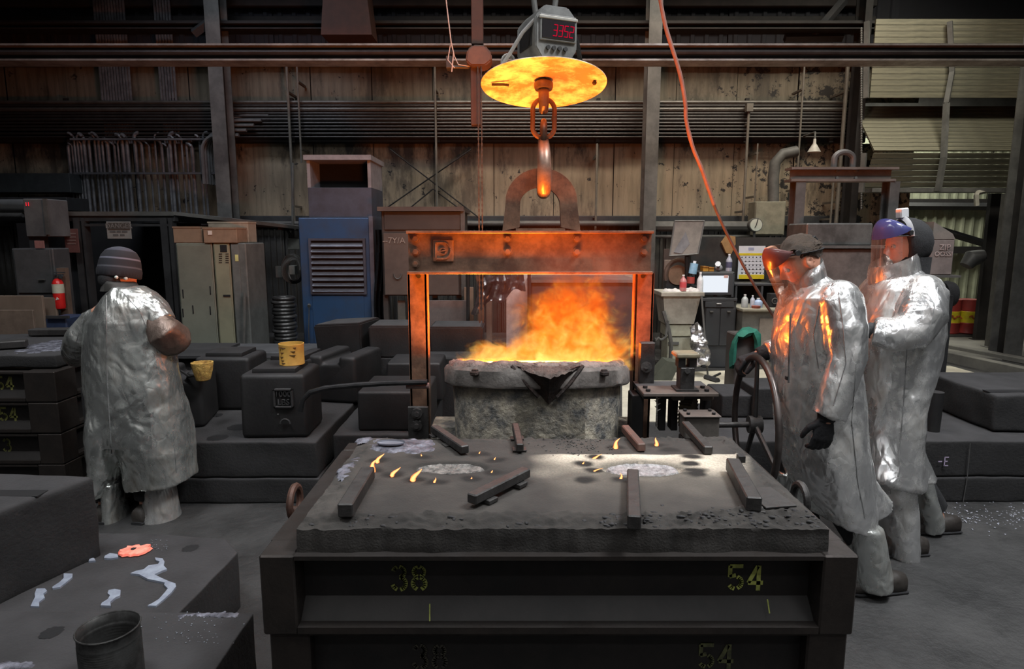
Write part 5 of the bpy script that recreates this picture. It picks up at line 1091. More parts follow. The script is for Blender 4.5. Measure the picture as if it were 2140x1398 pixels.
edge = [G[i*(ny+1)] for i in range(nx+1)] + [G[nx*(ny+1)+j] for j in range(1, ny+1)] + [G[i*(ny+1)+ny] for i in range(nx-1, -1, -1)] + [G[j] for j in range(ny-1, 0, -1)]
prev = edge
for lv in range(1, 7):
    nw_ = []
    for v in edge:
        f = lv/6; p = v.co.copy(); p.z = p.z*(1-f)+FZ*f
        o_ = .004*noise.noise(V((p.x*9, p.y*9, p.z*25))); p.y += -.004*f + (o_ if p.y < 1.8 else 0); nw_.append(mb.bm.verts.new(p))
    for k in range(len(edge)): mb.bm.faces.new((prev[k], nw_[k], nw_[(k+1) % len(edge)], prev[(k+1) % len(edge)]))
    prev = nw_
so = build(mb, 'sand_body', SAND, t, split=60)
# scorched vents and basins, darker front edge and sides, paler patch: a colour layer
sm = bpy.data.materials.new('mould_sand_scorched'); sm.use_nodes = True; nt = sm.node_tree; b = nt.nodes['Principled BSDF']; b.inputs['Roughness'].default_value = .95
at_ = nt.nodes.new('ShaderNodeAttribute'); at_.attribute_name = 'scorch_and_dark_sides'; tc = nt.nodes.new('ShaderNodeTexCoord')
n1 = nt.nodes.new('ShaderNodeTexNoise'); n1.inputs['Scale'].default_value = 6; n1.inputs['Detail'].default_value = 8; nt.links.new(tc.outputs['Object'], n1.inputs['Vector'])
n2 = nt.nodes.new('ShaderNodeTexNoise'); n2.inputs['Scale'].default_value = 160; n2.inputs['Detail'].default_value = 3; nt.links.new(tc.outputs['Object'], n2.inputs['Vector'])
r1 = nt.nodes.new('ShaderNodeMix'); r1.data_type = 'RGBA'; r1.inputs[6].default_value = (.028, .025, .023, 1); r1.inputs[7].default_value = (.052, .046, .041, 1)
m1 = nt.nodes.new('ShaderNodeMapRange'); m1.inputs[1].default_value = .35; m1.inputs[2].default_value = .65; nt.links.new(n1.outputs['Fac'], m1.inputs[0]); nt.links.new(m1.outputs[0], r1.inputs[0])
ap = nt.nodes.new('ShaderNodeAttribute'); ap.attribute_name = 'pale_patch'; n3 = nt.nodes.new('ShaderNodeMath'); n3.operation = 'MULTIPLY'; m3 = nt.nodes.new('ShaderNodeMapRange'); m3.inputs[1].default_value = .3; m3.inputs[2].default_value = .7; m3.inputs[3].default_value = .6; nt.links.new(n2.outputs['Fac'], m3.inputs[0]); nt.links.new(m3.outputs[0], n3.inputs[0]); nt.links.new(ap.outputs['Fac'], n3.inputs[1])
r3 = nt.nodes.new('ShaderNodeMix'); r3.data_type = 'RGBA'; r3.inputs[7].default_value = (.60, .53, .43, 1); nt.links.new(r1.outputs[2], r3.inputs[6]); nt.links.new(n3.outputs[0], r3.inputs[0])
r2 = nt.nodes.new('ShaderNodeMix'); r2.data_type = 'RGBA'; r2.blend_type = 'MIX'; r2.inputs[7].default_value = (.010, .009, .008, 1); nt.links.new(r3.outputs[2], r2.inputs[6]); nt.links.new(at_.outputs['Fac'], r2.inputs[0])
nt.links.new(r2.outputs[2], b.inputs['Base Color'])
bp = nt.nodes.new('ShaderNodeBump'); bp.inputs['Strength'].default_value = .5; bp.inputs['Distance'].default_value = .004; nt.links.new(n2.outputs['Fac'], bp.inputs['Height']); nt.links.new(bp.outputs[0], b.inputs['Normal'])
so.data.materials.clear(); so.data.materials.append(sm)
VENTS = [(790, 962), (777, 982), (824, 991), (868, 1002), (910, 1007), (985, 1001), (1030, 987), (880, 954), (1002, 949), (1035, 961), (1285, 934), (1371, 931), (1242, 956), (1240, 983), (1299, 1003), (1218, 969), (1225, 1003), (1445, 955), (1440, 970), (1455, 983), (1400, 940), (1160+290, 990)]
VP = [gp(x, y, MZ) for x, y in VENTS]
ca = so.data.attributes.new('scorch_and_dark_sides', 'FLOAT', 'POINT'); off = ORG[so.name]; cp = so.data.attributes.new('pale_patch', 'FLOAT', 'POINT'); ca = so.data.attributes['scorch_and_dark_sides']; YR = gp(1300, 950, MZ).y; XL0 = gp(1135, 955, MZ).x; XR0 = gp(1565, 955, MZ).x
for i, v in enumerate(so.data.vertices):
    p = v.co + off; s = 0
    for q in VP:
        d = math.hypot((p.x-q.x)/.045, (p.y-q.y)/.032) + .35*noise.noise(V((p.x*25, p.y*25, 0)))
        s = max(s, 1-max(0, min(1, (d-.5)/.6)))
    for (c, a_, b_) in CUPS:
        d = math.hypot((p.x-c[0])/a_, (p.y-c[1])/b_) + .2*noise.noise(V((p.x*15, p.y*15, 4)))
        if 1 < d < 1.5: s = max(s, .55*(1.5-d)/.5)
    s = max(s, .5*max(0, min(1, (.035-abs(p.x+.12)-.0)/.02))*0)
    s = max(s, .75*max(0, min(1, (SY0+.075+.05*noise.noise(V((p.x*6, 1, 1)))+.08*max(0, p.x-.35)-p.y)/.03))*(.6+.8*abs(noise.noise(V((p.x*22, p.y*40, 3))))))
    if p.z < MZ-.03: s = max(s, .6)  # front edge and side walls darker than the top
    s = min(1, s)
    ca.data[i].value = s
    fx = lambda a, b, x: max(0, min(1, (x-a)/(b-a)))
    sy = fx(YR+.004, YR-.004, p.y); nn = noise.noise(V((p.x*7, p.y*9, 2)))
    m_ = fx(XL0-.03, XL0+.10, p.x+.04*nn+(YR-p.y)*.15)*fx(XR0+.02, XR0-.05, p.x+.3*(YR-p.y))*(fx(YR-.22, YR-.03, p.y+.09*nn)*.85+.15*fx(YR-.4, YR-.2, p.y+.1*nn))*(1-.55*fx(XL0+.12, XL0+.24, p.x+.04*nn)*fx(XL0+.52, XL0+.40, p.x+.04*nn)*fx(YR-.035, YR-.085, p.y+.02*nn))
    cp.data[i].value = sy*m_ if p.z > MZ-.02 else 0  # paler patch with a straight rear edge
METC = mat('cooling_metal_crust', (.34, .33, .31), (.10, .098, .095), .45, .6, 42, lo=.35, hi=.62, bump=1, bscale=90, rough2=.7)
METS = mat('shiny_metal_crust', (.62, .63, .65), (.20, .20, .21), .28, .9, 50, lo=.4, hi=.66, bump=1, bscale=110, rough2=.5)
for i, (c, a_, b_) in enumerate(CUPS):
    mb = MB(); nr, na = 12, 48; rg = [mb.bm.verts.new((c[0], c[1], MZ-.006))]; rings = []
    for r_ in range(1, nr+1):
        g = []
        for k in range(na):
            an = 2*PI*k/na; f = r_/nr; jj = 1+.05*noise.noise(V((math.cos(an)*2, math.sin(an)*2, i)))
            x, y = c[0]+a_*f*jj*math.cos(an), c[1]+b_*f*jj*math.sin(an)
            g.append(mb.bm.verts.new((x, y, MZ-.008+.004*noise.noise(V((x*50, y*50, 0)))+.002*noise.noise(V((x*140, y*140, 0)))+(.004 if r_ == nr-1 else 0)-(.012 if r_ == nr else 0))))
        rings.append(g)
    for k in range(na): mb.bm.faces.new((rg[0], rings[0][k], rings[0][(k+1) % na]))
    for A, B in zip(rings, rings[1:]):
        for k in range(na): mb.bm.faces.new((A[k], B[k], B[(k+1) % na], A[(k+1) % na]))
    build(mb, 'metal_pool', [METC, METS][i], t, split=80, label=['round crusted grey metal in the left basin', 'shiny crinkled metal in the right basin'][i])
# splashed slag at the rear left
SLAG = mat('blue_grey_slag', (.22, .225, .27), (.065, .065, .08), .5, .35, 25, lo=.38, hi=.6, bump=.8, bscale=60)
def splash(name, m, cen, rx, ry, z, h, seed, parent=None, thr=.0, n=70, fr=9, **kw):
    mb = MB(); vs = {}
    def hgt(x, y):
        d = math.hypot((x-cen[0])/rx, (y-cen[1])/ry); return 1-d+.9*noise.noise(V((x*fr, y*fr, seed)))+.4*noise.noise(V((x*fr*3, y*fr*3, seed)))-thr
    st = max(rx, ry)*2.8/n
    def gv(i, j):
        if (i, j) not in vs:
            x, y = cen[0]+(i-n/2)*st, cen[1]+(j-n/2)*st; q = hgt(x, y)
            vs[i, j] = mb.bm.verts.new((x, y, z + h*min(1, max(0, q)*1.6)**.5 + .35*h*noise.noise(V((x*60, y*60, seed))) - (.3*h if q < .05 else 0)))
        return vs[i, j]
    for i in range(n):
        for j in range(n):
            x, y = cen[0]+(i+.5-n/2)*st, cen[1]+(j+.5-n/2)*st
            if hgt(x, y) > 0: mb.bm.faces.new((gv(i, j), gv(i+1, j), gv(i+1, j+1), gv(i, j+1)))
    return build(mb, name, m, parent, split=80, **kw)
c = gp(828, 930, MZ); splash('slag_crust', SLAG, (c.x, c.y), .155, .085, MZ-.004, .011, 3, t, fr=8, label='blue-grey slag crust at the rear left of the mould')
c = gp(700, 990, MZ); splash('slag_crust', SLAG, (SX0+.035, 2.05), .03, .13, MZ-.006, .008, 5, t, fr=14)
c = gp(817, 928, MZ+.01); mb = MB(); mb.lathe([(.001, .0), (.05, .0), (.052, .006)], 24, Matrix.Translation(c+V((0, .0, .003))) @ Matrix.Scale(.55, 4, (0, 1, 0))); build(mb, 'slag_pool', plain('slag_pool', (.33, .34, .40), .35, .4), t)
mb = MB()
for k in range(230):
    x = random.uniform(.25, SX1-.01) if random.random() < .75 else random.uniform(SX0+.02, .3); y = SY0+.006+abs(random.gauss(0, .030))*(1.5 if x > .35 else .7); s_ = random.uniform(.0018, .0065)
    q = bmesh.ops.create_icosphere(mb.bm, subdivisions=1, radius=s_)['verts']; z_ = topz(x, y); f_ = (random.uniform(.9, 2.6), random.uniform(.8, 1.4))
    for v in q: v.co = V((v.co.x*f_[0]+s_*.4*noise.noise(v.co*300), v.co.y*f_[1], v.co.z*.6+s_*.3*noise.noise(v.co*210)))+V((x, y, z_-.001))
build(mb, 'sand_lumps', SANDF, t, kind='stuff', split=60)
crumbs('sand_crumbs', '', lambda: V((random.gauss(.22, .07), random.gauss(2.28, .05), MZ)), 160, .0015, .004, SAND, parent=t)
# bars
def bar(label, p0, p1, w_=.036, h_=.034, lift=.0, shims=(), mt=BARM, pitch=0):
    a, b = V(p0), V(p1); d = b-a; L_ = d.length; M_ = frame(a+V((0, 0, lift)), d, (0, 0, 1))
    t = thing('steel_bar', label, 'bar', a, 'steel bars laid on the sand mould')
    mb = MB(); mb.box((0, -w_/2, 0), (L_, w_/2, h_), .0035, M_); build(mb, 'bar', mt, t, smooth=False)
    for s in shims:
        mb = MB(); mb.box((L_*s-.02, -w_/2-.012, -max(lift, .006)), (L_*s+.02, w_/2+.012, 0), .001, M_); build(mb, 'shim', BARM, t, smooth=False)
    return t
def bp_(x, y, z=None): return gp(x, y, (MZ+.003) if z is None else z)
bar('steel bar with a dark near end at the left front of the mould', bp_(722, 1082), bp_(770, 1000), .042, .040)
bar('steel bar lying diagonally on two shims near the middle of the mould', bp_(985, 1062), bp_(1100, 1003), .034, .030, .012, (.25, .8))
bar('steel bar near the slag crust pointing to the left basin', bp_(908, 905), bp_(972, 950), .032, .030, .003, (.1, .55))
bar('short upright-looking steel bar on a crossed shim at the rear middle', bp_(1077, 902), bp_(1087, 948), .026, .030, .006, (.35, .85))
bar('rusty steel bar between two small flames at the rear of the mould', bp_(1306, 903), bp_(1341, 944), .030, .030, mt=mat('bar_rusty', (.15, .075, .06), (.08, .055, .048), .6, .2, 12))
bar('long steel bar at the rear right, reaching from the ladle gearbox', bp_(1432, 895), bp_(1480, 950), .032, .030)
bar('steel bar pointing at the viewer across the right basin, overhanging the front edge', bp_(1322, 1005), bp_(1325, 1108, MZ+.006), .036, .040)
bar('worn steel bar at the right side, resting on a reddish shim', bp_(1530, 985), bp_(1575, 1072), .042, .042, .004, (.93,))
mb = MB(); c = bp_(1605, 1040); mb.box((-.05, -.075, 0), (.045, .065, .006), .001, Matrix.Translation(c) @ Matrix.Rotation(R(8), 4, 'Z')); build(mb, 'thin_board', BARM, None, smooth=False, label='thin grey board beside the right steel bar', cat='board')
mb = MB(); c = bp_(1548, 965); mb.box((-.012, -.012, 0), (.012, .012, .024), .001, Matrix.Translation(c)); build(mb, 'small_block', IRON, None, smooth=False, label='tiny dark square block at the far end of the right steel bar', cat='block')
# flames at the vents
fm = bpy.data.materials.new('small_flame'); fm.use_nodes = True; nt = fm.node_tree; nt.nodes.remove(nt.nodes['Principled BSDF'])
lw = nt.nodes.new('ShaderNodeLayerWeight'); lw.inputs[0].default_value = .35; cr = nt.nodes.new('ShaderNodeValToRGB'); e = nt.nodes.new('ShaderNodeEmission')
cr.color_ramp.elements[0].color = (1, .50, .18, 1); cr.color_ramp.elements[1].color = (.9, .10, .008, 1); cr.color_ramp.elements[0].position = .1; cr.color_ramp.elements[1].position = .6
e.inputs[1].default_value = 2.0; nt.links.new(lw.outputs['Facing'], cr.inputs[0]); nt.links.new(cr.outputs[0], e.inputs[0]); nt.links.new(e.outputs[0], nt.nodes['Material Output'].inputs[0])
FL = [(788, 968, 18, 14, 'by the slag crust'), (774, 988, 26, 16, 'at the left edge, tallest of the left group'), (820, 996, 18, 16, 'between the tall one and the left basin'), (864, 1006, 24, 16, 'just left of the left basin'), (909, 1009, 10, 1, 'small one in front of the left basin'),
      (985, 1002, 5, 1, 'tiny one at the right front of the left basin'), (1028, 988, 5, 1, 'tiny one right of the left basin'), (880, 954, 5, 1, 'tiny one behind the left basin'), (1002, 949, 5, 1, 'tiny one behind the left basin near the bar end'), (1034, 961, 5, 1, 'tiny one at the scorched spot right of the left basin'),
      (1283, 938, 20, 13, 'left of the rusty bar'), (1370, 933, 17, 2, 'right of the rusty bar'), (1238, 960, 10, 22, 'low wide one left of the right basin'), (1240, 986, 7, 20, 'low one in front of the wide one by the right basin'), (1299, 1002, 12, -3, 'beside the bar that crosses the right basin'), (1218, 970, 5, 3, 'tiny one at the left scorched spot of the right basin')]
for (x, y, h_, lean, lab) in FL:
    p = gp(x, y, MZ-.002); s = p.y/F; hh = h_*s*1.2; lx = lean*s; rb = max(.0024, hh*.2)
    mb = MB(); pts = [p+V((lx*(f**1.3)+.12*hh*math.sin(f*5+x), 0, hh*f)) for f in (0, .12, .3, .5, .7, .87, 1)]
    mb.tube(pts, [rb*.8, rb*1.15, rb*1.0, rb*.75, rb*.5, rb*.25, .0004], 10)
    build(mb, 'small_flame', fm, None, label='small flame, '+lab, cat='flame', group='small flames on the sand mould')
# ---- flask stack at far left
x1 = at(125, 900, 3.95).x
for i, (yt, dx, code) in enumerate(((778, 0, '54'), (843, .0, '54'), (908, .0, '3'), (972, .0, ''))):
    zt = zy(yt, 3.95); zb = max(zy(yt+61, 3.95), 0); X1 = at(126, 900, 3.95).x+dx
    cd = []
    if code == '54': cd = [(at(2, 850, 4.02).x, '54', .085, mat('stencil_small%d' % i, (.26, .26, .07), (.12, .12, .04), .7, 0, 60))]
    if code == '3': cd = [(at(2, 850, 4.02).x, '3', .085, mat('stencil_small%d' % i, (.22, .22, .07), (.1, .1, .04), .7, 0, 60))]
    flask('moulding_flask', ['top', 'second', 'third', 'bottom'][i]+' flask of the stack at the left edge' + (', stencilled '+code if code else ''), X1-1.5, X1, 3.95, 5.1, zb, zt, 'stack of flasks at the left edge', [.20, .19, .15, .17][i], .06, cd)
zt = zy(776, 3.95); X1 = at(126, 900, 3.95).x
t = thing('sand_mould', 'low sand mould with a silvery slag splash on the left flask stack', 'mould', (X1-.4, 4.3, zt))
rock([(X1-1.4, 4.03), (X1+.02-.06, 4.03), (X1-.06, 4.95), (X1-1.4, 4.95)], zt+.004, zt+.085, 'sand_body', SANDF, t, bev=.012, rough=.008)
splash('slag_crust', SLAG, (X1-.27, 4.42), .22, .28, zt+.083, .014, 11, t, fr=6)
for i, (x_, y_, r_, lab) in enumerate(((X1-.55, 4.25, 30, 'grey block lying on the left sand mould beside the slag'), (X1-.62, 4.85, 5, 'low grey bar at the back of the left sand mould'))):
    mb = MB(); mb.box((-.16, -.05, 0), (.14, .05, .05), .006, Matrix.Translation((x_, y_, zt+.094)) @ Matrix.Rotation(R(r_), 4, 'Z')); build(mb, 'grey_block', BARM, None, smooth=False, label=lab, cat='block')
# ---- near left: big recessed block, lower slabs, can
AZ = .33
slabA = rock([(-3.0, .75), (gp(530, 1281, AZ).x, .75), (gp(530, 1281, AZ).x, gp(530, 1281, AZ).y), (-3.0, gp(20, 1268, AZ).y)], 0.0, AZ, 'sand_mould_block', SANDF, bev=.006, rough=.004, label='low black sand slab at the bottom left corner carrying the ribbed can', cat='mould block')
BZ = .262
q = gp(497, 1155, BZ); pB = [(-3.0, q.y-.60), (q.x-.03, q.y-.60), (q.x, q.y), (gp(465, 1132, BZ).x, gp(465, 1132, BZ).y+.03), (gp(300, 1124, BZ).x, gp(300, 1124, BZ).y+.05), (-3.0, gp(300, 1124, BZ).y+.05)]
pB = [(x, max(y, gp(530, 1281, AZ).y+.012)) for x, y in pB]
slabB = rock(pB, 0, BZ, 'sand_mould_block', SANDF, bev=.006, rough=.005, label='low dark sand slab with bluish splashes in front of the left worker', cat='mould block')
_q = gp(200, 1165, BZ); CZ = at(200, 1000, _q.y).z; c1, c2, c3 = gp(198, 1000, CZ), gp(-60, 1124, CZ), gp(0, 985, CZ)
cb = gp(201, 994, CZ).xy; d1 = (gp(0, 1262, BZ).xy-cb).normalized(); d2 = V((-1, .10)).normalized()
quad = [cb, cb+d1*.85, cb+d1*.85+d2*.9, cb+d2*.9]
t = thing('recessed_mould', 'big black rounded block with a recess in its top at the left edge', 'mould block', (-2.0, 2.3, BZ))
rock([(p.x, p.y) for p in quad], BZ-.02, CZ, 'block_body', SANDF, t, bev=.025, rough=.006)
mb = MB(); p = gp(88, 1025, CZ); p2 = gp(70, 1038, CZ); mb.box((p.x-.5, p2.y, CZ-.004), (p2.x+.015, p.y, CZ+.003), .001); build(mb, 'recess', DK, t, smooth=False)
# splashes of bluish metal on slab B
BLS = mat('bluish_solid_metal', (.36, .40, .48), (.24, .27, .34), .4, .3, 20)
def strip(name, pts, z, label, m=BLS):
    mb = MB(); L_ = []; 
    for (x, y, w_) in pts:
        p = gp(x, y, z); L_.append((p, w_*p.y/F))
    A = []
    for k, (p, w_) in enumerate(L_):
        q = L_[min(k+1, len(L_)-1)][0]-L_[max(k-1, 0)][0]; q.z = 0; q.normalize(); nn = V((-q.y, q.x, 0)); w2 = w_*(1+.25*math.sin(k*3.7))*.5
        A.append([mb.bm.verts.new(p+nn*w2), mb.bm.verts.new(p+V((0, 0, .008))), mb.bm.verts.new(p-nn*w2)])
    for a_, b_ in zip(A, A[1:]):
        mb.bm.faces.new((a_[0], a_[1], b_[1], b_[0])); mb.bm.faces.new((a_[1], a_[2], b_[2], b_[1]))
    mb.bm.faces.new(A[0]); mb.bm.faces.new(A[-1][::-1])
    bmesh.ops.subdivide_edges(mb.bm, edges=mb.bm.edges[:], cuts=1, smooth=.5)
    return build(mb, name, m, None, label=label, cat='splash', group='bluish metal splashes on the dark slab')
BZs = BZ+.002
def puddle(pts, label, z=BZs, h=.006):
    P_ = [gp(x/3.191, 960+y/3.191, z) for x, y in pts]; mb = MB()
    cx = sum((p for p in P_), V())/len(P_); lo = [mb.bm.verts.new(p-V((0, 0, .003))) for p in P_]; hi = [mb.bm.verts.new(p+V((0, 0, h))) for p in P_]
    f = mb.bm.faces.new(hi); n = len(P_)
    for k in range(n): mb.bm.faces.new((lo[k], lo[(k+1) % n], hi[(k+1) % n], hi[k]))
    bmesh.ops.triangulate(mb.bm, faces=[f])
    return build(mb, 'metal_splash', BLS, None, split=30, label=label, cat='splash', group='bluish metal splashes on the dark slab')
puddle([(1035, 662), (1085, 668), (1098, 690), (1092, 715), (1115, 740), (1080, 752), (1030, 775), (1080, 800), (1130, 822), (1170, 835), (1175, 855), (1140, 900), (1090, 945), (1040, 985), (985, 983), (1020, 965), (1060, 940), (1100, 895), (1120, 868), (1095, 845), (1100, 830), (1050, 818), (985, 805), (930, 775), (870, 768), (905, 752), (960, 740), (990, 715), (1055, 705), (1065, 690), (1040, 680)], 'largest zigzag bluish splash right of the middle of the slab')
puddle([(725, 880), (765, 872), (805, 880), (803, 915), (770, 930), (735, 960), (740, 985), (672, 982), (680, 965), (720, 940), (735, 915), (718, 900)], 'short crooked bluish splash left of the largest one')
puddle([(425, 768), (485, 770), (482, 795), (440, 830), (400, 860), (352, 868), (350, 858), (400, 825), (425, 800)], 'thin bluish splash beside the big rounded block')
puddle([(245, 870), (300, 868), (315, 885), (290, 905), (300, 930), (262, 960), (262, 990), (205, 988), (215, 965), (235, 925), (232, 905)], 'bluish splash closest to the left edge on the dark slab')
puddle([(735, 632), (785, 640), (790, 660), (740, 668), (695, 665), (700, 650)], 'small bluish splash just left of the glowing pink piece')
puddle([(600, 665), (628, 665), (638, 682), (592, 686)], 'smallest bluish splash touching the big rounded block')
mb = MB(); c = gp(282, 1152, BZs+.004)
t = thing('hot_slag_piece', 'glowing pink-orange flat piece of slag on the dark slab', 'slag', c)
GP = mat('hot_pink_slag', (.75, .16, .11), (.85, .32, .24), .5, 0, 40, emit=(1, .13, .08), estr=.28)
mb.lathe([(.001, .012), (.035, .012), (.062, .009), (.066, 0), (.001, 0)], 26, Matrix.Translation(c) @ Matrix.Scale(.75, 4, (0, 1, 0)), jit=.03); build(mb, 'slag_disc', GP, t)
mb = MB(); mb.lathe([(.001, .0135), (.011, .0135), (.012, .010)], 12, Matrix.Translation(c+V((-.005, 0, 0))), jit=.008); build(mb, 'dark_spot', DK, t)
PALEB = mat('pale_pellets', (.22, .24, .28), (.14, .15, .17), .5, .2, 30)
crumbs('metal_beads', 'tiny metal beads scattered on the slab beside the ribbed can', lambda: (lambda x, y: gp(x, y, AZ+.001))(random.gauss(395, 45), random.uniform(1278, 1345)), 70, .001, .0028, PALEB)
crumbs('metal_beads', 'fine metal beads behind the glowing piece on the dark slab', lambda: gp(random.uniform(310, 352), random.uniform(1128, 1150), BZs), 34, .001, .003, PALEB)
c = gp(448, 1283, AZ); splash('slag_flakes', SLAG, (c.x, c.y-.01), .09, .016, AZ+.001, .004, 21, None, fr=22, label='flakes of bluish slag at the rear right edge of the lower slab', cat='slag')
c = gp(40, 1392, AZ); splash('slag_flakes', SLAG, (c.x, c.y), .06, .02, AZ+.001, .005, 22, None, fr=18, label='flakes of bluish slag at the bottom left corner', cat='slag')
for (px, py, z, par) in ((398, 1146, BZ, slabB), (108, 1322, AZ, slabA)):
    p = gp(px, py, z); mb = MB(); mb.lathe([(.001, .002), (.025, .003), (.035, .001)], 28, Matrix.Translation(p), jit=.009); build(mb, 'vent_hole', DK, par)
# ribbed can
TIN = mat('sooty_tin', (.12, .12, .118), (.035, .034, .033), .4, .8, 12, lo=.35, hi=.6, rough2=.7)
c = gp(226, 1420, AZ); r_ = 65*gp(226, 1310, AZ+.12).y/F; yc = 1.82
c = V((at(226, 1310, 1.74).x, 1.74, AZ)); r_ = .92*(at(290, 1310, 1.74).x-at(226, 1310, 1.74).x); zt = at(226, 1310, 1.74).z; hh = zt-AZ
prof = [(r_*.98, 0), (r_, .003)]; n = int(hh/.0095)
for k in range(n): z = .006+k*(hh-.04)/n; prof += [(r_*.965, z), (r_, z+.0047)]
prof += [(r_*.985, hh-.032), (r_*.985, hh-.006), (r_*1.02, hh-.003), (r_*1.01, hh), (r_*.97, hh-.002), (r_*.96, hh-.03)]
for k in range(8): z = hh-.035-k*.0095; prof += [(r_*.95, z), (r_*.915, z-.0047)]
prof += [(r_*.93, .02), (.001, .01)]
t = thing('ribbed_can', 'open sooty ribbed tin can standing on the slab at the bottom left', 'can', c)
mb = MB(); mb.lathe(prof, 48, Matrix.Translation(c)); build(mb, 'can_wall', TIN, t, split=80)
mb = MB(); mb.tube([c+V((r_*1.005*math.cos(q/40*2*PI), r_*1.005*math.sin(q/40*2*PI), hh)) for q in range(40)], .0025, 6, closed=True); build(mb, 'rolled_rim', TIN, t)
# ================================================================ ladle, lifting frame, hoist
LY = 3.5; LX = at(1121, 750, LY).x; LZ = zy(757, LY)
LT = Matrix.Translation((LX, LY, LZ)) @ Matrix.Rotation(R(-9.2), 4, 'X')
lad = thing('pouring_ladle', 'round steel pouring ladle full of glowing metal hung in a bolted lifting frame', 'ladle', (LX, LY, .18))
mb = MB(); prof = [(.001, -.78), (.40, -.78), (.425, -.76), (.44, -.5), (.457, -.2), (.462, -.105)]
mb.lathe(prof, 72, LT); build(mb, 'shell', SHELL, lad)
mb = MB(); mb.lathe([(.462, -.115), (.500, -.112), (.508, -.10), (.508, -.03), (.495, -.012), (.46, -.02)], 72, LT, jit=.005); build(mb, 'rim_band', mat('rim_band_dusty', (.20, .18, .165), (.10, .09, .083), .8, .05, 9, bump=.5, bscale=40), lad)
mb = MB(); prof = [(.492, -.04), (.485, .0), (.46, .014), (.435, .012), (.415, -.005), (.405, -.03), (.40, -.14)]
vs = mb.lathe(prof, 120, None)
for v in vs:
    p = v.co; a_ = 1 if p.z > -.035 else .2
    v.co = p + V((p.x, p.y, 0)).normalized()*.012*a_*noise.noise(p*14) + V((0, 0, 1))*a_*(.016*noise.noise(p*11)+.009*noise.noise(p*38))
bmesh.ops.transform(mb.bm, matrix=LT, verts=mb.bm.verts[:]); build(mb, 'lining_lip', RIMM, lad, split=80)
# molten metal
mm = bpy.data.materials.new('molten_metal'); mm.use_nodes = True; nt = mm.node_tree; nt.nodes.remove(nt.nodes['Principled BSDF'])
tc = nt.nodes.new('ShaderNodeTexCoord'); no = nt.nodes.new('ShaderNodeTexNoise'); no.inputs['Scale'].default_value = 9; no.inputs['Detail'].default_value = 5; nt.links.new(tc.outputs['Object'], no.inputs['Vector'])
cr = nt.nodes.new('ShaderNodeValToRGB'); cr.color_ramp.elements[0].position = .3; cr.color_ramp.elements[0].color = (1, .17, .012, 1); cr.color_ramp.elements[1].position = .62; cr.color_ramp.elements[1].color = (1, .30, .03, 1)
e = nt.nodes.new('ShaderNodeEmission'); e.inputs[1].default_value = 225; nt.links.new(no.outputs['Fac'], cr.inputs[0]); nt.links.new(cr.outputs[0], e.inputs[0]); nt.links.new(e.outputs[0], nt.nodes['Material Output'].inputs[0])
mb = MB(); mb.lathe([(.412, -.012), (.38, -.006), (.2, .004), (.001, .006)], 40, LT); build(mb, 'molten_metal', mm, lad)
# spout
sx = .036
def LP(x, y, z): return LT @ V((x, y, z))
mb = MB(); pts = dict(BL=(-.17+sx, -.455, .0), BR=(.17+sx, -.455, .0), T=(.0+sx, -.615, -.045), B=(.005+sx, -.475, -.185), IL=(-.11+sx, -.41, -.0), IR=(.11+sx, -.41, .0))
P3 = {k: mb.bm.verts.new(LP(*v)) for k, v in pts.items()}
for f in (('BL', 'T', 'B'), ('T', 'BR', 'B'), ('BL', 'B', 'BR'), ('BL', 'BR', 'T')): mb.bm.faces.new([P3[k] for k in f])
bmesh.ops.recalc_face_normals(mb.bm, faces=mb.bm.faces[:]); bmesh.ops.subdivide_edges(mb.bm, edges=mb.bm.edges[:], cuts=9, use_grid_fill=True)
for v in mb.bm.verts: v.co += V((noise.noise(v.co*22), noise.noise(v.co*22+V((4, 0, 0))), noise.noise(v.co*22+V((0, 4, 0)))))*.008
bmesh.ops.triangulate(mb.bm, faces=mb.bm.faces[:]); build(mb, 'spout', SPOUTM, lad, split=30)
mb = MB(); G = []
for i in range(29):
    for j in range(17):
        u, v = i/28, j/16; hw = .175*(1-.93*v**1.1); x = (u*2-1)*hw+sx; y = -.43-.195*v
        z = .012-.05*v + .010*noise.noise(V((x*30, y*30, 0)))+.006*noise.noise(V((x*70, y*70, 0)))-(.014 if j == 16 or i in (0, 28) else 0)
        G.append(mb.bm.verts.new(LP(x, y, z)))
for i in range(28):
    for j in range(16): mb.bm.faces.new((G[i*17+j], G[(i+1)*17+j], G[(i+1)*17+j+1], G[i*17+j+1]))
bmesh.ops.solidify(mb.bm, geom=mb.bm.faces[:], thickness=.012); build(mb, 'spout_crust', RIMM, lad, split=80)
for s in (-1, 1): mb = MB(); mb.tube([LP(sx+s*.172, -.47, -.0), LP(sx+s*.10, -.50, -.09), LP(sx+s*.045, -.49, -.15)], .009, 6); build(mb, 'spout_edge_bar', SPOUTM, lad)
mb = MB(); n = 14; A = []
for k in range(n+1):
    a_ = R(-90-22+44*k/n+7); r_ = .468
    A.append((mb.bm.verts.new(LP(r_*math.cos(a_), r_*math.sin(a_), -.14)), mb.bm.verts.new(LP((r_-.012)*math.cos(a_), (r_-.012)*math.sin(a_), -.45))))
for a_, b_ in zip(A, A[1:]): mb.bm.faces.new((a_[0], b_[0], b_[1], a_[1]))
bmesh.ops.solidify(mb.bm, geom=mb.bm.faces[:], thickness=-.008); build(mb, 'front_plate', SHELL, lad)
for a_ in (-128, -52):
    M_ = LT @ Matrix.Rotation(R(a_), 4, 'Z'); mb = MB(); mb.box((.36, -.022, .012), (.535, .022, .034), .005, M_ @ Matrix.Rotation(R(7), 4, 'Y')); mb.box((.508, -.018, -.055), (.526, .018, -.02), .004, M_); build(mb, 'rim_clamp', SPOUTM, lad, smooth=False)
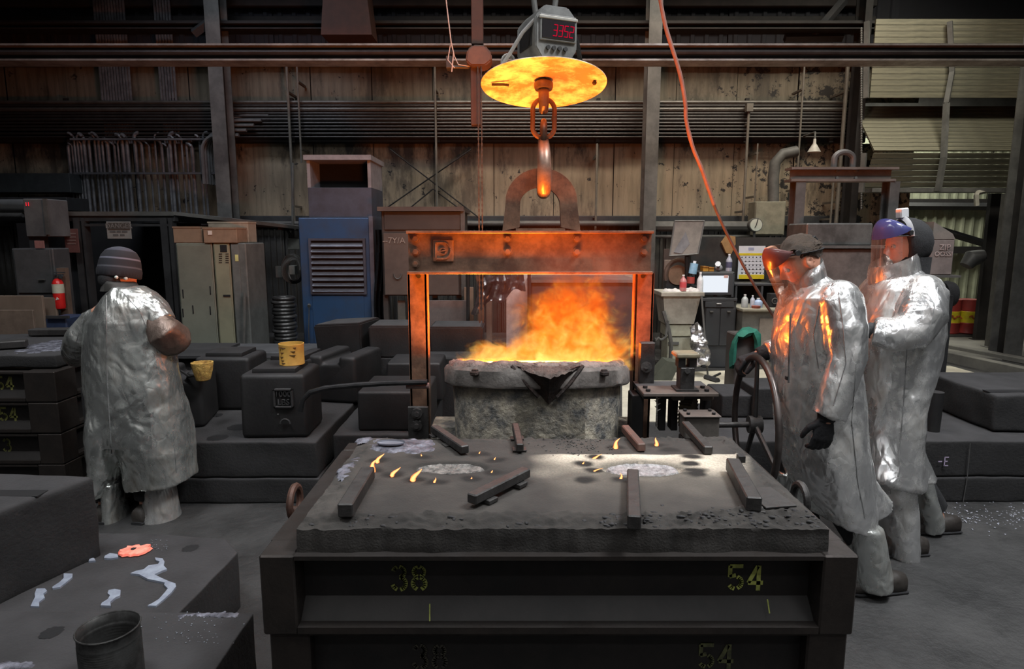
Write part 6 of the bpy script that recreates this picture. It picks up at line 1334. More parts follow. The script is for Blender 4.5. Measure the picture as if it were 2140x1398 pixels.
for s in (-1, 1):
    mb = MB(); x0 = LX+s*.44; mb.box((min(x0, x0+s*.14), LY-.10, .45), (max(x0, x0+s*.14), LY+.10, .62), .006); mb.box((min(x0, x0+s*.16), LY-.07, .30), (max(x0, x0+s*.16), LY+.07, .45)); build(mb, 'trunnion_block', SHELL, lad, smooth=False)
# bail beam
BX0, BX1 = at(849, 530, LY-.09).x, at(1366, 530, LY-.09).x; BZ1, BZ0 = zy(482, LY-.09), zy(573, LY-.09)
mb = MB(); mb.box((BX0, LY-.09, BZ1-.014), (BX1, LY+.09, BZ1), .002); mb.box((BX0, LY-.09, BZ0), (BX1, LY+.09, BZ0+.014), .002); mb.box((BX0+.004, LY-.045, BZ0+.012), (BX1-.004, LY-.03, BZ1-.012)); mb.box((BX0+.004, LY+.03, BZ0+.012), (BX1-.004, LY+.045, BZ1-.012))
beam = build(mb, 'bail_beam', BAIL, lad, smooth=False)
for px in (869, 1061, 1205, 1345):
    for py in (499, 526) + ((552,) if px == 869 else ()):
        c = at(px, py, LY-.045); mb = MB(); mb.cyl(c, c-V((0, .006, 0)), .022, .022, 20); mb.cyl(c-V((0, .006, 0)), c-V((0, .022, 0)), .016, .015, 6); build(mb, 'bolt', BAIL, beam, smooth=False)
p0, p1 = at(903, 500, LY-.05), at(949, 548, LY-.05)
mb = MB(); mb.box((p0.x, LY-.055, p1.z), (p1.x, LY-.045, p0.z), .006); cx, cz = (p0.x+p1.x)/2, (p0.z+p1.z)/2
dp = [(-.038, -.042), (.005, -.042)] + [(.005+.036*math.cos(R(q)), .042*math.sin(R(q))) for q in range(-80, 81, 16)] + [(.005, .042), (-.038, .042)]
M_ = Matrix.Translation((cx, LY-.055, cz)); mb.stroke(M_, dp+[dp[0]], .007, .006); mb.stroke(M_, arc(0, -.002, .016, 20, 340), .006, .006); mb.stroke(M_, [(-.012, -.002), (.014, .002)], .005, .006)
build(mb, 'cast_emblem', BAIL, beam, smooth=False)
# bail legs
for (xa, xb, s) in ((853, 893, -1), (1326, 1365, 1)):
    X0, X1 = at(xa, 650, LY+.02).x, at(xb, 650, LY+.02).x; Zb = zy(905, LY-.06)-.1
    mb = MB(); mb.box((X0, LY+.02, Zb), (X1, LY+.035, BZ0), .002); mb.box((X0, LY+.02, Zb), (X0+.012, LY+.10, BZ0)); mb.box((X1-.012, LY+.02, Zb), (X1, LY+.10, BZ0))
    lg = build(mb, 'bail_leg', BAIL, lad, smooth=False)
    c = at((xa+xb)/2-2*s, 577, LY+.019); mb = MB(); mb.cyl(c+V((0, .004, 0)), c-V((0, .003, 0)), .012, .012, 14); build(mb, 'bolt_hole', DK, lg)
X0, X1 = at(853, 800, LY-.07).x, at(893, 800, LY-.07).x
mb = MB(); mb.tube([(X0-.01, LY-.07, zy(800, LY)), (X1+.01, LY-.07, zy(800, LY))], .017, 12); build(mb, 'collar', mat('pinkish_clamp', (.24, .15, .14), (.15, .10, .09), .6, .1, 12), lad)
mb = MB(); mb.box((X0-.004, LY-.085, zy(905, LY)-.1), (X1+.004, LY-.062, zy(842, LY)), .003); build(mb, 'hub_plate', BARM, lad, smooth=False)
for py in (863, 888): c = at(872, py, LY-.086); mb = MB(); mb.cyl(c, c-V((0, .02, 0)), .032, .03, 8); mb.cyl(c-V((0, .02, 0)), c-V((0, .035, 0)), .014); build(mb, 'hub_nut', BARM, lad)
mb = MB(); mb.tube([at(893, 798, LY-.1), at(800, 801, LY-.1), at(740, 805, LY-.1), at(680, 811, LY-.1), at(648, 820, LY-.1), at(632, 836, LY-.1), at(628, 860, LY-.1)], .015, 10); build(mb, 'tilt_bar', mat('tilt_bar_black', (.02, .02, .021), (.04, .04, .042), .35, .5, 6), lad)
# right side pivot, table plate, gearbox, hand wheel
X0, X1 = at(1335, 780, 3.40).x, at(1366, 780, 3.40).x
mb = MB(); mb.box((X0, 3.38, zy(822, 3.4)), (X1, 3.43, zy(715, 3.4)), .004); mb.cyl(at(1351, 767, 3.38), at(1351, 767, 3.36), .03, n=12); mb.cyl(at(1351, 767, 3.36), at(1351, 767, 3.345), .012); build(mb, 'pivot_plate', BARM, lad, smooth=False)
PT = mat('dusty_plate', (.13, .105, .09), (.08, .066, .06), .7, .2, 7)
q0, q1, q2, q3 = at(1345, 822, 3.05), at(1503, 822, 3.05), at(1475, 805, 3.5), at(1366, 805, 3.5)
zt = q0.z; mb = MB(); YB = gp(1420, 806, zt).y; mb.box((q0.x, 3.05, zt-.018), (q1.x, max(YB, 3.2), zt), .003); build(mb, 'table_plate', PT, lad, smooth=False)
for (x, y) in ((.03, .04), (.32, .04), (.03, .11), (.32, .11)): mb = MB(); mb.cyl((q0.x+x, 3.05+y, zt), (q0.x+x, 3.05+y, zt+.012), .012, n=6); build(mb, 'plate_bolt', IRON, lad, smooth=False)
X0, X1 = at(1422, 790, 3.09).x, at(1452, 790, 3.09).x
mb = MB(); mb.box((X0, 3.09, zt), (X1, 3.17, zy(768, 3.1)), .004); mb.box((X0-.02, 3.08, zt), (X1+.02, 3.19, zt+.01)); mb.box((X0-.01, 3.10, zy(768, 3.1)), (X0+.025, 3.16, zy(745, 3.1))); mb.box((X1-.025, 3.10, zy(768, 3.1)), (X1+.01, 3.16, zy(745, 3.1)))
mb.cyl(at(1437, 775, 3.09), at(1437, 775, 3.075), .014, n=12); build(mb, 'lever_post', BARM, lad, smooth=False)
mb = MB(); mb.box((X0-.025, 3.08, zy(748, 3.1)), (X1+.02, 3.19, zy(738, 3.1)), .006); build(mb, 'post_cap', mat('yellowed_cap', (.22, .19, .12), (.13, .115, .08), .7, 0, 9), lad, smooth=False)
mb = MB(); zz = [at(1373, 828+k*6, 3.1) for k in range(12)]
for k, p in enumerate(zz): mb.tube([p, p+V((.0, 0, -.012))], [.006*(1-k/14), .005*(1-k/14)], 6); 
for k, p in enumerate(zz[:6]): mb.tube([p, p+V((.018 if k % 2 else -.012, 0, .008))], [.005, .001], 5)
build(mb, 'metal_icicle', mat('pale_drip', (.40, .38, .35), (.25, .24, .22), .5, .3, 30), lad)
a, b = at(1432, 872, 2.93), at(1503, 905, 2.93)
mb = MB(); mb.box((a.x, 2.93, b.z-.03), (b.x, 3.03, a.z), .005); gb = build(mb, 'gearbox', mat('gearbox_grey', (.10, .088, .078), (.05, .044, .04), .6, .2, 8), lad, smooth=False)
mb = MB(); mb.box((a.x-.01, 2.92, a.z), (b.x+.004, 3.04, a.z+.008), .002); build(mb, 'gearbox_lid', PT, gb, smooth=False)
for (x, y) in ((.02, .02), (.14, .02), (.02, .08), (.14, .08)): mb = MB(); mb.cyl((a.x+x, 2.93+y, a.z+.008), (a.x+x, 2.93+y, a.z+.018), .009, n=6); build(mb, 'lid_bolt', IRON, gb, smooth=False)
# worm wheel behind
c = at(1450, 862, 3.22); mb = MB(); nT = 26
M_ = frame(c, (1, 0, 0), (0, 0, 1)); pr_ = []
for k in range(nT):
    for (da, r_) in ((-.25, .075), (-.12, .092), (.12, .092), (.25, .075)): an = 2*PI*(k+da)/nT; pr_.append((r_*math.cos(an), r_*math.sin(an)))
mb.prism(pr_, .06, Matrix.Translation(c) @ Matrix.Rotation(R(60), 4, 'Z')); build(mb, 'gear_wheel', mat('brass_gear', (.12, .10, .06), (.05, .042, .03), .6, .3, 12), lad, smooth=False)
for px in (1385, 1410, 1478): mb = MB(); A, B = fb(px-7, 824, px+7, 900, 3.25, .08); mb.box(A, B, .003); build(mb, 'support_rib', IRON2, lad, smooth=False)
for px in (1418, 1480): A, B = fb(px-13, 827, px+13, 838, 3.12, .06); mb = MB(); mb.box(A, B, .008); build(mb, 'guide_block', PT, lad, smooth=False)
mb = MB(); A, B = fb(1320, 826, 1345, 900, 3.3, .12, .30); mb.box(A, B, .004); A, B = fb(1345, 824, 1500, 834, 3.14, .3); mb.box(A, B); build(mb, 'bracket_frame', IRON2, lad, smooth=False)
# hand wheel (axis across the picture)
WR = .325; WC = at(1577, 887, 3.0)
mb = MB(); M0 = Matrix.Translation(WC) @ Matrix.Rotation(R(-3), 4, 'Z')
ring = [M0 @ V((0, WR*math.cos(q/64*2*PI), WR*math.sin(q/64*2*PI))) for q in range(64)]
mb.tube(ring, (.016, .016), 12, closed=True)
HW = mat('wheel_worn_iron', (.055, .045, .042), (.10, .085, .08), .3, .7, 9, rough2=.45)
wheel = build(mb, 'hand_wheel', HW, lad)
mb = MB(); mb.cyl(M0 @ V((-.03, 0, 0)), M0 @ V((.03, 0, 0)), .042, n=20); build(mb, 'hub', BARM, wheel)
for q in (88, 178+22, -62): a_ = R(q); mb = MB(); mb.tube([M0 @ V((0, .03*math.cos(a_), .03*math.sin(a_))), M0 @ V((0, WR*.98*math.cos(a_), WR*.98*math.sin(a_)))], [(.012, .018), (.009, .013)], 8); build(mb, 'spoke', BARM, wheel)
mb = MB(); mb.tube([(b.x-.02, WC.y-.01, WC.z), WC], .014, 12); build(mb, 'wheel_shaft', BARM, lad)
# lifting eye
mb = MB(); Y_ = LY
def q_(px, py): p = at(px, py, Y_); return (p.x, p.z)
c0 = q_(1131, 425)
out = [q_(1050, 483), q_(1056, 430)] + [q_(1131-75*math.cos(R(a_)), 424-72*math.sin(R(a_))) for a_ in range(8, 173, 8)] + [q_(1206, 430), q_(1212, 483)]
inn = [q_(1172, 475), q_(1170, 432)] + [q_(1128+42*math.cos(R(a_)), 430-38*math.sin(R(a_))) for a_ in range(8, 173, 8)] + [q_(1087, 432), q_(1086, 475)]
poly_o, poly_i = out, inn[::-1]
m_ = 24
def resample(pl, n):
    L_ = [0]
    for a_, b_ in zip(pl, pl[1:]): L_.append(L_[-1]+math.dist(a_, b_))
    r = []
    for k in range(n+1):
        t = L_[-1]*k/n; j = max(i for i in range(len(L_)) if L_[i] <= t+1e-9); j = min(j, len(pl)-2); f = (t-L_[j])/(L_[j+1]-L_[j]); r.append((pl[j][0]*(1-f)+pl[j+1][0]*f, pl[j][1]*(1-f)+pl[j+1][1]*f))
    return r
O, I = resample(poly_o, 40), resample(poly_i, 40)
F4 = [[mb.bm.verts.new((x, Y_+s*.025, z)) for x, z in pl] for pl in (O, I) for s in (-1, 1)]
of, ob, if_, ib = F4
for k in range(40):
    mb.bm.faces.new((of[k], of[k+1], if_[k+1], if_[k])); mb.bm.faces.new((ob[k], ib[k], ib[k+1], ob[k+1])); mb.bm.faces.new((of[k], ob[k], ob[k+1], of[k+1])); mb.bm.faces.new((if_[k], if_[k+1], ib[k+1], ib[k]))
for k in (0, 40): mb.bm.faces.new((of[k], if_[k], ib[k], ob[k]))
build(mb, 'lifting_eye', BAIL, lad, split=30)
mb = MB(); A, B = at(1078, 474, LY), at(1180, 483, LY); mb.box((A.x, LY-.028, B.z), (B.x, LY+.028, A.z-.008)); build(mb, 'eye_foot', BAIL, lad, smooth=False)
# crane hook, link, shield, scale
HK = mat('hook_steel', (.30, .20, .15), (.18, .12, .09), .4, .4, 12, bump=.1)
def hp(dy, py, dx=0): p = at(1136, py, LY); return V((p.x+dx, LY+dy, p.z))
t = thing('crane_hook', 'heavy crane hook gripping the lifting eye of the ladle', 'hook', hp(0, 405))
pts = [hp(.03, 290), hp(-.01, 300), hp(-.06, 322), hp(-.085, 348), hp(-.078, 378), hp(-.045, 397), hp(0, 403), hp(.045, 394), hp(.075, 372), hp(.08, 350), hp(.07, 335)]
mb = MB(); mb.tube(pts, [(.028, .022), (.030, .026), (.034, .03), (.036, .032), (.038, .034), (.038, .034), (.036, .032), (.032, .03), (.026, .026), (.018, .018), (.006, .006)], 16); build(mb, 'hook_body', HK, t)
mb = MB(); c = hp(.01, 275); mb.tube([c+V((0, .045*math.cos(q/20*2*PI), .05*math.sin(q/20*2*PI))) for q in range(20)], (.017, .019), 10, closed=True); build(mb, 'hook_eye', HK, t)
t = thing('chain_link', 'large oval steel link between the crane hook and the heat shield', 'chain link', hp(0, 285)); mb = MB(); c = hp(0, 248)
w_, h_ = 22*LY/F, 38*LY/F
mb.tube([c+V((w_*math.cos(R(q)), 0, (h_-w_)*(1 if 0 <= q < 180 else -1)+w_*math.sin(R(q)))) for q in range(0, 360, 12)], .0125, 10, closed=True); build(mb, 'oval_link', mat('link_steel', (.34, .17, .09), (.22, .12, .07), .45, .3, 15), t)
mb = MB(); mb.cyl(c+V((-.0+w_-.002, 0, -.01)), c+V((w_-.002, 0, .01)), .0145, n=12); build(mb, 'weld_seam', HK, t)
t = thing('heat_shield', 'round heat shield plate glowing orange above the crane hook', 'heat shield', hp(0, 175)); c = hp(0, 175); R1 = 125*LY/F
MT = Matrix.Translation(c) @ Matrix.Rotation(R(-9.5), 4, 'X'); mb = MB()
mb.lathe([(.02, .018), (R1*.45, .012), (R1*.6, .006), (R1, -.006), (R1, -.002), (R1*.6, .010), (R1*.45, .016), (.02, .022)], 72, MT); build(mb, 'shield_plate', mat('shield_steel', (.95, .85, .70), (.42, .28, .16), .6, .1, 7, lo=.40, hi=.58, bump=.2, bscale=30), t)
mb = MB(); cc = hp(0, 155); mb.lathe([(.001, -.03), (.045, -.03), (.05, -.02), (.05, 0), (.04, .01)], 20, MT); build(mb, 'hub_nut', HK, t)
mb = MB(); mb.tube([MT @ V((0, 0, -.02)), hp(-.01, 185), hp(-.025, 205), hp(-.02, 222), hp(.0, 232), hp(.025, 226), hp(.035, 212)], [(.026, .018), (.028, .018), (.028, .02), (.026, .02), (.024, .018), (.018, .014), (.006, .006)], 12); build(mb, 'swivel_hook', HK, t)
mb = MB(); p = MT @ V((-.23, -.02, -.012)); mb.tube([p+V((-.04, 0, 0)), p+V((0.02, 0, .0)), p+V((.05, 0, -.004))], .007, 6); mb.ball(MT @ V((.26, -.04, -.012)), .012, 8); build(mb, 'clip', SPOUTM, t)
SCM = mat('scale_grey', (.16, .16, .155), (.09, .09, .088), .5, .2, 8)
c = at(1142, 82, LY); t = thing('crane_scale', 'grey hanging crane scale showing 3352 in red digits', 'scale', c-V((0, 0, .13)))
MS = Matrix.Translation(c) @ Matrix.Rotation(R(22), 4, 'Z')
w_, d_, h_ = .115, .12, .125
mb = MB(); mb.prism([(-w_, -h_*.6), (-w_*.7, -h_), (w_*.7, -h_), (w_, -h_*.6), (w_, h_*.55), (w_*.55, h_), (-w_*.55, h_), (-w_, h_*.55)], d_*2, MS @ Matrix.Translation((0, -d_, 0)))
bmesh.ops.bevel(mb.bm, geom=mb.bm.edges[:], offset=.006, segments=2, affect='EDGES'); build(mb, 'case', SCM, t, split=50)
mb = MB(); mb.box((-w_*.82, -d_-.012, -h_*.36), (w_*.9, -d_+.002, h_*.62), .003, MS); build(mb, 'bezel', SCM, t, smooth=False)
mb = MB(); mb.box((-w_*.74, -d_-.016, -h_*.28), (w_*.82, -d_-.010, h_*.40), .001, MS); build(mb, 'display_window', mat('display_black', (.012, .010, .012), None, .25), t, smooth=False)
mb = MB(); mb.box((-w_*.88, -d_-.018, h_*.44), (w_*.96, -d_-.004, h_*.56), .003, MS); build(mb, 'bezel_rim', plain('scale_light', (.34, .33, .30), .4, .3), t, smooth=False)
mb = MB(); SEG = {'3': 'abgcd', '5': 'afgcd', '2': 'abged'}; dh = .052; dw = .026
for i, ch in enumerate('3352'):
    x0 = -.028 + i*.030; z0 = -.022; sl = lambda z: (z-z0)*.14
    S = {'a': ((x0, z0+dh), (x0+dw*.75, z0+dh)), 'g': ((x0, z0+dh/2), (x0+dw*.75, z0+dh/2)), 'd': ((x0, z0), (x0+dw*.75, z0)), 'b': ((x0+dw*.75, z0+dh/2), (x0+dw*.75, z0+dh)), 'c': ((x0+dw*.75, z0), (x0+dw*.75, z0+dh/2)), 'f': ((x0, z0+dh/2), (x0, z0+dh)), 'e': ((x0, z0), (x0, z0+dh/2))}
    for s in SEG[ch]:
        (xa, za), (xb, zb) = S[s]; mb.stroke(MS @ Matrix.Translation((0, -d_-.0165, 0)), [(xa+sl(za), za), (xb+sl(zb), zb)], .0042, .001)
build(mb, 'red_digits', glow('scale_red_led', (1, .01, .06), .5), t, smooth=False)
for k in range(4): mb = MB(); mb.cyl(MS @ V((-.05+k*.032, -d_-.002, -h_*.62)), MS @ V((-.05+k*.032, -d_-.014, -h_*.62)), .011, n=10); build(mb, 'button', IRON, t)
mb = MB(); mb.box((-w_-.006, -d_*.6, -h_*.5), (-w_+.004, d_*.6, h_*.35), .002, MS); build(mb, 'side_panel', IRON, t, smooth=False)
mb = MB(); mb.prism([(-w_*1.25, -h_*1.32), (w_*.9, -h_*1.32), (w_*.6, -h_*.9), (-w_*.7, -h_*.9)], d_*1.4, MS @ Matrix.Translation((0, -d_*.7, 0))); build(mb, 'lower_housing', IRON, t, smooth=False)
mb = MB(); zt = c.z+h_; x = c.x-.01; w2 = .048; mb.tube([(x-w2*.9, LY, zt-.02), (x-w2*1.15, LY, zt+.06), (x-w2, LY, zt+.16), (x-w2*.6, LY, zt+.22), (x, LY, zt+.245), (x+w2*.6, LY, zt+.22), (x+w2, LY, zt+.16), (x+w2*1.15, LY, zt+.06), (x+w2*.9, LY, zt-.02)], .015, 10); build(mb, 'shackle', GREYS, t)
t = thing('block_hook', 'dark hook of the crane block at the top edge holding the scale', 'hook', (x, LY, zt+.15)); mb = MB(); cc = V((x, LY, zt+.26))
mb.tube([cc+V((0, .075*math.cos(R(q)), .06*math.sin(R(q))))  for q in range(-200, 40, 20)] + [cc+V((0, .05, .12)), cc+V((0, 0, .2))], [(.016)]*3+[.026]*9+[.024, .028], 10); build(mb, 'hook_body', IRON, t)
mb = MB(); mb.cyl(cc+V((0, 0, .19)), cc+V((0, 0, .5)), .03); mb.cyl(cc+V((0, 0, .5)), (cc.x, cc.y, 8.5), .012); build(mb, 'hoist_rope', IRON, t)
# cables at the scale
mb = MB(); mb.tube([at(1150, 32, LY-.05), at(1118, 40, LY-.13), at(1092, 68, LY-.12), at(1068, 108, LY-.1), at(1048, 138, LY-.1), at(1034, 152, LY-.08)], .010, 8)
cc = at(1062, 130, LY+.05)
for k in range(2): mb.tube([cc+V(((.035-.008*k)*math.cos(R(q)), .01*k, (.04-.008*k)*math.sin(R(q)))) for q in range(-20, 220, 20)], .006, 6)
build(mb, 'grey_cable', plain('cable_light', (.24, .23, .22), .5), None, label='grey cable looping from the crane scale down to the heat shield', cat='cable')
mb = MB(); mb.tube([at(1196, 60, LY-.05), at(1206, 90, LY-.05), at(1213, 130, LY)], (.004, .014), 6); mb.tube([at(1186, 104, LY), at(1203, 132, LY)], .004, 6); build(mb, 'black_strap', BLACKC, None, label='black strap from the crane scale to the right side of the heat shield', cat='strap')
# orange cord
CP = [(1375, -30), (1391, 55), (1420, 150), (1432, 215), (1434, 250), (1447, 305), (1466, 352), (1482, 398), (1499, 445), (1530, 510), (1562, 570), (1600, 635), (1638, 690)]
def smoothp(P_, Y0, Y1, n=6):
    out = []
    for i in range(len(P_)-1):
        p0_, p1_, p2_, p3_ = P_[max(i-1, 0)], P_[i], P_[i+1], P_[min(i+2, len(P_)-1)]
        for k in range(n):
            f = k/n; c_ = [.5*(2*b_+(c_2-a_)*f+(2*a_-5*b_+4*c_2-d_2)*f*f+(-a_+3*b_-3*c_2+d_2)*f**3) for a_, b_, c_2, d_2 in zip(p0_, p1_, p2_, p3_)]
            out.append(at(c_[0], c_[1], Y0+(Y1-Y0)*(i+f)/(len(P_)-1)))
    out.append(at(*P_[-1], Y1)); return out
sp = smoothp(CP, 4.4, 4.6); mb_ = None; t = thing('power_cable', 'long orange cord hanging from above and ending behind the bending worker', 'cord', sp[-1])
mb = MB(); sp = [V((sp[0].x-.25, sp[0].y, 8.5))] + sp; mb.tube(sp[:48], [.013+.004*max(0, noise.noise(V((k*.4, 0, 0)))) for k in range(48)], 8); build(mb, 'orange_sheath', mat('cord_orange', (.20, .105, .085), (.15, .08, .065), .6, 0, 12), t)
mb = MB(); mb.tube(sp[47:], .0105, 8); build(mb, 'dark_sleeve', mat('cord_dark', (.10, .055, .045), (.05, .035, .03), .5, 0, 9), t)
# jib post
JB = mat('brown_post', (.045, .02, .012), (.025, .013, .01), .6, .2, 5)
t = thing('hoist_post', 'brown hanging hoist post with a chunky block, left of the crane scale', 'hoist', at(998, 250, 5.2)); x = at(998, 100, 5.2).x
mb = MB(); mb.box((x-.045, 5.16, zy(95, 5.2)), (x+.045, 5.25, 8.5), .004); build(mb, 'upper_post', JB, t, smooth=False)
mb = MB(); mb.box((x-.055, 5.18, zy(262, 5.2)), (x+.02, 5.26, zy(110, 5.2)), .004); build(mb, 'lower_post', plain('dark_brown_post', (.04, .022, .018)), t, smooth=False)
mb = MB(); p = at(1000, 117, 5.12); mb.prism([(-.10, -.03), (-.085, .05), (-.04, .085), (.05, .08), (.10, .02), (.10, -.03), (.05, -.07), (-.06, -.07)], .18, Matrix.Translation(p)); bmesh.ops.bevel(mb.bm, geom=mb.bm.edges[:], offset=.012, segments=2, affect='EDGES'); build(mb, 'hoist_block', mat('brown_block', (.09, .05, .036), (.055, .033, .026), .6, .1, 6), t, split=50)
for i, px in enumerate((1000, 1007)):
    mb = MB()
    for k in range(95): mb.box((-.006, -.003, -.011), (.006, .003, .011), 0, Matrix.Translation((at(px, 300, 5.14).x, 5.14, zy(135, 5.14)-k*.021)) @ Matrix.Rotation(R(90*(k % 2)), 4, 'Z'))
    build(mb, 'hoist_chain', IRON2, None, label=['left', 'right'][i]+' of the two thin chains hanging under the hoist block', cat='chain', group='thin chains under the hoist block')
mb = MB(); mb.tube([at(930, -20, 5.2), at(937, 40, 5.2), at(943, 90, 5.2), at(948, 110, 5.2), at(944, 150, 5.2)], .005, 6); mb.tube([at(943, 92, 5.2), at(950, 118, 5.22), at(958, 135, 5.2), at(990, 140, 5.2)], .004, 6); mb.tube([at(941, 95, 5.2), at(936, 125, 5.2), at(950, 142, 5.2)], .004, 6)
build(mb, 'pale_wires', plain('wire_pale', (.35, .33, .33), .5), None, label='tangle of pale wires hanging left of the hoist block', cat='wires')
mb = MB(); mb.box(at(932, 142, 5.25), at(945, 120, 5.3)+V((0, .05, 0)), .004); mb.tube([at(940, 140, 5.28), at(1000, 142, 5.28)], .012, 6); build(mb, 'pulley_box', GREYD, None, smooth=False, label='small dark pulley box beside the tangle of pale wires', cat='pulley')
# ---- fire and hot gas over the ladle: real emitting and absorbing volume
FVM = bpy.data.materials.new('fire_gas'); FVM.use_nodes = True; nt = FVM.node_tree; nt.nodes.remove(nt.nodes['Principled BSDF']); L = nt.links.new; N = nt.nodes.new
def mth(op, a=None, b=None, c=None, clamp=False):
    m = N('ShaderNodeMath'); m.operation = op; m.use_clamp = clamp
    for i, v in enumerate((a, b, c)):
        if v is None: continue
        if isinstance(v, (int, float)): m.inputs[i].default_value = v
        else: L(v, m.inputs[i])
    return m.outputs[0]
tc = N('ShaderNodeTexCoord'); sep = N('ShaderNodeSeparateXYZ'); L(tc.outputs['Object'], sep.inputs[0]); X_, Y2_, Z_ = sep.outputs
n1 = N('ShaderNodeTexNoise'); n1.inputs['Scale'].default_value = 6.0; n1.inputs['Detail'].default_value = 7; n1.inputs['Roughness'].default_value = .62; n1.inputs['Distortion'].default_value = .8; L(tc.outputs['Object'], n1.inputs['Vector'])
n2 = N('ShaderNodeTexNoise'); n2.inputs['Scale'].default_value = 13; n2.inputs['Detail'].default_value = 5; n2.inputs['Distortion'].default_value = 1.2; L(tc.outputs['Object'], n2.inputs['Vector'])
def lobe(cx, cy, cz, rx, ry, rz):
    a = mth('POWER', mth('ABSOLUTE', mth('DIVIDE', mth('SUBTRACT', X_, cx), rx)), 2); b = mth('POWER', mth('ABSOLUTE', mth('DIVIDE', mth('SUBTRACT', Y2_, cy), ry)), 2); c = mth('POWER', mth('ABSOLUTE', mth('DIVIDE', mth('SUBTRACT', Z_, cz), rz)), 2)
    return mth('SUBTRACT', 1, mth('ADD', mth('ADD', a, b), c))
# object space: origin at the ladle rim centre
E1 = lobe(.20, .0, .17, .29, .28, .28); E2 = lobe(.04, -.02, -.02, .40, .34, .17); E3 = lobe(.27, .0, .08, .20, .26, .26)
env = mth('MAXIMUM', mth('MAXIMUM', E1, E2), E3)
den = mth('ADD', mth('MULTIPLY', env, .9), mth('MULTIPLY', mth('SUBTRACT', n1.outputs['Fac'], .5), 4.2))
den = mth('MULTIPLY', den, 2.4, clamp=True)
haz = mth('ADD', mth('MULTIPLY', lobe(.15, 0, .28, .52, .34, .62), mth('MULTIPLY', n1.outputs['Fac'], .7), clamp=True), mth('MULTIPLY', lobe(.26, -.22, .50, .36, .22, .24), mth('MULTIPLY', mth('SUBTRACT', n1.outputs['Fac'], .42), 14.0, clamp=True), clamp=True))
hot = mth('ADD', mth('MULTIPLY', mth('SUBTRACT', n2.outputs['Fac'], .42), 3.2), mth('MULTIPLY', mth('SUBTRACT', .26, Z_), 1.9), clamp=True)
cr = N('ShaderNodeValToRGB'); L(hot, cr.inputs[0]); el = cr.color_ramp.elements
el[0].position = 0; el[0].color = (.85, .15, .008, 1); el[1].position = 1; el[1].color = (1, .66, .17, 1); m5 = el.new(.45); m5.color = (1, .33, .02, 1)
ab = N('ShaderNodeVolumeAbsorption'); ab.inputs[0].default_value = (.55, .25, .12, 1); L(mth('MULTIPLY', den, 7.5), ab.inputs['Density'])
em = N('ShaderNodeEmission'); L(cr.outputs[0], em.inputs[0]); L(mth('MULTIPLY', den, mth('ADD', 4.2, mth('MULTIPLY', hot, 5.5))), em.inputs[1])
em2 = N('ShaderNodeEmission'); em2.inputs[0].default_value = (1, .13, .03, 1); L(mth('MULTIPLY', haz, .75), em2.inputs[1])
a1 = N('ShaderNodeAddShader'); a2 = N('ShaderNodeAddShader'); L(ab.outputs[0], a1.inputs[0]); L(em.outputs[0], a1.inputs[1]); L(a1.outputs[0], a2.inputs[0]); L(em2.outputs[0], a2.inputs[1]); L(a2.outputs[0], nt.nodes['Material Output'].inputs['Volume'])
mb = MB(); mb.box((-.52, -.42, -.02), (.60, .42, .98))
me = bpy.data.meshes.new('ladle_flames'); mb.bm.to_mesh(me); mb.bm.free(); me.materials.append(FVM)
o = bpy.data.objects.new('ladle_flames', me); C.objects.link(o); o.location = (LX, LY, LZ+.0); props(o, 'billowing orange flames and hot gas rising from the full ladle', 'flames', None, 'stuff'); ORG[o.name] = V(o.location)
try: FVM.cycles.volume_step_rate = .5
except Exception: pass
# ================================================================ people
def head_verts(mb, M_, s=1.0):
    n, m = 56, 40; rows = []
    g = lambda v, c, w: math.exp(-((v-c)/w)**2)
    for j in range(m+1):
        ph = PI*j/m; z = math.cos(ph); r = math.sin(ph); row = []
        for i in range(n):
            th = 2*PI*i/n; x, y = r*math.cos(th), r*math.sin(th)
            X, Y, Z = x*.100, y*.078, z*.122
            if Z < 0: k = -Z/.122; Y *= 1-.30*k*k; X = X*(1-.12*k) if X > 0 else X*(1-.45*k)
            if X > 0:
                f = min(1, X/.05)
                X += f*(.006*g(Z, .028, .012)*g(Y, 0, .05))                       # brow
                X -= f*.012*(g(Y, .031, .016)+g(Y, -.031, .016))*g(Z, .008, .013) # sockets
                X += f*.030*g(Y, 0, .010)*(g(Z, -.022, .016)+.5*g(Z, .0, .016))   # nose
                X += f*.008*g(Y, 0, .020)*g(Z, -.030, .006)
                X += f*.007*g(Y, 0, .024)*(g(Z, -.052, .005)+g(Z, -.063, .006))   # lips
                X -= f*.004*g(Y, 0, .022)*g(Z, -.0575, .0025)
                X += f*.012*g(Y, 0, .028)*g(Z, -.095, .018)                       # chin
                X -= f*.006*g(Y, 0, .03)*g(Z, -.076, .008)
            row.append(mb.bm.verts.new(M_ @ (V((X, Y, Z))*s)))
        rows.append(row)
    for a, b in zip(rows, rows[1:]):
        for i in range(n):
            q = [a[i], a[(i+1) % n], b[(i+1) % n], b[i]]
            try: mb.bm.faces.new(q)
            except ValueError: pass
    for sd in (-1, 1):
        c = M_ @ (V((-.008, sd*.080, -.005))*s)
        pts = [M_ @ (V((-.008+.018*math.cos(R(q)) , sd*(.080+.010), -.002+.030*math.sin(R(q))))*s) for q in range(0, 360, 30)]
        mb.tube(pts, .0055*s, 6, closed=True); mb.tube([M_ @ (V((.004, sd*.070, -.01))*s), M_ @ (V((-.012, sd*.088, -.005))*s)], [.012*s, .012*s], 8)
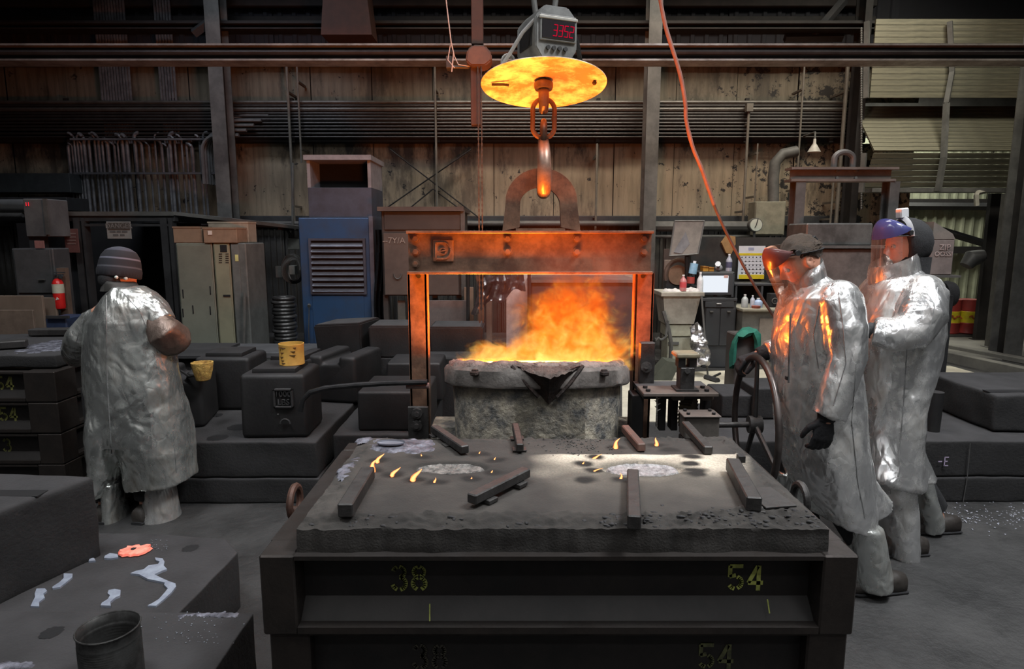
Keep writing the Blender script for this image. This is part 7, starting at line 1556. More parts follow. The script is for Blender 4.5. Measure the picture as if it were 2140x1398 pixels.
def hand(mb, wrist, d, nrm, thumb, curl=25, s=1.0, r=.0085, curls=None):
    d = V(d).normalized(); nrm = V(nrm); nrm = (nrm-d*nrm.dot(d)).normalized(); sd = V(thumb); sd = (sd-d*sd.dot(d)-nrm*sd.dot(nrm)).normalized(); w = V(wrist)
    mb.loft([(w-d*.02*s, sd*.026*s, nrm*.019*s), (w+d*.02*s, sd*.032*s, nrm*.018*s), (w+d*.055*s, sd*.041*s, nrm*.016*s), (w+d*.088*s, sd*.042*s, nrm*.0135*s), (w+d*.098*s, sd*.036*s, nrm*.008*s)], 20, 2.4)
    for k, (off, ln) in enumerate(((.031, .074), (.0105, .083), (-.0105, .077), (-.031, .060))):
        c = curls[k] if curls else curl; p = w+d*.082*s+sd*off*s; q = [p]; a = 6; rr = [r*1.1*s]
        for j, (fl, dc) in enumerate(((.46, .8), (.30, 1.1), (.24, 1.0))):
            a += c*dc; v = d*math.cos(R(a)) + nrm*math.sin(R(a)); p = p+v*(ln*fl+(.012 if j == 0 else 0))*s; q.append(p); rr.append(r*(.98-.1*j)*s)
        mb.tube(q, rr, 9); mb.ball(q[-1], rr[-1], 8)
    p = w+d*.022*s+sd*.026*s; q = [p]; v = (d*.62+sd*.72+nrm*.28).normalized(); q.append(p+v*.042*s); v = (d*.86+sd*.28+nrm*.45).normalized(); q.append(q[-1]+v*.032*s); v = (d*.84+sd*.0+nrm*.6).normalized(); q.append(q[-1]+v*.024*s)
    mb.tube(q, [r*1.5*s, r*1.3*s, r*1.1*s, r*.9*s], 9); mb.ball(q[-1], r*.9*s, 8)
def body(name, m, root, torso, limbs, headM, neck, hands, feet=(), hs=1.0):
    mb = MB(); mb.loft(torso, 28, 2.1)
    for pts, rr in limbs: mb.tube(pts, rr, 14); mb.ball(pts[-1], rr[-1], 12); mb.ball(pts[0], rr[0], 12)
    mb.tube(neck, [.062, .055, .055], 16); head_verts(mb, headM, hs)
    for h in hands: hand(mb, *h[0], **h[1])
    for a, b in feet: mb.tube([a, (V(a)+V(b))/2, b], [.045, .042, .03], 12); mb.ball(b, .03, 10)
    me = remesh(mb, .0068, 1); return link_mesh(name, me, m, root)
def eyes(root, M_, s=1.0):
    for sd in (-1, 1):
        mb = MB(); mb.ball(M_ @ (V((.083, sd*.031, .008))*s), .0115*s, 14); e = build(mb, 'eye', plain('eye_white', (.6, .58, .55), .3, k=.95), root)
        mb = MB(); mb.ball(M_ @ (V((.091, sd*.031, .008))*s), .0055*s, 10); build(mb, 'iris', plain('eye_brown', (.05, .03, .02), .2), e)
def coat_fn(p, seed=0, amp=.012, low=.018, fz=.5):
    q = p+V((seed, seed*.7, 0)); wv = V((noise.noise(q*3), noise.noise(q*3+V((9, 0, 0))), noise.noise(q*3+V((0, 9, 0)))))*.10; q = q+wv
    a = amp*.85*(ridged(q, 3.3, (1, 1, fz*.8), 2)-.8); b = low*noise.noise(V((q.x*5, q.y*5, q.z*1.6)))
    return a + b + .25*amp*(ridged(q, 13, (1, 1, .8), 1)-.5)
def garment(name, parts, m, root, seed, voxel=.0095, amp=.012, low=.018, fz=.5, cut=None, split=None, sm=2):
    mb = MB()
    for kind, a in parts:
        if kind == 'loft': mb.loft(a, 40, 2.2)
        elif kind == 'tube': mb.tube(a[0], a[1], 22); mb.ball(a[0][0], min(a[1][0]) if isinstance(a[1][0], tuple) else a[1][0], 16)
        else: mb.prism(*a)
    me = remesh(mb, voxel, sm); displace(me, lambda p, n: coat_fn(p, seed, amp, low, fz))
    return link_mesh(name, me, m, root, split=None)
def seam(root, pts, m=None, r=.0028): mb = MB(); mb.tube(pts, r, 5); return build(mb, 'seam', m or mat('seam_dark', (.12, .12, .12), (.07, .07, .07), .5, .4, 20), root)
def sec(a, b, Yc, hw, Yp):      # section of a figure seen from the side: front point, back point, half depth
    A, B = at(*a, Yp), at(*b, Yp); c = (A+B)/2; c.y = Yc; d = (B-A)/2; return (c, d, V((0, hw, 0)))
# ---------------- worker bending over the hand wheel
Yp = 2.80; Yc = 2.93
W1 = thing('person', 'bending worker in a silver heat coat and clear face shield turning the hand wheel', 'person', (at(1770, 1200, Yc).x, Yc, 0))
hc = at(1673, 548, Yc); Mh = Matrix.Translation(hc) @ Matrix.Rotation(PI, 4, 'Z') @ Matrix.Rotation(R(32), 4, 'Y') @ Matrix.Scale(.92, 4)
# facing -x, pitched down
sh = lambda px, py, Y: at(px, py, Y)
torso = [sec((1690, 930), (1780, 935), Yc, .13, Yp), sec((1690, 880), (1780, 885), Yc, .14, Yp), sec((1685, 780), (1780, 780), Yc, .13, Yp), sec((1680, 690), (1780, 680), Yc, .14, Yp), sec((1692, 650), (1770, 635), Yc, .13, Yp), sec((1702, 622), (1748, 608), Yc, .07, Yp)]
w1n = at(1735, 840, 2.70); w1g = sh(1727, 874, 2.655)
nearA = [sh(1755, 640, 2.78), sh(1768, 745, 2.68), sh(1738, 815, 2.66), w1g]
grip = WC + V((0, WR*math.cos(R(52)), WR*math.sin(R(52))))
fw = grip + V((.075, -.02, .055))
farA = [sh(1735, 645, 3.10), sh(1690, 770, 3.22), fw + V((.12, .0, .03)), fw]
fd = (grip+V((-.03, .0, -.01))-fw)
HN = ((w1g, (-.10, 0, -1), (0, 1, .0), (-1, 0, 0)), dict(curl=26, s=1.0)); HF = ((fw, (-1, .05, -.35), (-.1, .1, -1), (0, -1, .2)), dict(curl=46, s=1.0))
hipn, hipf = V((at(1740, 960, 2.8).x, 2.84, .80)), V((at(1730, 960, 2.8).x, 3.03, .80))
ftn, ftf = V((at(1835, 1232, 2.78).x, 2.80, .07)), V((at(1700, 1150, 3.05).x, 3.06, .07))
b1 = body('body', SKIN, W1, torso, [(nearA, [.062, .048, .036, .028]), (farA, [.062, .048, .034, .028]), ([hipn, V((1.50, 2.81, .45)), ftn], [.085, .062, .045]), ([hipf, V((1.40, 3.06, .45)), ftf], [.085, .062, .045])], Mh, [at(1722, 612, Yc), at(1706, 592, Yc), at(1690, 575, Yc)], [HN, HF])
eyes(W1, Mh)
# hair: cap over the skull, short
mb = MB(); mb.ball((0, 0, 0), (.099, .081, .096), 64, None); vs = mb.bm.verts[:]
for v in vs:
    p = v.co
    lim = .056 if p.x > .04 else (.056+(p.x-.04)*1.2 if p.x > -.04 else -.045)
    if p.z < lim: p.z = lim
    if p.x > .075: p.x = .075+(p.x-.075)*.3
    v.co = p + V((0, 0, .030)) + p.normalized()*(.005+.009*noise.noise(V((p.x*22, p.y*120, p.z*50)))+.006*noise.noise(V((p.x*9, p.y*40, 2))))
for k in range(750):
    a_, e_ = random.uniform(-PI, PI), random.uniform(.25, 1.5); q = V((.098*math.cos(a_)*math.cos(e_), .080*math.sin(a_)*math.cos(e_), .096*math.sin(e_)))
    if (q.x > .03 and q.z < .055) or q.x > .07: continue
    d_ = V((-.8, random.uniform(-.5, .5), random.uniform(-.15, .3))); nn_ = q.normalized(); d_ = (d_-nn_*d_.dot(nn_)*.75).normalized(); l_ = random.uniform(.018, .034)
    mb.tube([q*.99, q+d_*l_*.5+nn_*random.uniform(.006, .013), q+d_*l_+nn_*random.uniform(.001, .009)], [.0032, .0028, .0006], 4)
vs = mb.bm.verts[:]
bmesh.ops.transform(mb.bm, matrix=Mh @ Matrix.Translation((-.014, 0, .006)), verts=vs); build(mb, 'hair', HAIR, W1, split=80)
def shield(root, M_, brow_m, clear_m, tilt=0, strap_m=None, ztop=.085, zbot=.0, spread=66, bulge=.04, band=0):
    MM = M_ @ Matrix.Rotation(R(tilt), 4, 'Y')
    mb = MB(); n, m = 30, 12; G = []
    for i in range(n+1):
        th = R(-spread+2*spread*i/n); e = 1-(abs(i/n*2-1))**2.5
        for j in range(m+1):
            f = j/m; r = .100+bulge*math.sin(f*PI*.5)*(.35+.65*e); z = ztop*(.55+.45*e)-(ztop*(.55+.45*e)-zbot)*f**1.8
            z += (1-e)*.045*f
            G.append(mb.bm.verts.new(MM @ V((r*math.cos(th)*1.06+.014, r*math.sin(th)*.92, z))))
    for i in range(n):
        for j in range(m): mb.bm.faces.new((G[i*(m+1)+j], G[(i+1)*(m+1)+j], G[(i+1)*(m+1)+j+1], G[i*(m+1)+j+1]))
    bmesh.ops.solidify(mb.bm, geom=mb.bm.faces[:], thickness=.003); build(mb, 'visor_crown', brow_m, root, split=60)
    mb = MB(); G = []; m = 14; n = 30
    for i in range(n+1):
        th = R(-64+128*i/n)
        for j in range(m+1):
            f = j/m; z = zbot+.012-.225*f*(1-.22*abs(math.sin(th))**2); r = .100+bulge*.96+.006*f
            G.append(mb.bm.verts.new(MM @ V((r*math.cos(th)*1.05+.016, r*math.sin(th)*.84, z))))
    for i in range(n):
        for j in range(m): mb.bm.faces.new((G[i*(m+1)+j], G[(i+1)*(m+1)+j], G[(i+1)*(m+1)+j+1], G[i*(m+1)+j+1]))
    bmesh.ops.solidify(mb.bm, geom=mb.bm.faces[:], thickness=.0018); build(mb, 'clear_window', clear_m, root, split=80)
    mb = MB(); MB_ = MM @ Matrix.Translation((0, 0, .052)) @ Matrix.Rotation(R(band), 4, 'Y'); pts = [MB_ @ V((-.010+.112*math.cos(R(q)), .092*math.sin(R(q)), 0)) for q in range(0, 360, 12)]; mb.tube(pts, (.010, .0035), 6, closed=True); build(mb, 'head_band', strap_m or BLACKC, root)
    for s in (-1, 1): mb = MB(); mb.cyl(MM @ V((.030, s*.085, .068)), MM @ V((.030, s*.101, .068)), .012, n=14); build(mb, 'pivot_knob', IRON, root)
CLR = bpy.data.materials.new('clear_plastic'); CLR.use_nodes = True; nt = CLR.node_tree; b = nt.nodes['Principled BSDF']; tr = nt.nodes.new('ShaderNodeBsdfTransparent'); tr.inputs[0].default_value = (.90, .84, .80, 1)
gl = nt.nodes.new('ShaderNodeBsdfGlossy'); gl.inputs['Roughness'].default_value = .09; gl.inputs[0].default_value = (.9, .9, .9, 1); df = nt.nodes.new('ShaderNodeBsdfDiffuse'); df.inputs[0].default_value = (.7, .62, .58, 1)
mx = nt.nodes.new('ShaderNodeMixShader'); mx.inputs[0].default_value = .07; mx2 = nt.nodes.new('ShaderNodeMixShader'); mx2.inputs[0].default_value = .16; fr = nt.nodes.new('ShaderNodeFresnel')
nt.links.new(tr.outputs[0], mx.inputs[1]); nt.links.new(df.outputs[0], mx.inputs[2]); nt.links.new(mx.outputs[0], mx2.inputs[1]); nt.links.new(gl.outputs[0], mx2.inputs[2]); nt.links.new(mx2.outputs[0], nt.nodes['Material Output'].inputs[0])
AMB = mat('smoky_visor', (.20, .075, .07), (.15, .06, .06), .3, .0, 8, coat=.4)
shield(W1, Mh, AMB, CLR, tilt=-5, ztop=.138, zbot=.040, spread=72, bulge=.042, band=-16)
mb = MB(); M2 = Mh @ Matrix.Rotation(R(10), 4, 'Y'); mb.prism([(.0, .055), (.05, .05), (.066, .078), (.045, .10), (.005, .085)], .06, M2 @ Matrix.Translation((.045, -.03, .085)) @ Matrix.Scale(.8, 4)); build(mb, 'forehead_pad', mat('pad_orange', (.55, .26, .16), (.4, .2, .13), .5), W1, smooth=False)
mb = MB(); mb.box((-.125, -.03, .03), (-.095, .03, .065), .004, M2); build(mb, 'ratchet_knob', IRON, W1, smooth=False)
# coat
co = [sec((1716, 1083), (1843, 1121), Yc, .25, Yp), sec((1690, 1040), (1846, 1080), Yc, .25, Yp), sec((1664, 980), (1842, 1000), Yc, .235, Yp), sec((1650, 900), (1828, 905), Yc, .215, Yp), sec((1645, 800), (1819, 800), Yc, .20, Yp), sec((1648, 720), (1817, 710), Yc, .20, Yp), sec((1654, 665), (1806, 640), Yc, .205, Yp), sec((1664, 628), (1782, 600), Yc, .18, Yp), sec((1680, 606), (1748, 575), Yc, .115, Yp), sec((1690, 596), (1722, 562), Yc, .082, Yp)]
sn = [sh(1752, 628, 2.77), sh(1768, 690, 2.71), sh(1772, 748, 2.68), sh(1757, 800, 2.66), sh(1730, 872, 2.655)]
sf = [sh(1735, 640, 3.05), sh(1705, 720, 3.18), sh(1670, 762, 3.2), fw+V((.10, 0, .03)), fw+V((.035, 0, .012))]
sleeveN = ('tube', (sn, [(.098, .088), (.092, .085), (.086, .078), (.078, .07), (.078, .068)]))
sleeveF = ('tube', (sf, [.085, .08, .072, .066, .055]))
garment('heat_coat', [('loft', co), sleeveN, sleeveF], SILVER, W1, 3.1, amp=.013, low=.016)
# collar
col = [sec((1678, 612), (1752, 585), Yc, .112, Yp), sec((1683, 592), (1748, 560), Yc, .105, Yp), sec((1694, 572), (1741, 540), Yc, .098, Yp)]
mb = MB(); mb.loft(col, 40, 2.0, cap=False); bmesh.ops.solidify(mb.bm, geom=mb.bm.faces[:], thickness=.008); build(mb, 'collar', SILVER, W1, split=80)
fl = [sec((1790, 1020), (1838, 990), Yc+.02, .12, Yp), sec((1795, 1070), (1872, 1035), Yc+.03, .16, Yp), sec((1812, 1112), (1896, 1060), Yc+.04, .17, Yp)]
garment('coat_tail', [('loft', fl)], SILVER, W1, 7.7, amp=.010, low=.012)
seam(W1, [at(1652, 655, 2.74)+V((0, -.0, 0)), at(1650, 720, 2.72), at(1648, 800, 2.72)], None, .004)
mb = MB(); mb.box(at(1640, 785, 2.74), at(1648, 795, 2.72), .002); build(mb, 'snap_clip', IRON, W1, smooth=False)
def hug(root, coat_name, pts_px, Yp, r=.0022, m=None, off=.004):
    co_ = [o for o in bpy.data.objects if o.parent == root and o.name.startswith(coat_name)][0]; og = ORG[co_.name]; out = []
    for i in range(len(pts_px)-1):
        for k in range(8):
            f = k/8; px = pts_px[i][0]*(1-f)+pts_px[i+1][0]*f; py = pts_px[i][1]*(1-f)+pts_px[i+1][1]*f
            d = ray(px, py).normalized(); ok, p, n, _ = co_.ray_cast(V((0, 0, H))-og, d)
            if ok: out.append(p+og-d*off*.3)
    if len(out) > 3: mb = MB(); mb.tube(out, r, 5); build(mb, 'seam', m or SEAMM, root)
SEAMM = mat('seam_dark', (.26, .26, .26), (.14, .14, .14), .5, .4, 20)
hug(W1, 'heat_coat', [(1712, 640), (1700, 700), (1712, 780)], Yp); hug(W1, 'heat_coat', [(1790, 760), (1780, 880), (1792, 1000), (1810, 1095)], Yp)
hug(W1, 'heat_coat', [(1752, 610), (1762, 680), (1768, 760), (1738, 860)], Yp)
# leggings, shoes
lg = [sec((1768, 1090), (1842, 1100), 2.80, .11, 2.78), sec((1782, 1160), (1852, 1155), 2.80, .115, 2.78), sec((1790, 1205), (1858, 1195), 2.80, .12, 2.78), sec((1796, 1226), (1856, 1222), 2.80, .115, 2.78)]
garment('legging', [('loft', lg)], SILVER2, W1, 1.3, amp=.012, low=.014)
lg2 = [(V((1.40, 3.06, .50)), V((.09, 0, 0)), V((0, .09, 0))), (V((1.42, 3.06, .08)), V((.10, 0, 0)), V((0, .10, 0)))]
garment('legging', [('loft', lg2)], SILVER2, W1, 2.3, amp=.012, low=.014)
def shoe(root, c, d, L_=.30, m=BOOT):
    d = V(d).normalized(); c = V(c); s = V((-d.y, d.x, 0)); mb = MB()
    mb.loft([(c-d*L_*.33+V((0, 0, .045)), s*.036, V((0, 0, .045))), (c-d*L_*.15+V((0, 0, .05)), s*.045, V((0, 0, .052))), (c+d*L_*.18+V((0, 0, .042)), s*.05, V((0, 0, .042))), (c+d*L_*.45+V((0, 0, .032)), s*.046, V((0, 0, .032))), (c+d*L_*.63+V((0, 0, .024)), s*.028, V((0, 0, .02)))], 20, 2.6)
    b = build(mb, 'boot', m, root, split=80)
    mb = MB(); mb.loft([(c-d*L_*.36+V((0, 0, .008)), s*.036, V((0, 0, .01))), (c+V((0, 0, .008)), s*.05, V((0, 0, .01))), (c+d*L_*.45+V((0, 0, .008)), s*.052, V((0, 0, .01))), (c+d*L_*.66+V((0, 0, .008)), s*.03, V((0, 0, .008)))], 20, 2.6); build(mb, 'sole', BLACKC, b)
mb = MB(); mb.tube([hipn, V((1.50, 2.81, .45)), ftn+V((0, 0, .05))], [.10, .078, .062], 16); mb.ball(hipn, .10, 14); mb.tube([hipf, V((1.40, 3.06, .45)), ftf+V((0, 0, .05))], [.10, .078, .062], 16); mb.ball(hipf, .10, 14); me = remesh(mb, .012, 1); link_mesh('trousers', me, BLACKC, W1)
shoe(W1, (ftn.x+.03, ftn.y, 0), (-1, -.05, 0)); shoe(W1, (ftf.x, ftf.y, 0), (-1, 0, 0))
# gloves
for (h, kw), nm in ((HN, 'glove'), (HF, 'glove')):
    mb = MB(); kw = dict(kw); kw['r'] = .0112; kw['s'] = 1.06; hand(mb, *h, **kw); d = V(h[1]).normalized(); w = V(h[0])
    mb.tube([w-d*.075, w-d*.03, w+d*.01], [.047, .041, .036], 16); me = remesh(mb, .005, 1); displace(me, lambda p, n: .0015*noise.noise(p*90)); link_mesh(nm, me, GLOVE, W1)
# ---------------- second worker with blue visor
Yp = 3.12; Yc = 3.27
W2 = thing('person', 'upright worker in a silver heat coat with a blue-crowned face shield and black hood', 'person', (at(1900, 1150, Yc).x, Yc, 0))
hc = at(1893, 512, Yc); Mh = Matrix.Translation(hc) @ Matrix.Rotation(PI, 4, 'Z') @ Matrix.Rotation(R(10), 4, 'Y') @ Matrix.Scale(.93, 4)
torso = [sec((1845, 930), (1920, 930), Yc, .13, Yp), sec((1845, 880), (1920, 880), Yc, .14, Yp), sec((1852, 780), (1935, 780), Yc, .13, Yp), sec((1855, 690), (1950, 680), Yc, .15, Yp), sec((1870, 635), (1940, 620), Yc, .14, Yp), sec((1880, 605), (1925, 590), Yc, .07, Yp)]
nearA = [sh(1930, 625, 3.10), sh(1908, 712, 3.02), sh(1845, 700, 3.04), sh(1808, 690, 3.08)]
farA = [sh(1915, 625, 3.46), sh(1880, 710, 3.50), sh(1830, 695, 3.44), sh(1800, 690, 3.38)]
HN = ((nearA[-1], (-1, .3, 0), (0, .8, -.5), (0, 0, 1)), dict(curl=30)); HF = ((farA[-1], (-1, -.3, 0), (0, -.8, -.5), (0, 0, 1)), dict(curl=30))
hipn, hipf = V((at(1885, 960, 3.12).x, 3.18, .82)), V((at(1885, 960, 3.12).x, 3.36, .82))
ftn, ftf = V((at(1890, 1165, 3.15).x, 3.16, .07)), V((at(1955, 1125, 3.4).x, 3.42, .09))
body('body', SKIN, W2, torso, [(nearA, [.062, .048, .036, .028]), (farA, [.062, .048, .034, .028]), ([hipn, (hipn+ftn)/2+V((-.03, 0, 0)), ftn], [.085, .062, .045]), ([hipf, (hipf+ftf)/2+V((-.05, 0, .02)), ftf], [.085, .062, .045])], Mh, [at(1908, 600, Yc), at(1903, 575, Yc), at(1898, 552, Yc)], [HN, HF])
eyes(W2, Mh)
mb = MB(); vs = mb.ball((0, 0, 0), (.116, .108, .130), 40)
for v in vs:
    p = v.co
    if p.x > .045 and p.z < .055: p.x = .045+(p.x-.045)*.12
    v.co = p+p.normalized()*.004*noise.noise(V((p.x*20, p.y*20, p.z*40)))
bmesh.ops.transform(mb.bm, matrix=Mh @ Matrix.Translation((-.020, 0, .012)), verts=mb.bm.verts[:])
mb.tube([Mh @ V((-.03, 0, -.07)), at(1903, 575, Yc), at(1903, 600, Yc)], [.085, .082, .10], 24); build(mb, 'black_hood', BLACKC, W2, split=80)
BLV = mat('blue_visor', (.075, .085, .27), (.10, .10, .30), .22, 0, 5, coat=.8)
shield(W2, Mh, BLV, CLR, tilt=-6, strap_m=GREYS, ztop=.150, zbot=.040, spread=80, bulge=.050)
mb = MB(); M2 = Mh @ Matrix.Rotation(R(-4), 4, 'Y'); pts = [M2 @ V((.02+.004*math.cos(R(q)), .094*math.cos(R(q)), .05+.098*math.sin(R(q)))) for q in range(0, 181, 12)]; mb.tube(pts, (.004, .014), 6); build(mb, 'crown_strap', plain('strap_white', (.5, .5, .52), .4), W2)
mb = MB(); mb.box((-.006, -.026, .145), (.040, .026, .200), .006, M2); build(mb, 'lamp_clip', plain('lamp_white', (.62, .62, .64), .4, k=.9), W2, smooth=False); mb = MB(); mb.box((-.13, -.03, .02), (-.10, .03, .06), .004, M2); build(mb, 'ratchet_knob', IRON, W2, smooth=False)
co = [sec((1826, 1012), (1950, 1018), Yc, .23, Yp), sec((1822, 940), (1948, 945), Yc, .215, Yp), sec((1820, 850), (1958, 860), Yc, .21, Yp), sec((1822, 770), (1984, 780), Yc, .205, Yp), sec((1828, 700), (2002, 705), Yc, .215, Yp), sec((1838, 645), (2000, 635), Yc, .22, Yp), sec((1850, 608), (1982, 585), Yc, .19, Yp), sec((1862, 588), (1954, 558), Yc, .13, Yp), sec((1872, 578), (1936, 548), Yc, .10, Yp)]
sn = [sh(1932, 610, 3.10), sh(1928, 660, 3.03), sh(1905, 695, 3.01), sh(1865, 700, 3.02), sh(1825, 693, 3.06)]
sf = [sh(1915, 620, 3.42), sh(1895, 690, 3.5), sh(1850, 695, 3.46), sh(1815, 690, 3.40)]
garment('heat_coat', [('loft', co), ('tube', (sn, [(.112, .10), (.11, .10), (.10, .095), (.082, .078), (.07, .066)])), ('tube', (sf, [.09, .085, .075, .06]))], SILVER, W2, 11.3, amp=.014, low=.018)
col = [sec((1856, 605), (1958, 562), Yc, .125, Yp), sec((1854, 580), (1956, 540), Yc, .118, Yp), sec((1858, 562), (1952, 522), Yc, .112, Yp)]
mb = MB(); mb.loft(col, 40, 2.0, cap=False); bmesh.ops.solidify(mb.bm, geom=mb.bm.faces[:], thickness=.008); build(mb, 'collar', SILVER, W2, split=80)
hug(W2, 'heat_coat', [(1895, 730), (1888, 850), (1880, 940), (1878, 1005)], Yp); hug(W2, 'heat_coat', [(1960, 600), (1950, 660), (1935, 720)], Yp)
fl = [sec((1900, 930), (1948, 920), Yc+.03, .14, Yp), sec((1905, 980), (1966, 970), Yc+.03, .17, Yp), sec((1910, 1022), (1985, 1008), Yc+.03, .18, Yp)]
garment('coat_tail', [('loft', fl)], SILVER, W2, 5.7, amp=.010, low=.012)
garment('legging', [('loft', [sec((1848, 1000), (1922, 1005), 3.17, .11, 3.12), sec((1850, 1080), (1926, 1080), 3.17, .12, 3.12), sec((1858, 1140), (1922, 1140), 3.16, .115, 3.12), sec((1862, 1168), (1918, 1170), 3.16, .11, 3.12)])], SILVER, W2, 6.3, amp=.013, low=.016)
garment('legging', [('loft', [sec((1905, 1000), (1950, 1000), 3.40, .10, 3.36), sec((1918, 1060), (1966, 1050), 3.41, .11, 3.36), sec((1930, 1105), (1982, 1090), 3.42, .10, 3.36), sec((1930, 1122), (1984, 1108), 3.42, .09, 3.36)])], SILVER2, W2, 8.3, amp=.012, low=.014)
mb = MB(); mb.tube([hipn, (hipn+ftn)/2+V((-.03, 0, 0)), ftn+V((0, 0, .05))], [.10, .078, .062], 16); mb.ball(hipn, .10, 14); mb.tube([hipf, (hipf+ftf)/2+V((-.05, 0, .02)), ftf+V((0, 0, .05))], [.10, .078, .062], 16); mb.ball(hipf, .10, 14); me = remesh(mb, .012, 1); link_mesh('trousers', me, BLACKC, W2)
shoe(W2, (ftn.x+.01, ftn.y, 0), (-1, 0, 0)); shoe(W2, (ftf.x+.03, ftf.y, 0), (-1, 0, 0))
for (h, kw) in (HN, HF):
    mb = MB(); kw = dict(kw); kw['r'] = .0112; kw['s'] = 1.06; hand(mb, *h, **kw); d = V(h[1]).normalized(); w = V(h[0]); mb.tube([w-d*.08, w+d*.01], [.045, .036], 16)
    me = remesh(mb, .0055, 1); link_mesh('glove', me, GLOVE, W2)
# ---------------- left worker seen from behind
Yb = 3.50; Yc = 3.62
W3 = thing('person', 'worker seen from behind in a dusty silver coat and striped dark knit cap', 'person', (at(255, 1100, Yc).x, Yc, 0))
def secb(xl, xr, y, yc, hd, Yq, y2=None): A, B = at(xl, y, Yq), at(xr, y if y2 is None else y2, Yq); c = (A+B)/2; c.y = yc; return (c, (B-A)/2, V((0, hd, 0)))
hc = at(250, 572, Yc+.04); Mh = Matrix.Translation(hc) @ Matrix.Rotation(R(72), 4, 'Z') @ Matrix.Rotation(R(22), 4, 'Y')
torso = [secb(210, 300, 900, Yc, .11, Yc), secb(205, 300, 860, Yc, .13, Yc), secb(205, 295, 780, Yc, .11, Yc), secb(190, 305, 690, Yc, .12, Yc), secb(195, 305, 645, Yc, .10, Yc), secb(225, 280, 622, Yc, .07, Yc)]
lA = [sh(216, 678, Yc), sh(172, 718, 3.68), sh(166, 748, 3.92)]
rA = [sh(318, 655, Yc), sh(362, 712, 3.66), sh(335, 735, 3.90)]
HL = ((lA[-1], (.3, 1, -.2), (0, -.2, -1), (1, 0, 0)), dict(curl=24)); HR = ((rA[-1], (-.3, 1, -.2), (0, -.2, -1), (-1, 0, 0)), dict(curl=24))
hl, hr = V((at(225, 950, Yc).x, Yc, .80)), V((at(300, 950, Yc).x, Yc, .80)); fl_, fr_ = V((at(228, 1095, 3.60).x, 3.60, .07)), V((at(318, 1095, 3.62).x, 3.60, .07))
body('body', SKIN, W3, torso, [(lA, [.06, .045, .028]), (rA, [.06, .045, .028]), ([hl, (hl+fl_)/2, fl_], [.085, .06, .045]), ([hr, (hr+fr_)/2, fr_], [.085, .06, .045])], Mh, [at(252, 628, Yc), at(252, 612, Yc+.01), at(252, 596, Yc+.02)], [HL, HR])
eyes(W3, Mh)
STRM = bpy.data.materials.new('striped_knit'); STRM.use_nodes = True; nt = STRM.node_tree; b = nt.nodes['Principled BSDF']; b.inputs['Roughness'].default_value = .9
tc = nt.nodes.new('ShaderNodeTexCoord'); mp = nt.nodes.new('ShaderNodeMapping'); nt.links.new(tc.outputs['UV'], mp.inputs[0]); sp_ = nt.nodes.new('ShaderNodeSeparateXYZ'); nt.links.new(mp.outputs[0], sp_.inputs[0])
cr = nt.nodes.new('ShaderNodeValToRGB'); cr.color_ramp.interpolation = 'LINEAR'; el = cr.color_ramp.elements; el[0].position = 0; el[0].color = (.008, .008, .012, 1); el[1].position = 1; el[1].color = (.05, .05, .065, 1)
for p_, c_ in ((.30, (.008, .008, .012)), (.32, (.045, .045, .055)), (.35, (.045, .045, .055)), (.37, (.008, .008, .012)), (.56, (.008, .008, .012)), (.58, (.09, .09, .115)), (.61, (.10, .10, .13)), (.63, (.008, .008, .012)), (.83, (.008, .008, .012)), (.86, (.04, .04, .055))): e_ = el.new(p_); e_.color = (*c_, 1)
nt.links.new(sp_.outputs[2], cr.inputs[0]); nt.links.new(cr.outputs[0], b.inputs['Base Color'])
mb = MB(); prof = [(.106, -.062), (.113, -.055), (.115, -.02), (.112, .0), (.108, .03), (.098, .062), (.078, .092), (.05, .110), (.02, .117), (.001, .118)]
mb.lathe([(r, z) for r, z in prof], 40); 
for v in mb.bm.verts: v.co.y *= .93; v.co += V((v.co.x, v.co.y, 0)).normalized()*.0025*math.sin(v.co.z*210) if (v.co.xy.length > .01) else V((0, 0, 0))
zs = [v.co.z for v in mb.bm.verts]; zl = {v.index: (v.co.z+.062)/.18 for v in mb.bm.verts}; mb.bm.verts.index_update()
uv = None
bmesh.ops.subdivide_edges(mb.bm, edges=mb.bm.edges[:], cuts=2, smooth=.4)
ly = mb.bm.verts.layers.float.new('stripe')
for v in mb.bm.verts: v[ly] = (v.co.z+.062)/.18
bmesh.ops.transform(mb.bm, matrix=Mh @ Matrix.Translation((-.008, 0, .035)) @ Matrix.Rotation(R(-12), 4, 'Y'), verts=mb.bm.verts[:])
cap = build(mb, 'knit_cap', STRM, W3, split=80)
at2 = nt.nodes.new('ShaderNodeAttribute'); at2.attribute_name = 'stripe'; nt.links.new(at2.outputs['Fac'], cr.inputs[0])
mb = MB(); mb.ball(Mh @ V((-.045, 0, -.05)), (.062, .062, .065), 20); build(mb, 'hair', BLACKC, W3, split=80)
mb = MB(); mb.ball(Mh @ V((-.03, -.088, -.035)), .012, 10); mb.ball(Mh @ V((-.075, -.075, -.045)), .010, 10); build(mb, 'shield_band_stud', plain('stud_pale', (.45, .48, .45), .4, k=.9), W3)
co = [secb(250, 384, 1030, Yc, .17, Yb, 1010), secb(205, 378, 985, Yc, .185, Yb, 975), secb(176, 370, 920, Yc, .19, Yb), secb(160, 358, 850, Yc, .19, Yb), secb(152, 345, 780, Yc, .185, Yb), secb(152, 333, 720, Yc, .18, Yb), secb(158, 330, 675, Yc, .175, Yb), secb(176, 322, 642, Yc, .15, Yb), secb(203, 296, 616, Yc, .11, Yb), secb(214, 272, 604, Yc, .085, Yb)]
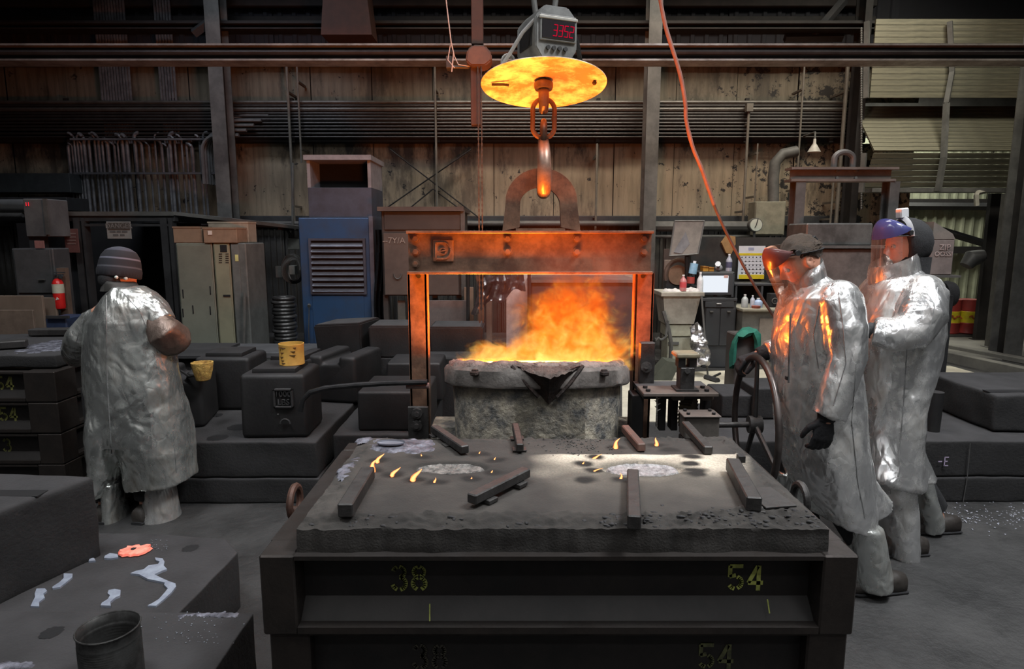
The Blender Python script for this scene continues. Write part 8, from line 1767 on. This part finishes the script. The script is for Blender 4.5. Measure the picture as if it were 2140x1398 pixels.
# left panel below the slit
lp = [secb(172, 245, 830, Yc, .14, Yb), secb(168, 245, 890, Yc, .192, Yb), secb(170, 240, 950, Yc, .195, Yb), secb(178, 228, 1000, Yc, .19, Yb), secb(197, 213, 1042, Yc, .18, Yb)]
rp = [secb(225, 345, 800, Yc, .12, Yb), secb(222, 362, 860, Yc, .175, Yb), secb(220, 371, 905, Yc, .192, Yb), secb(230, 378, 950, Yc, .196, Yb), secb(240, 382, 1000, Yc, .18, Yb, 985), secb(247, 386, 1036, Yc, .175, Yb, 1010)]
co2 = [co[2]] + co[3:]
garment('heat_coat', [('loft', [secb(168, 372, 935, Yc, .185, Yb)] + co[2:]), ('loft', lp), ('loft', rp), ('tube', ([sh(196, 668, Yc-.02), sh(172, 700, 3.60), sh(158, 728, 3.70), sh(158, 746, 3.86)], [(.075, .085), .078, .072, .06])), ('tube', ([sh(318, 655, Yc-.02), sh(338, 680, 3.58)], [(.10, .10), (.085, .085)]))], SILVER2, W3, 21.3, voxel=.009, amp=.012, low=.016, fz=.7)
garment('sleeve', [('tube', ([sh(326, 668, 3.57), sh(345, 694, 3.56), sh(360, 706, 3.60), sh(352, 715, 3.70), sh(335, 730, 3.86)], [(.08, .09), (.108, .092), (.10, .095), (.088, .085), .065]))], BROWNL, W3, 9.3, amp=.014, low=.016)
hug(W3, 'heat_coat', [(222, 606), (222, 700), (224, 800), (230, 900), (234, 955)], Yb, .0028); hug(W3, 'heat_coat', [(212, 618), (175, 660), (158, 720)], Yb); hug(W3, 'heat_coat', [(255, 610), (292, 650), (312, 700)], Yb); hug(W3, 'heat_coat', [(362, 900), (370, 1000)], Yb)
colb = [secb(208, 284, 608, Yc+.01, .10, Yb+.1, 606), secb(212, 274, 592, Yc+.01, .095, Yb+.1, 594), secb(216, 266, 583, Yc+.01, .088, Yb+.1, 590)]
mb = MB(); mb.loft(colb, 36, 2.0, cap=False); bmesh.ops.solidify(mb.bm, geom=mb.bm.faces[:], thickness=.008); build(mb, 'collar', plain('dark_collar', (.10, .095, .09), .6, .3), W3, split=80)
garment('legging', [('loft', [secb(204, 238, 1015, 3.60, .09, 3.52), secb(206, 240, 1060, 3.60, .10, 3.52), secb(204, 243, 1100, 3.60, .10, 3.52)])], SILVER2, W3, 16.3, amp=.010, low=.012)
garment('legging', [('loft', [secb(290, 345, 1005, 3.62, .09, 3.52), secb(284, 352, 1060, 3.62, .11, 3.52), secb(283, 360, 1105, 3.62, .12, 3.52, 1098)])], SILVER, W3, 18.3, amp=.012, low=.014)
mb = MB(); mb.loft([(V((at(262, 950, Yc).x, Yc, .88)), V((.16, 0, 0)), V((0, .12, 0))), (V((at(262, 950, Yc).x, Yc, .62)), V((.15, 0, 0)), V((0, .11, 0)))], 24)
mb.tube([hl, (hl+fl_)/2, fl_+V((.02, 0, .05))], [.10, .085, .075], 18); mb.tube([hr, (hr+fr_)/2, fr_+V((0, 0, .05))], [.10, .085, .07], 18); me = remesh(mb, .012, 1); link_mesh('trousers', me, BLACKC, W3)
shoe(W3, (fl_.x, fl_.y, 0), (-.1, 1, 0)); shoe(W3, (fr_.x, fr_.y, 0), (.15, 1, 0))
for (h, kw) in (HL, HR):
    mb = MB(); kw = dict(kw); kw['r'] = .0112; kw['s'] = 1.06; hand(mb, *h, **kw); me = remesh(mb, .006, 1); link_mesh('glove', me, GLOVE, W3)
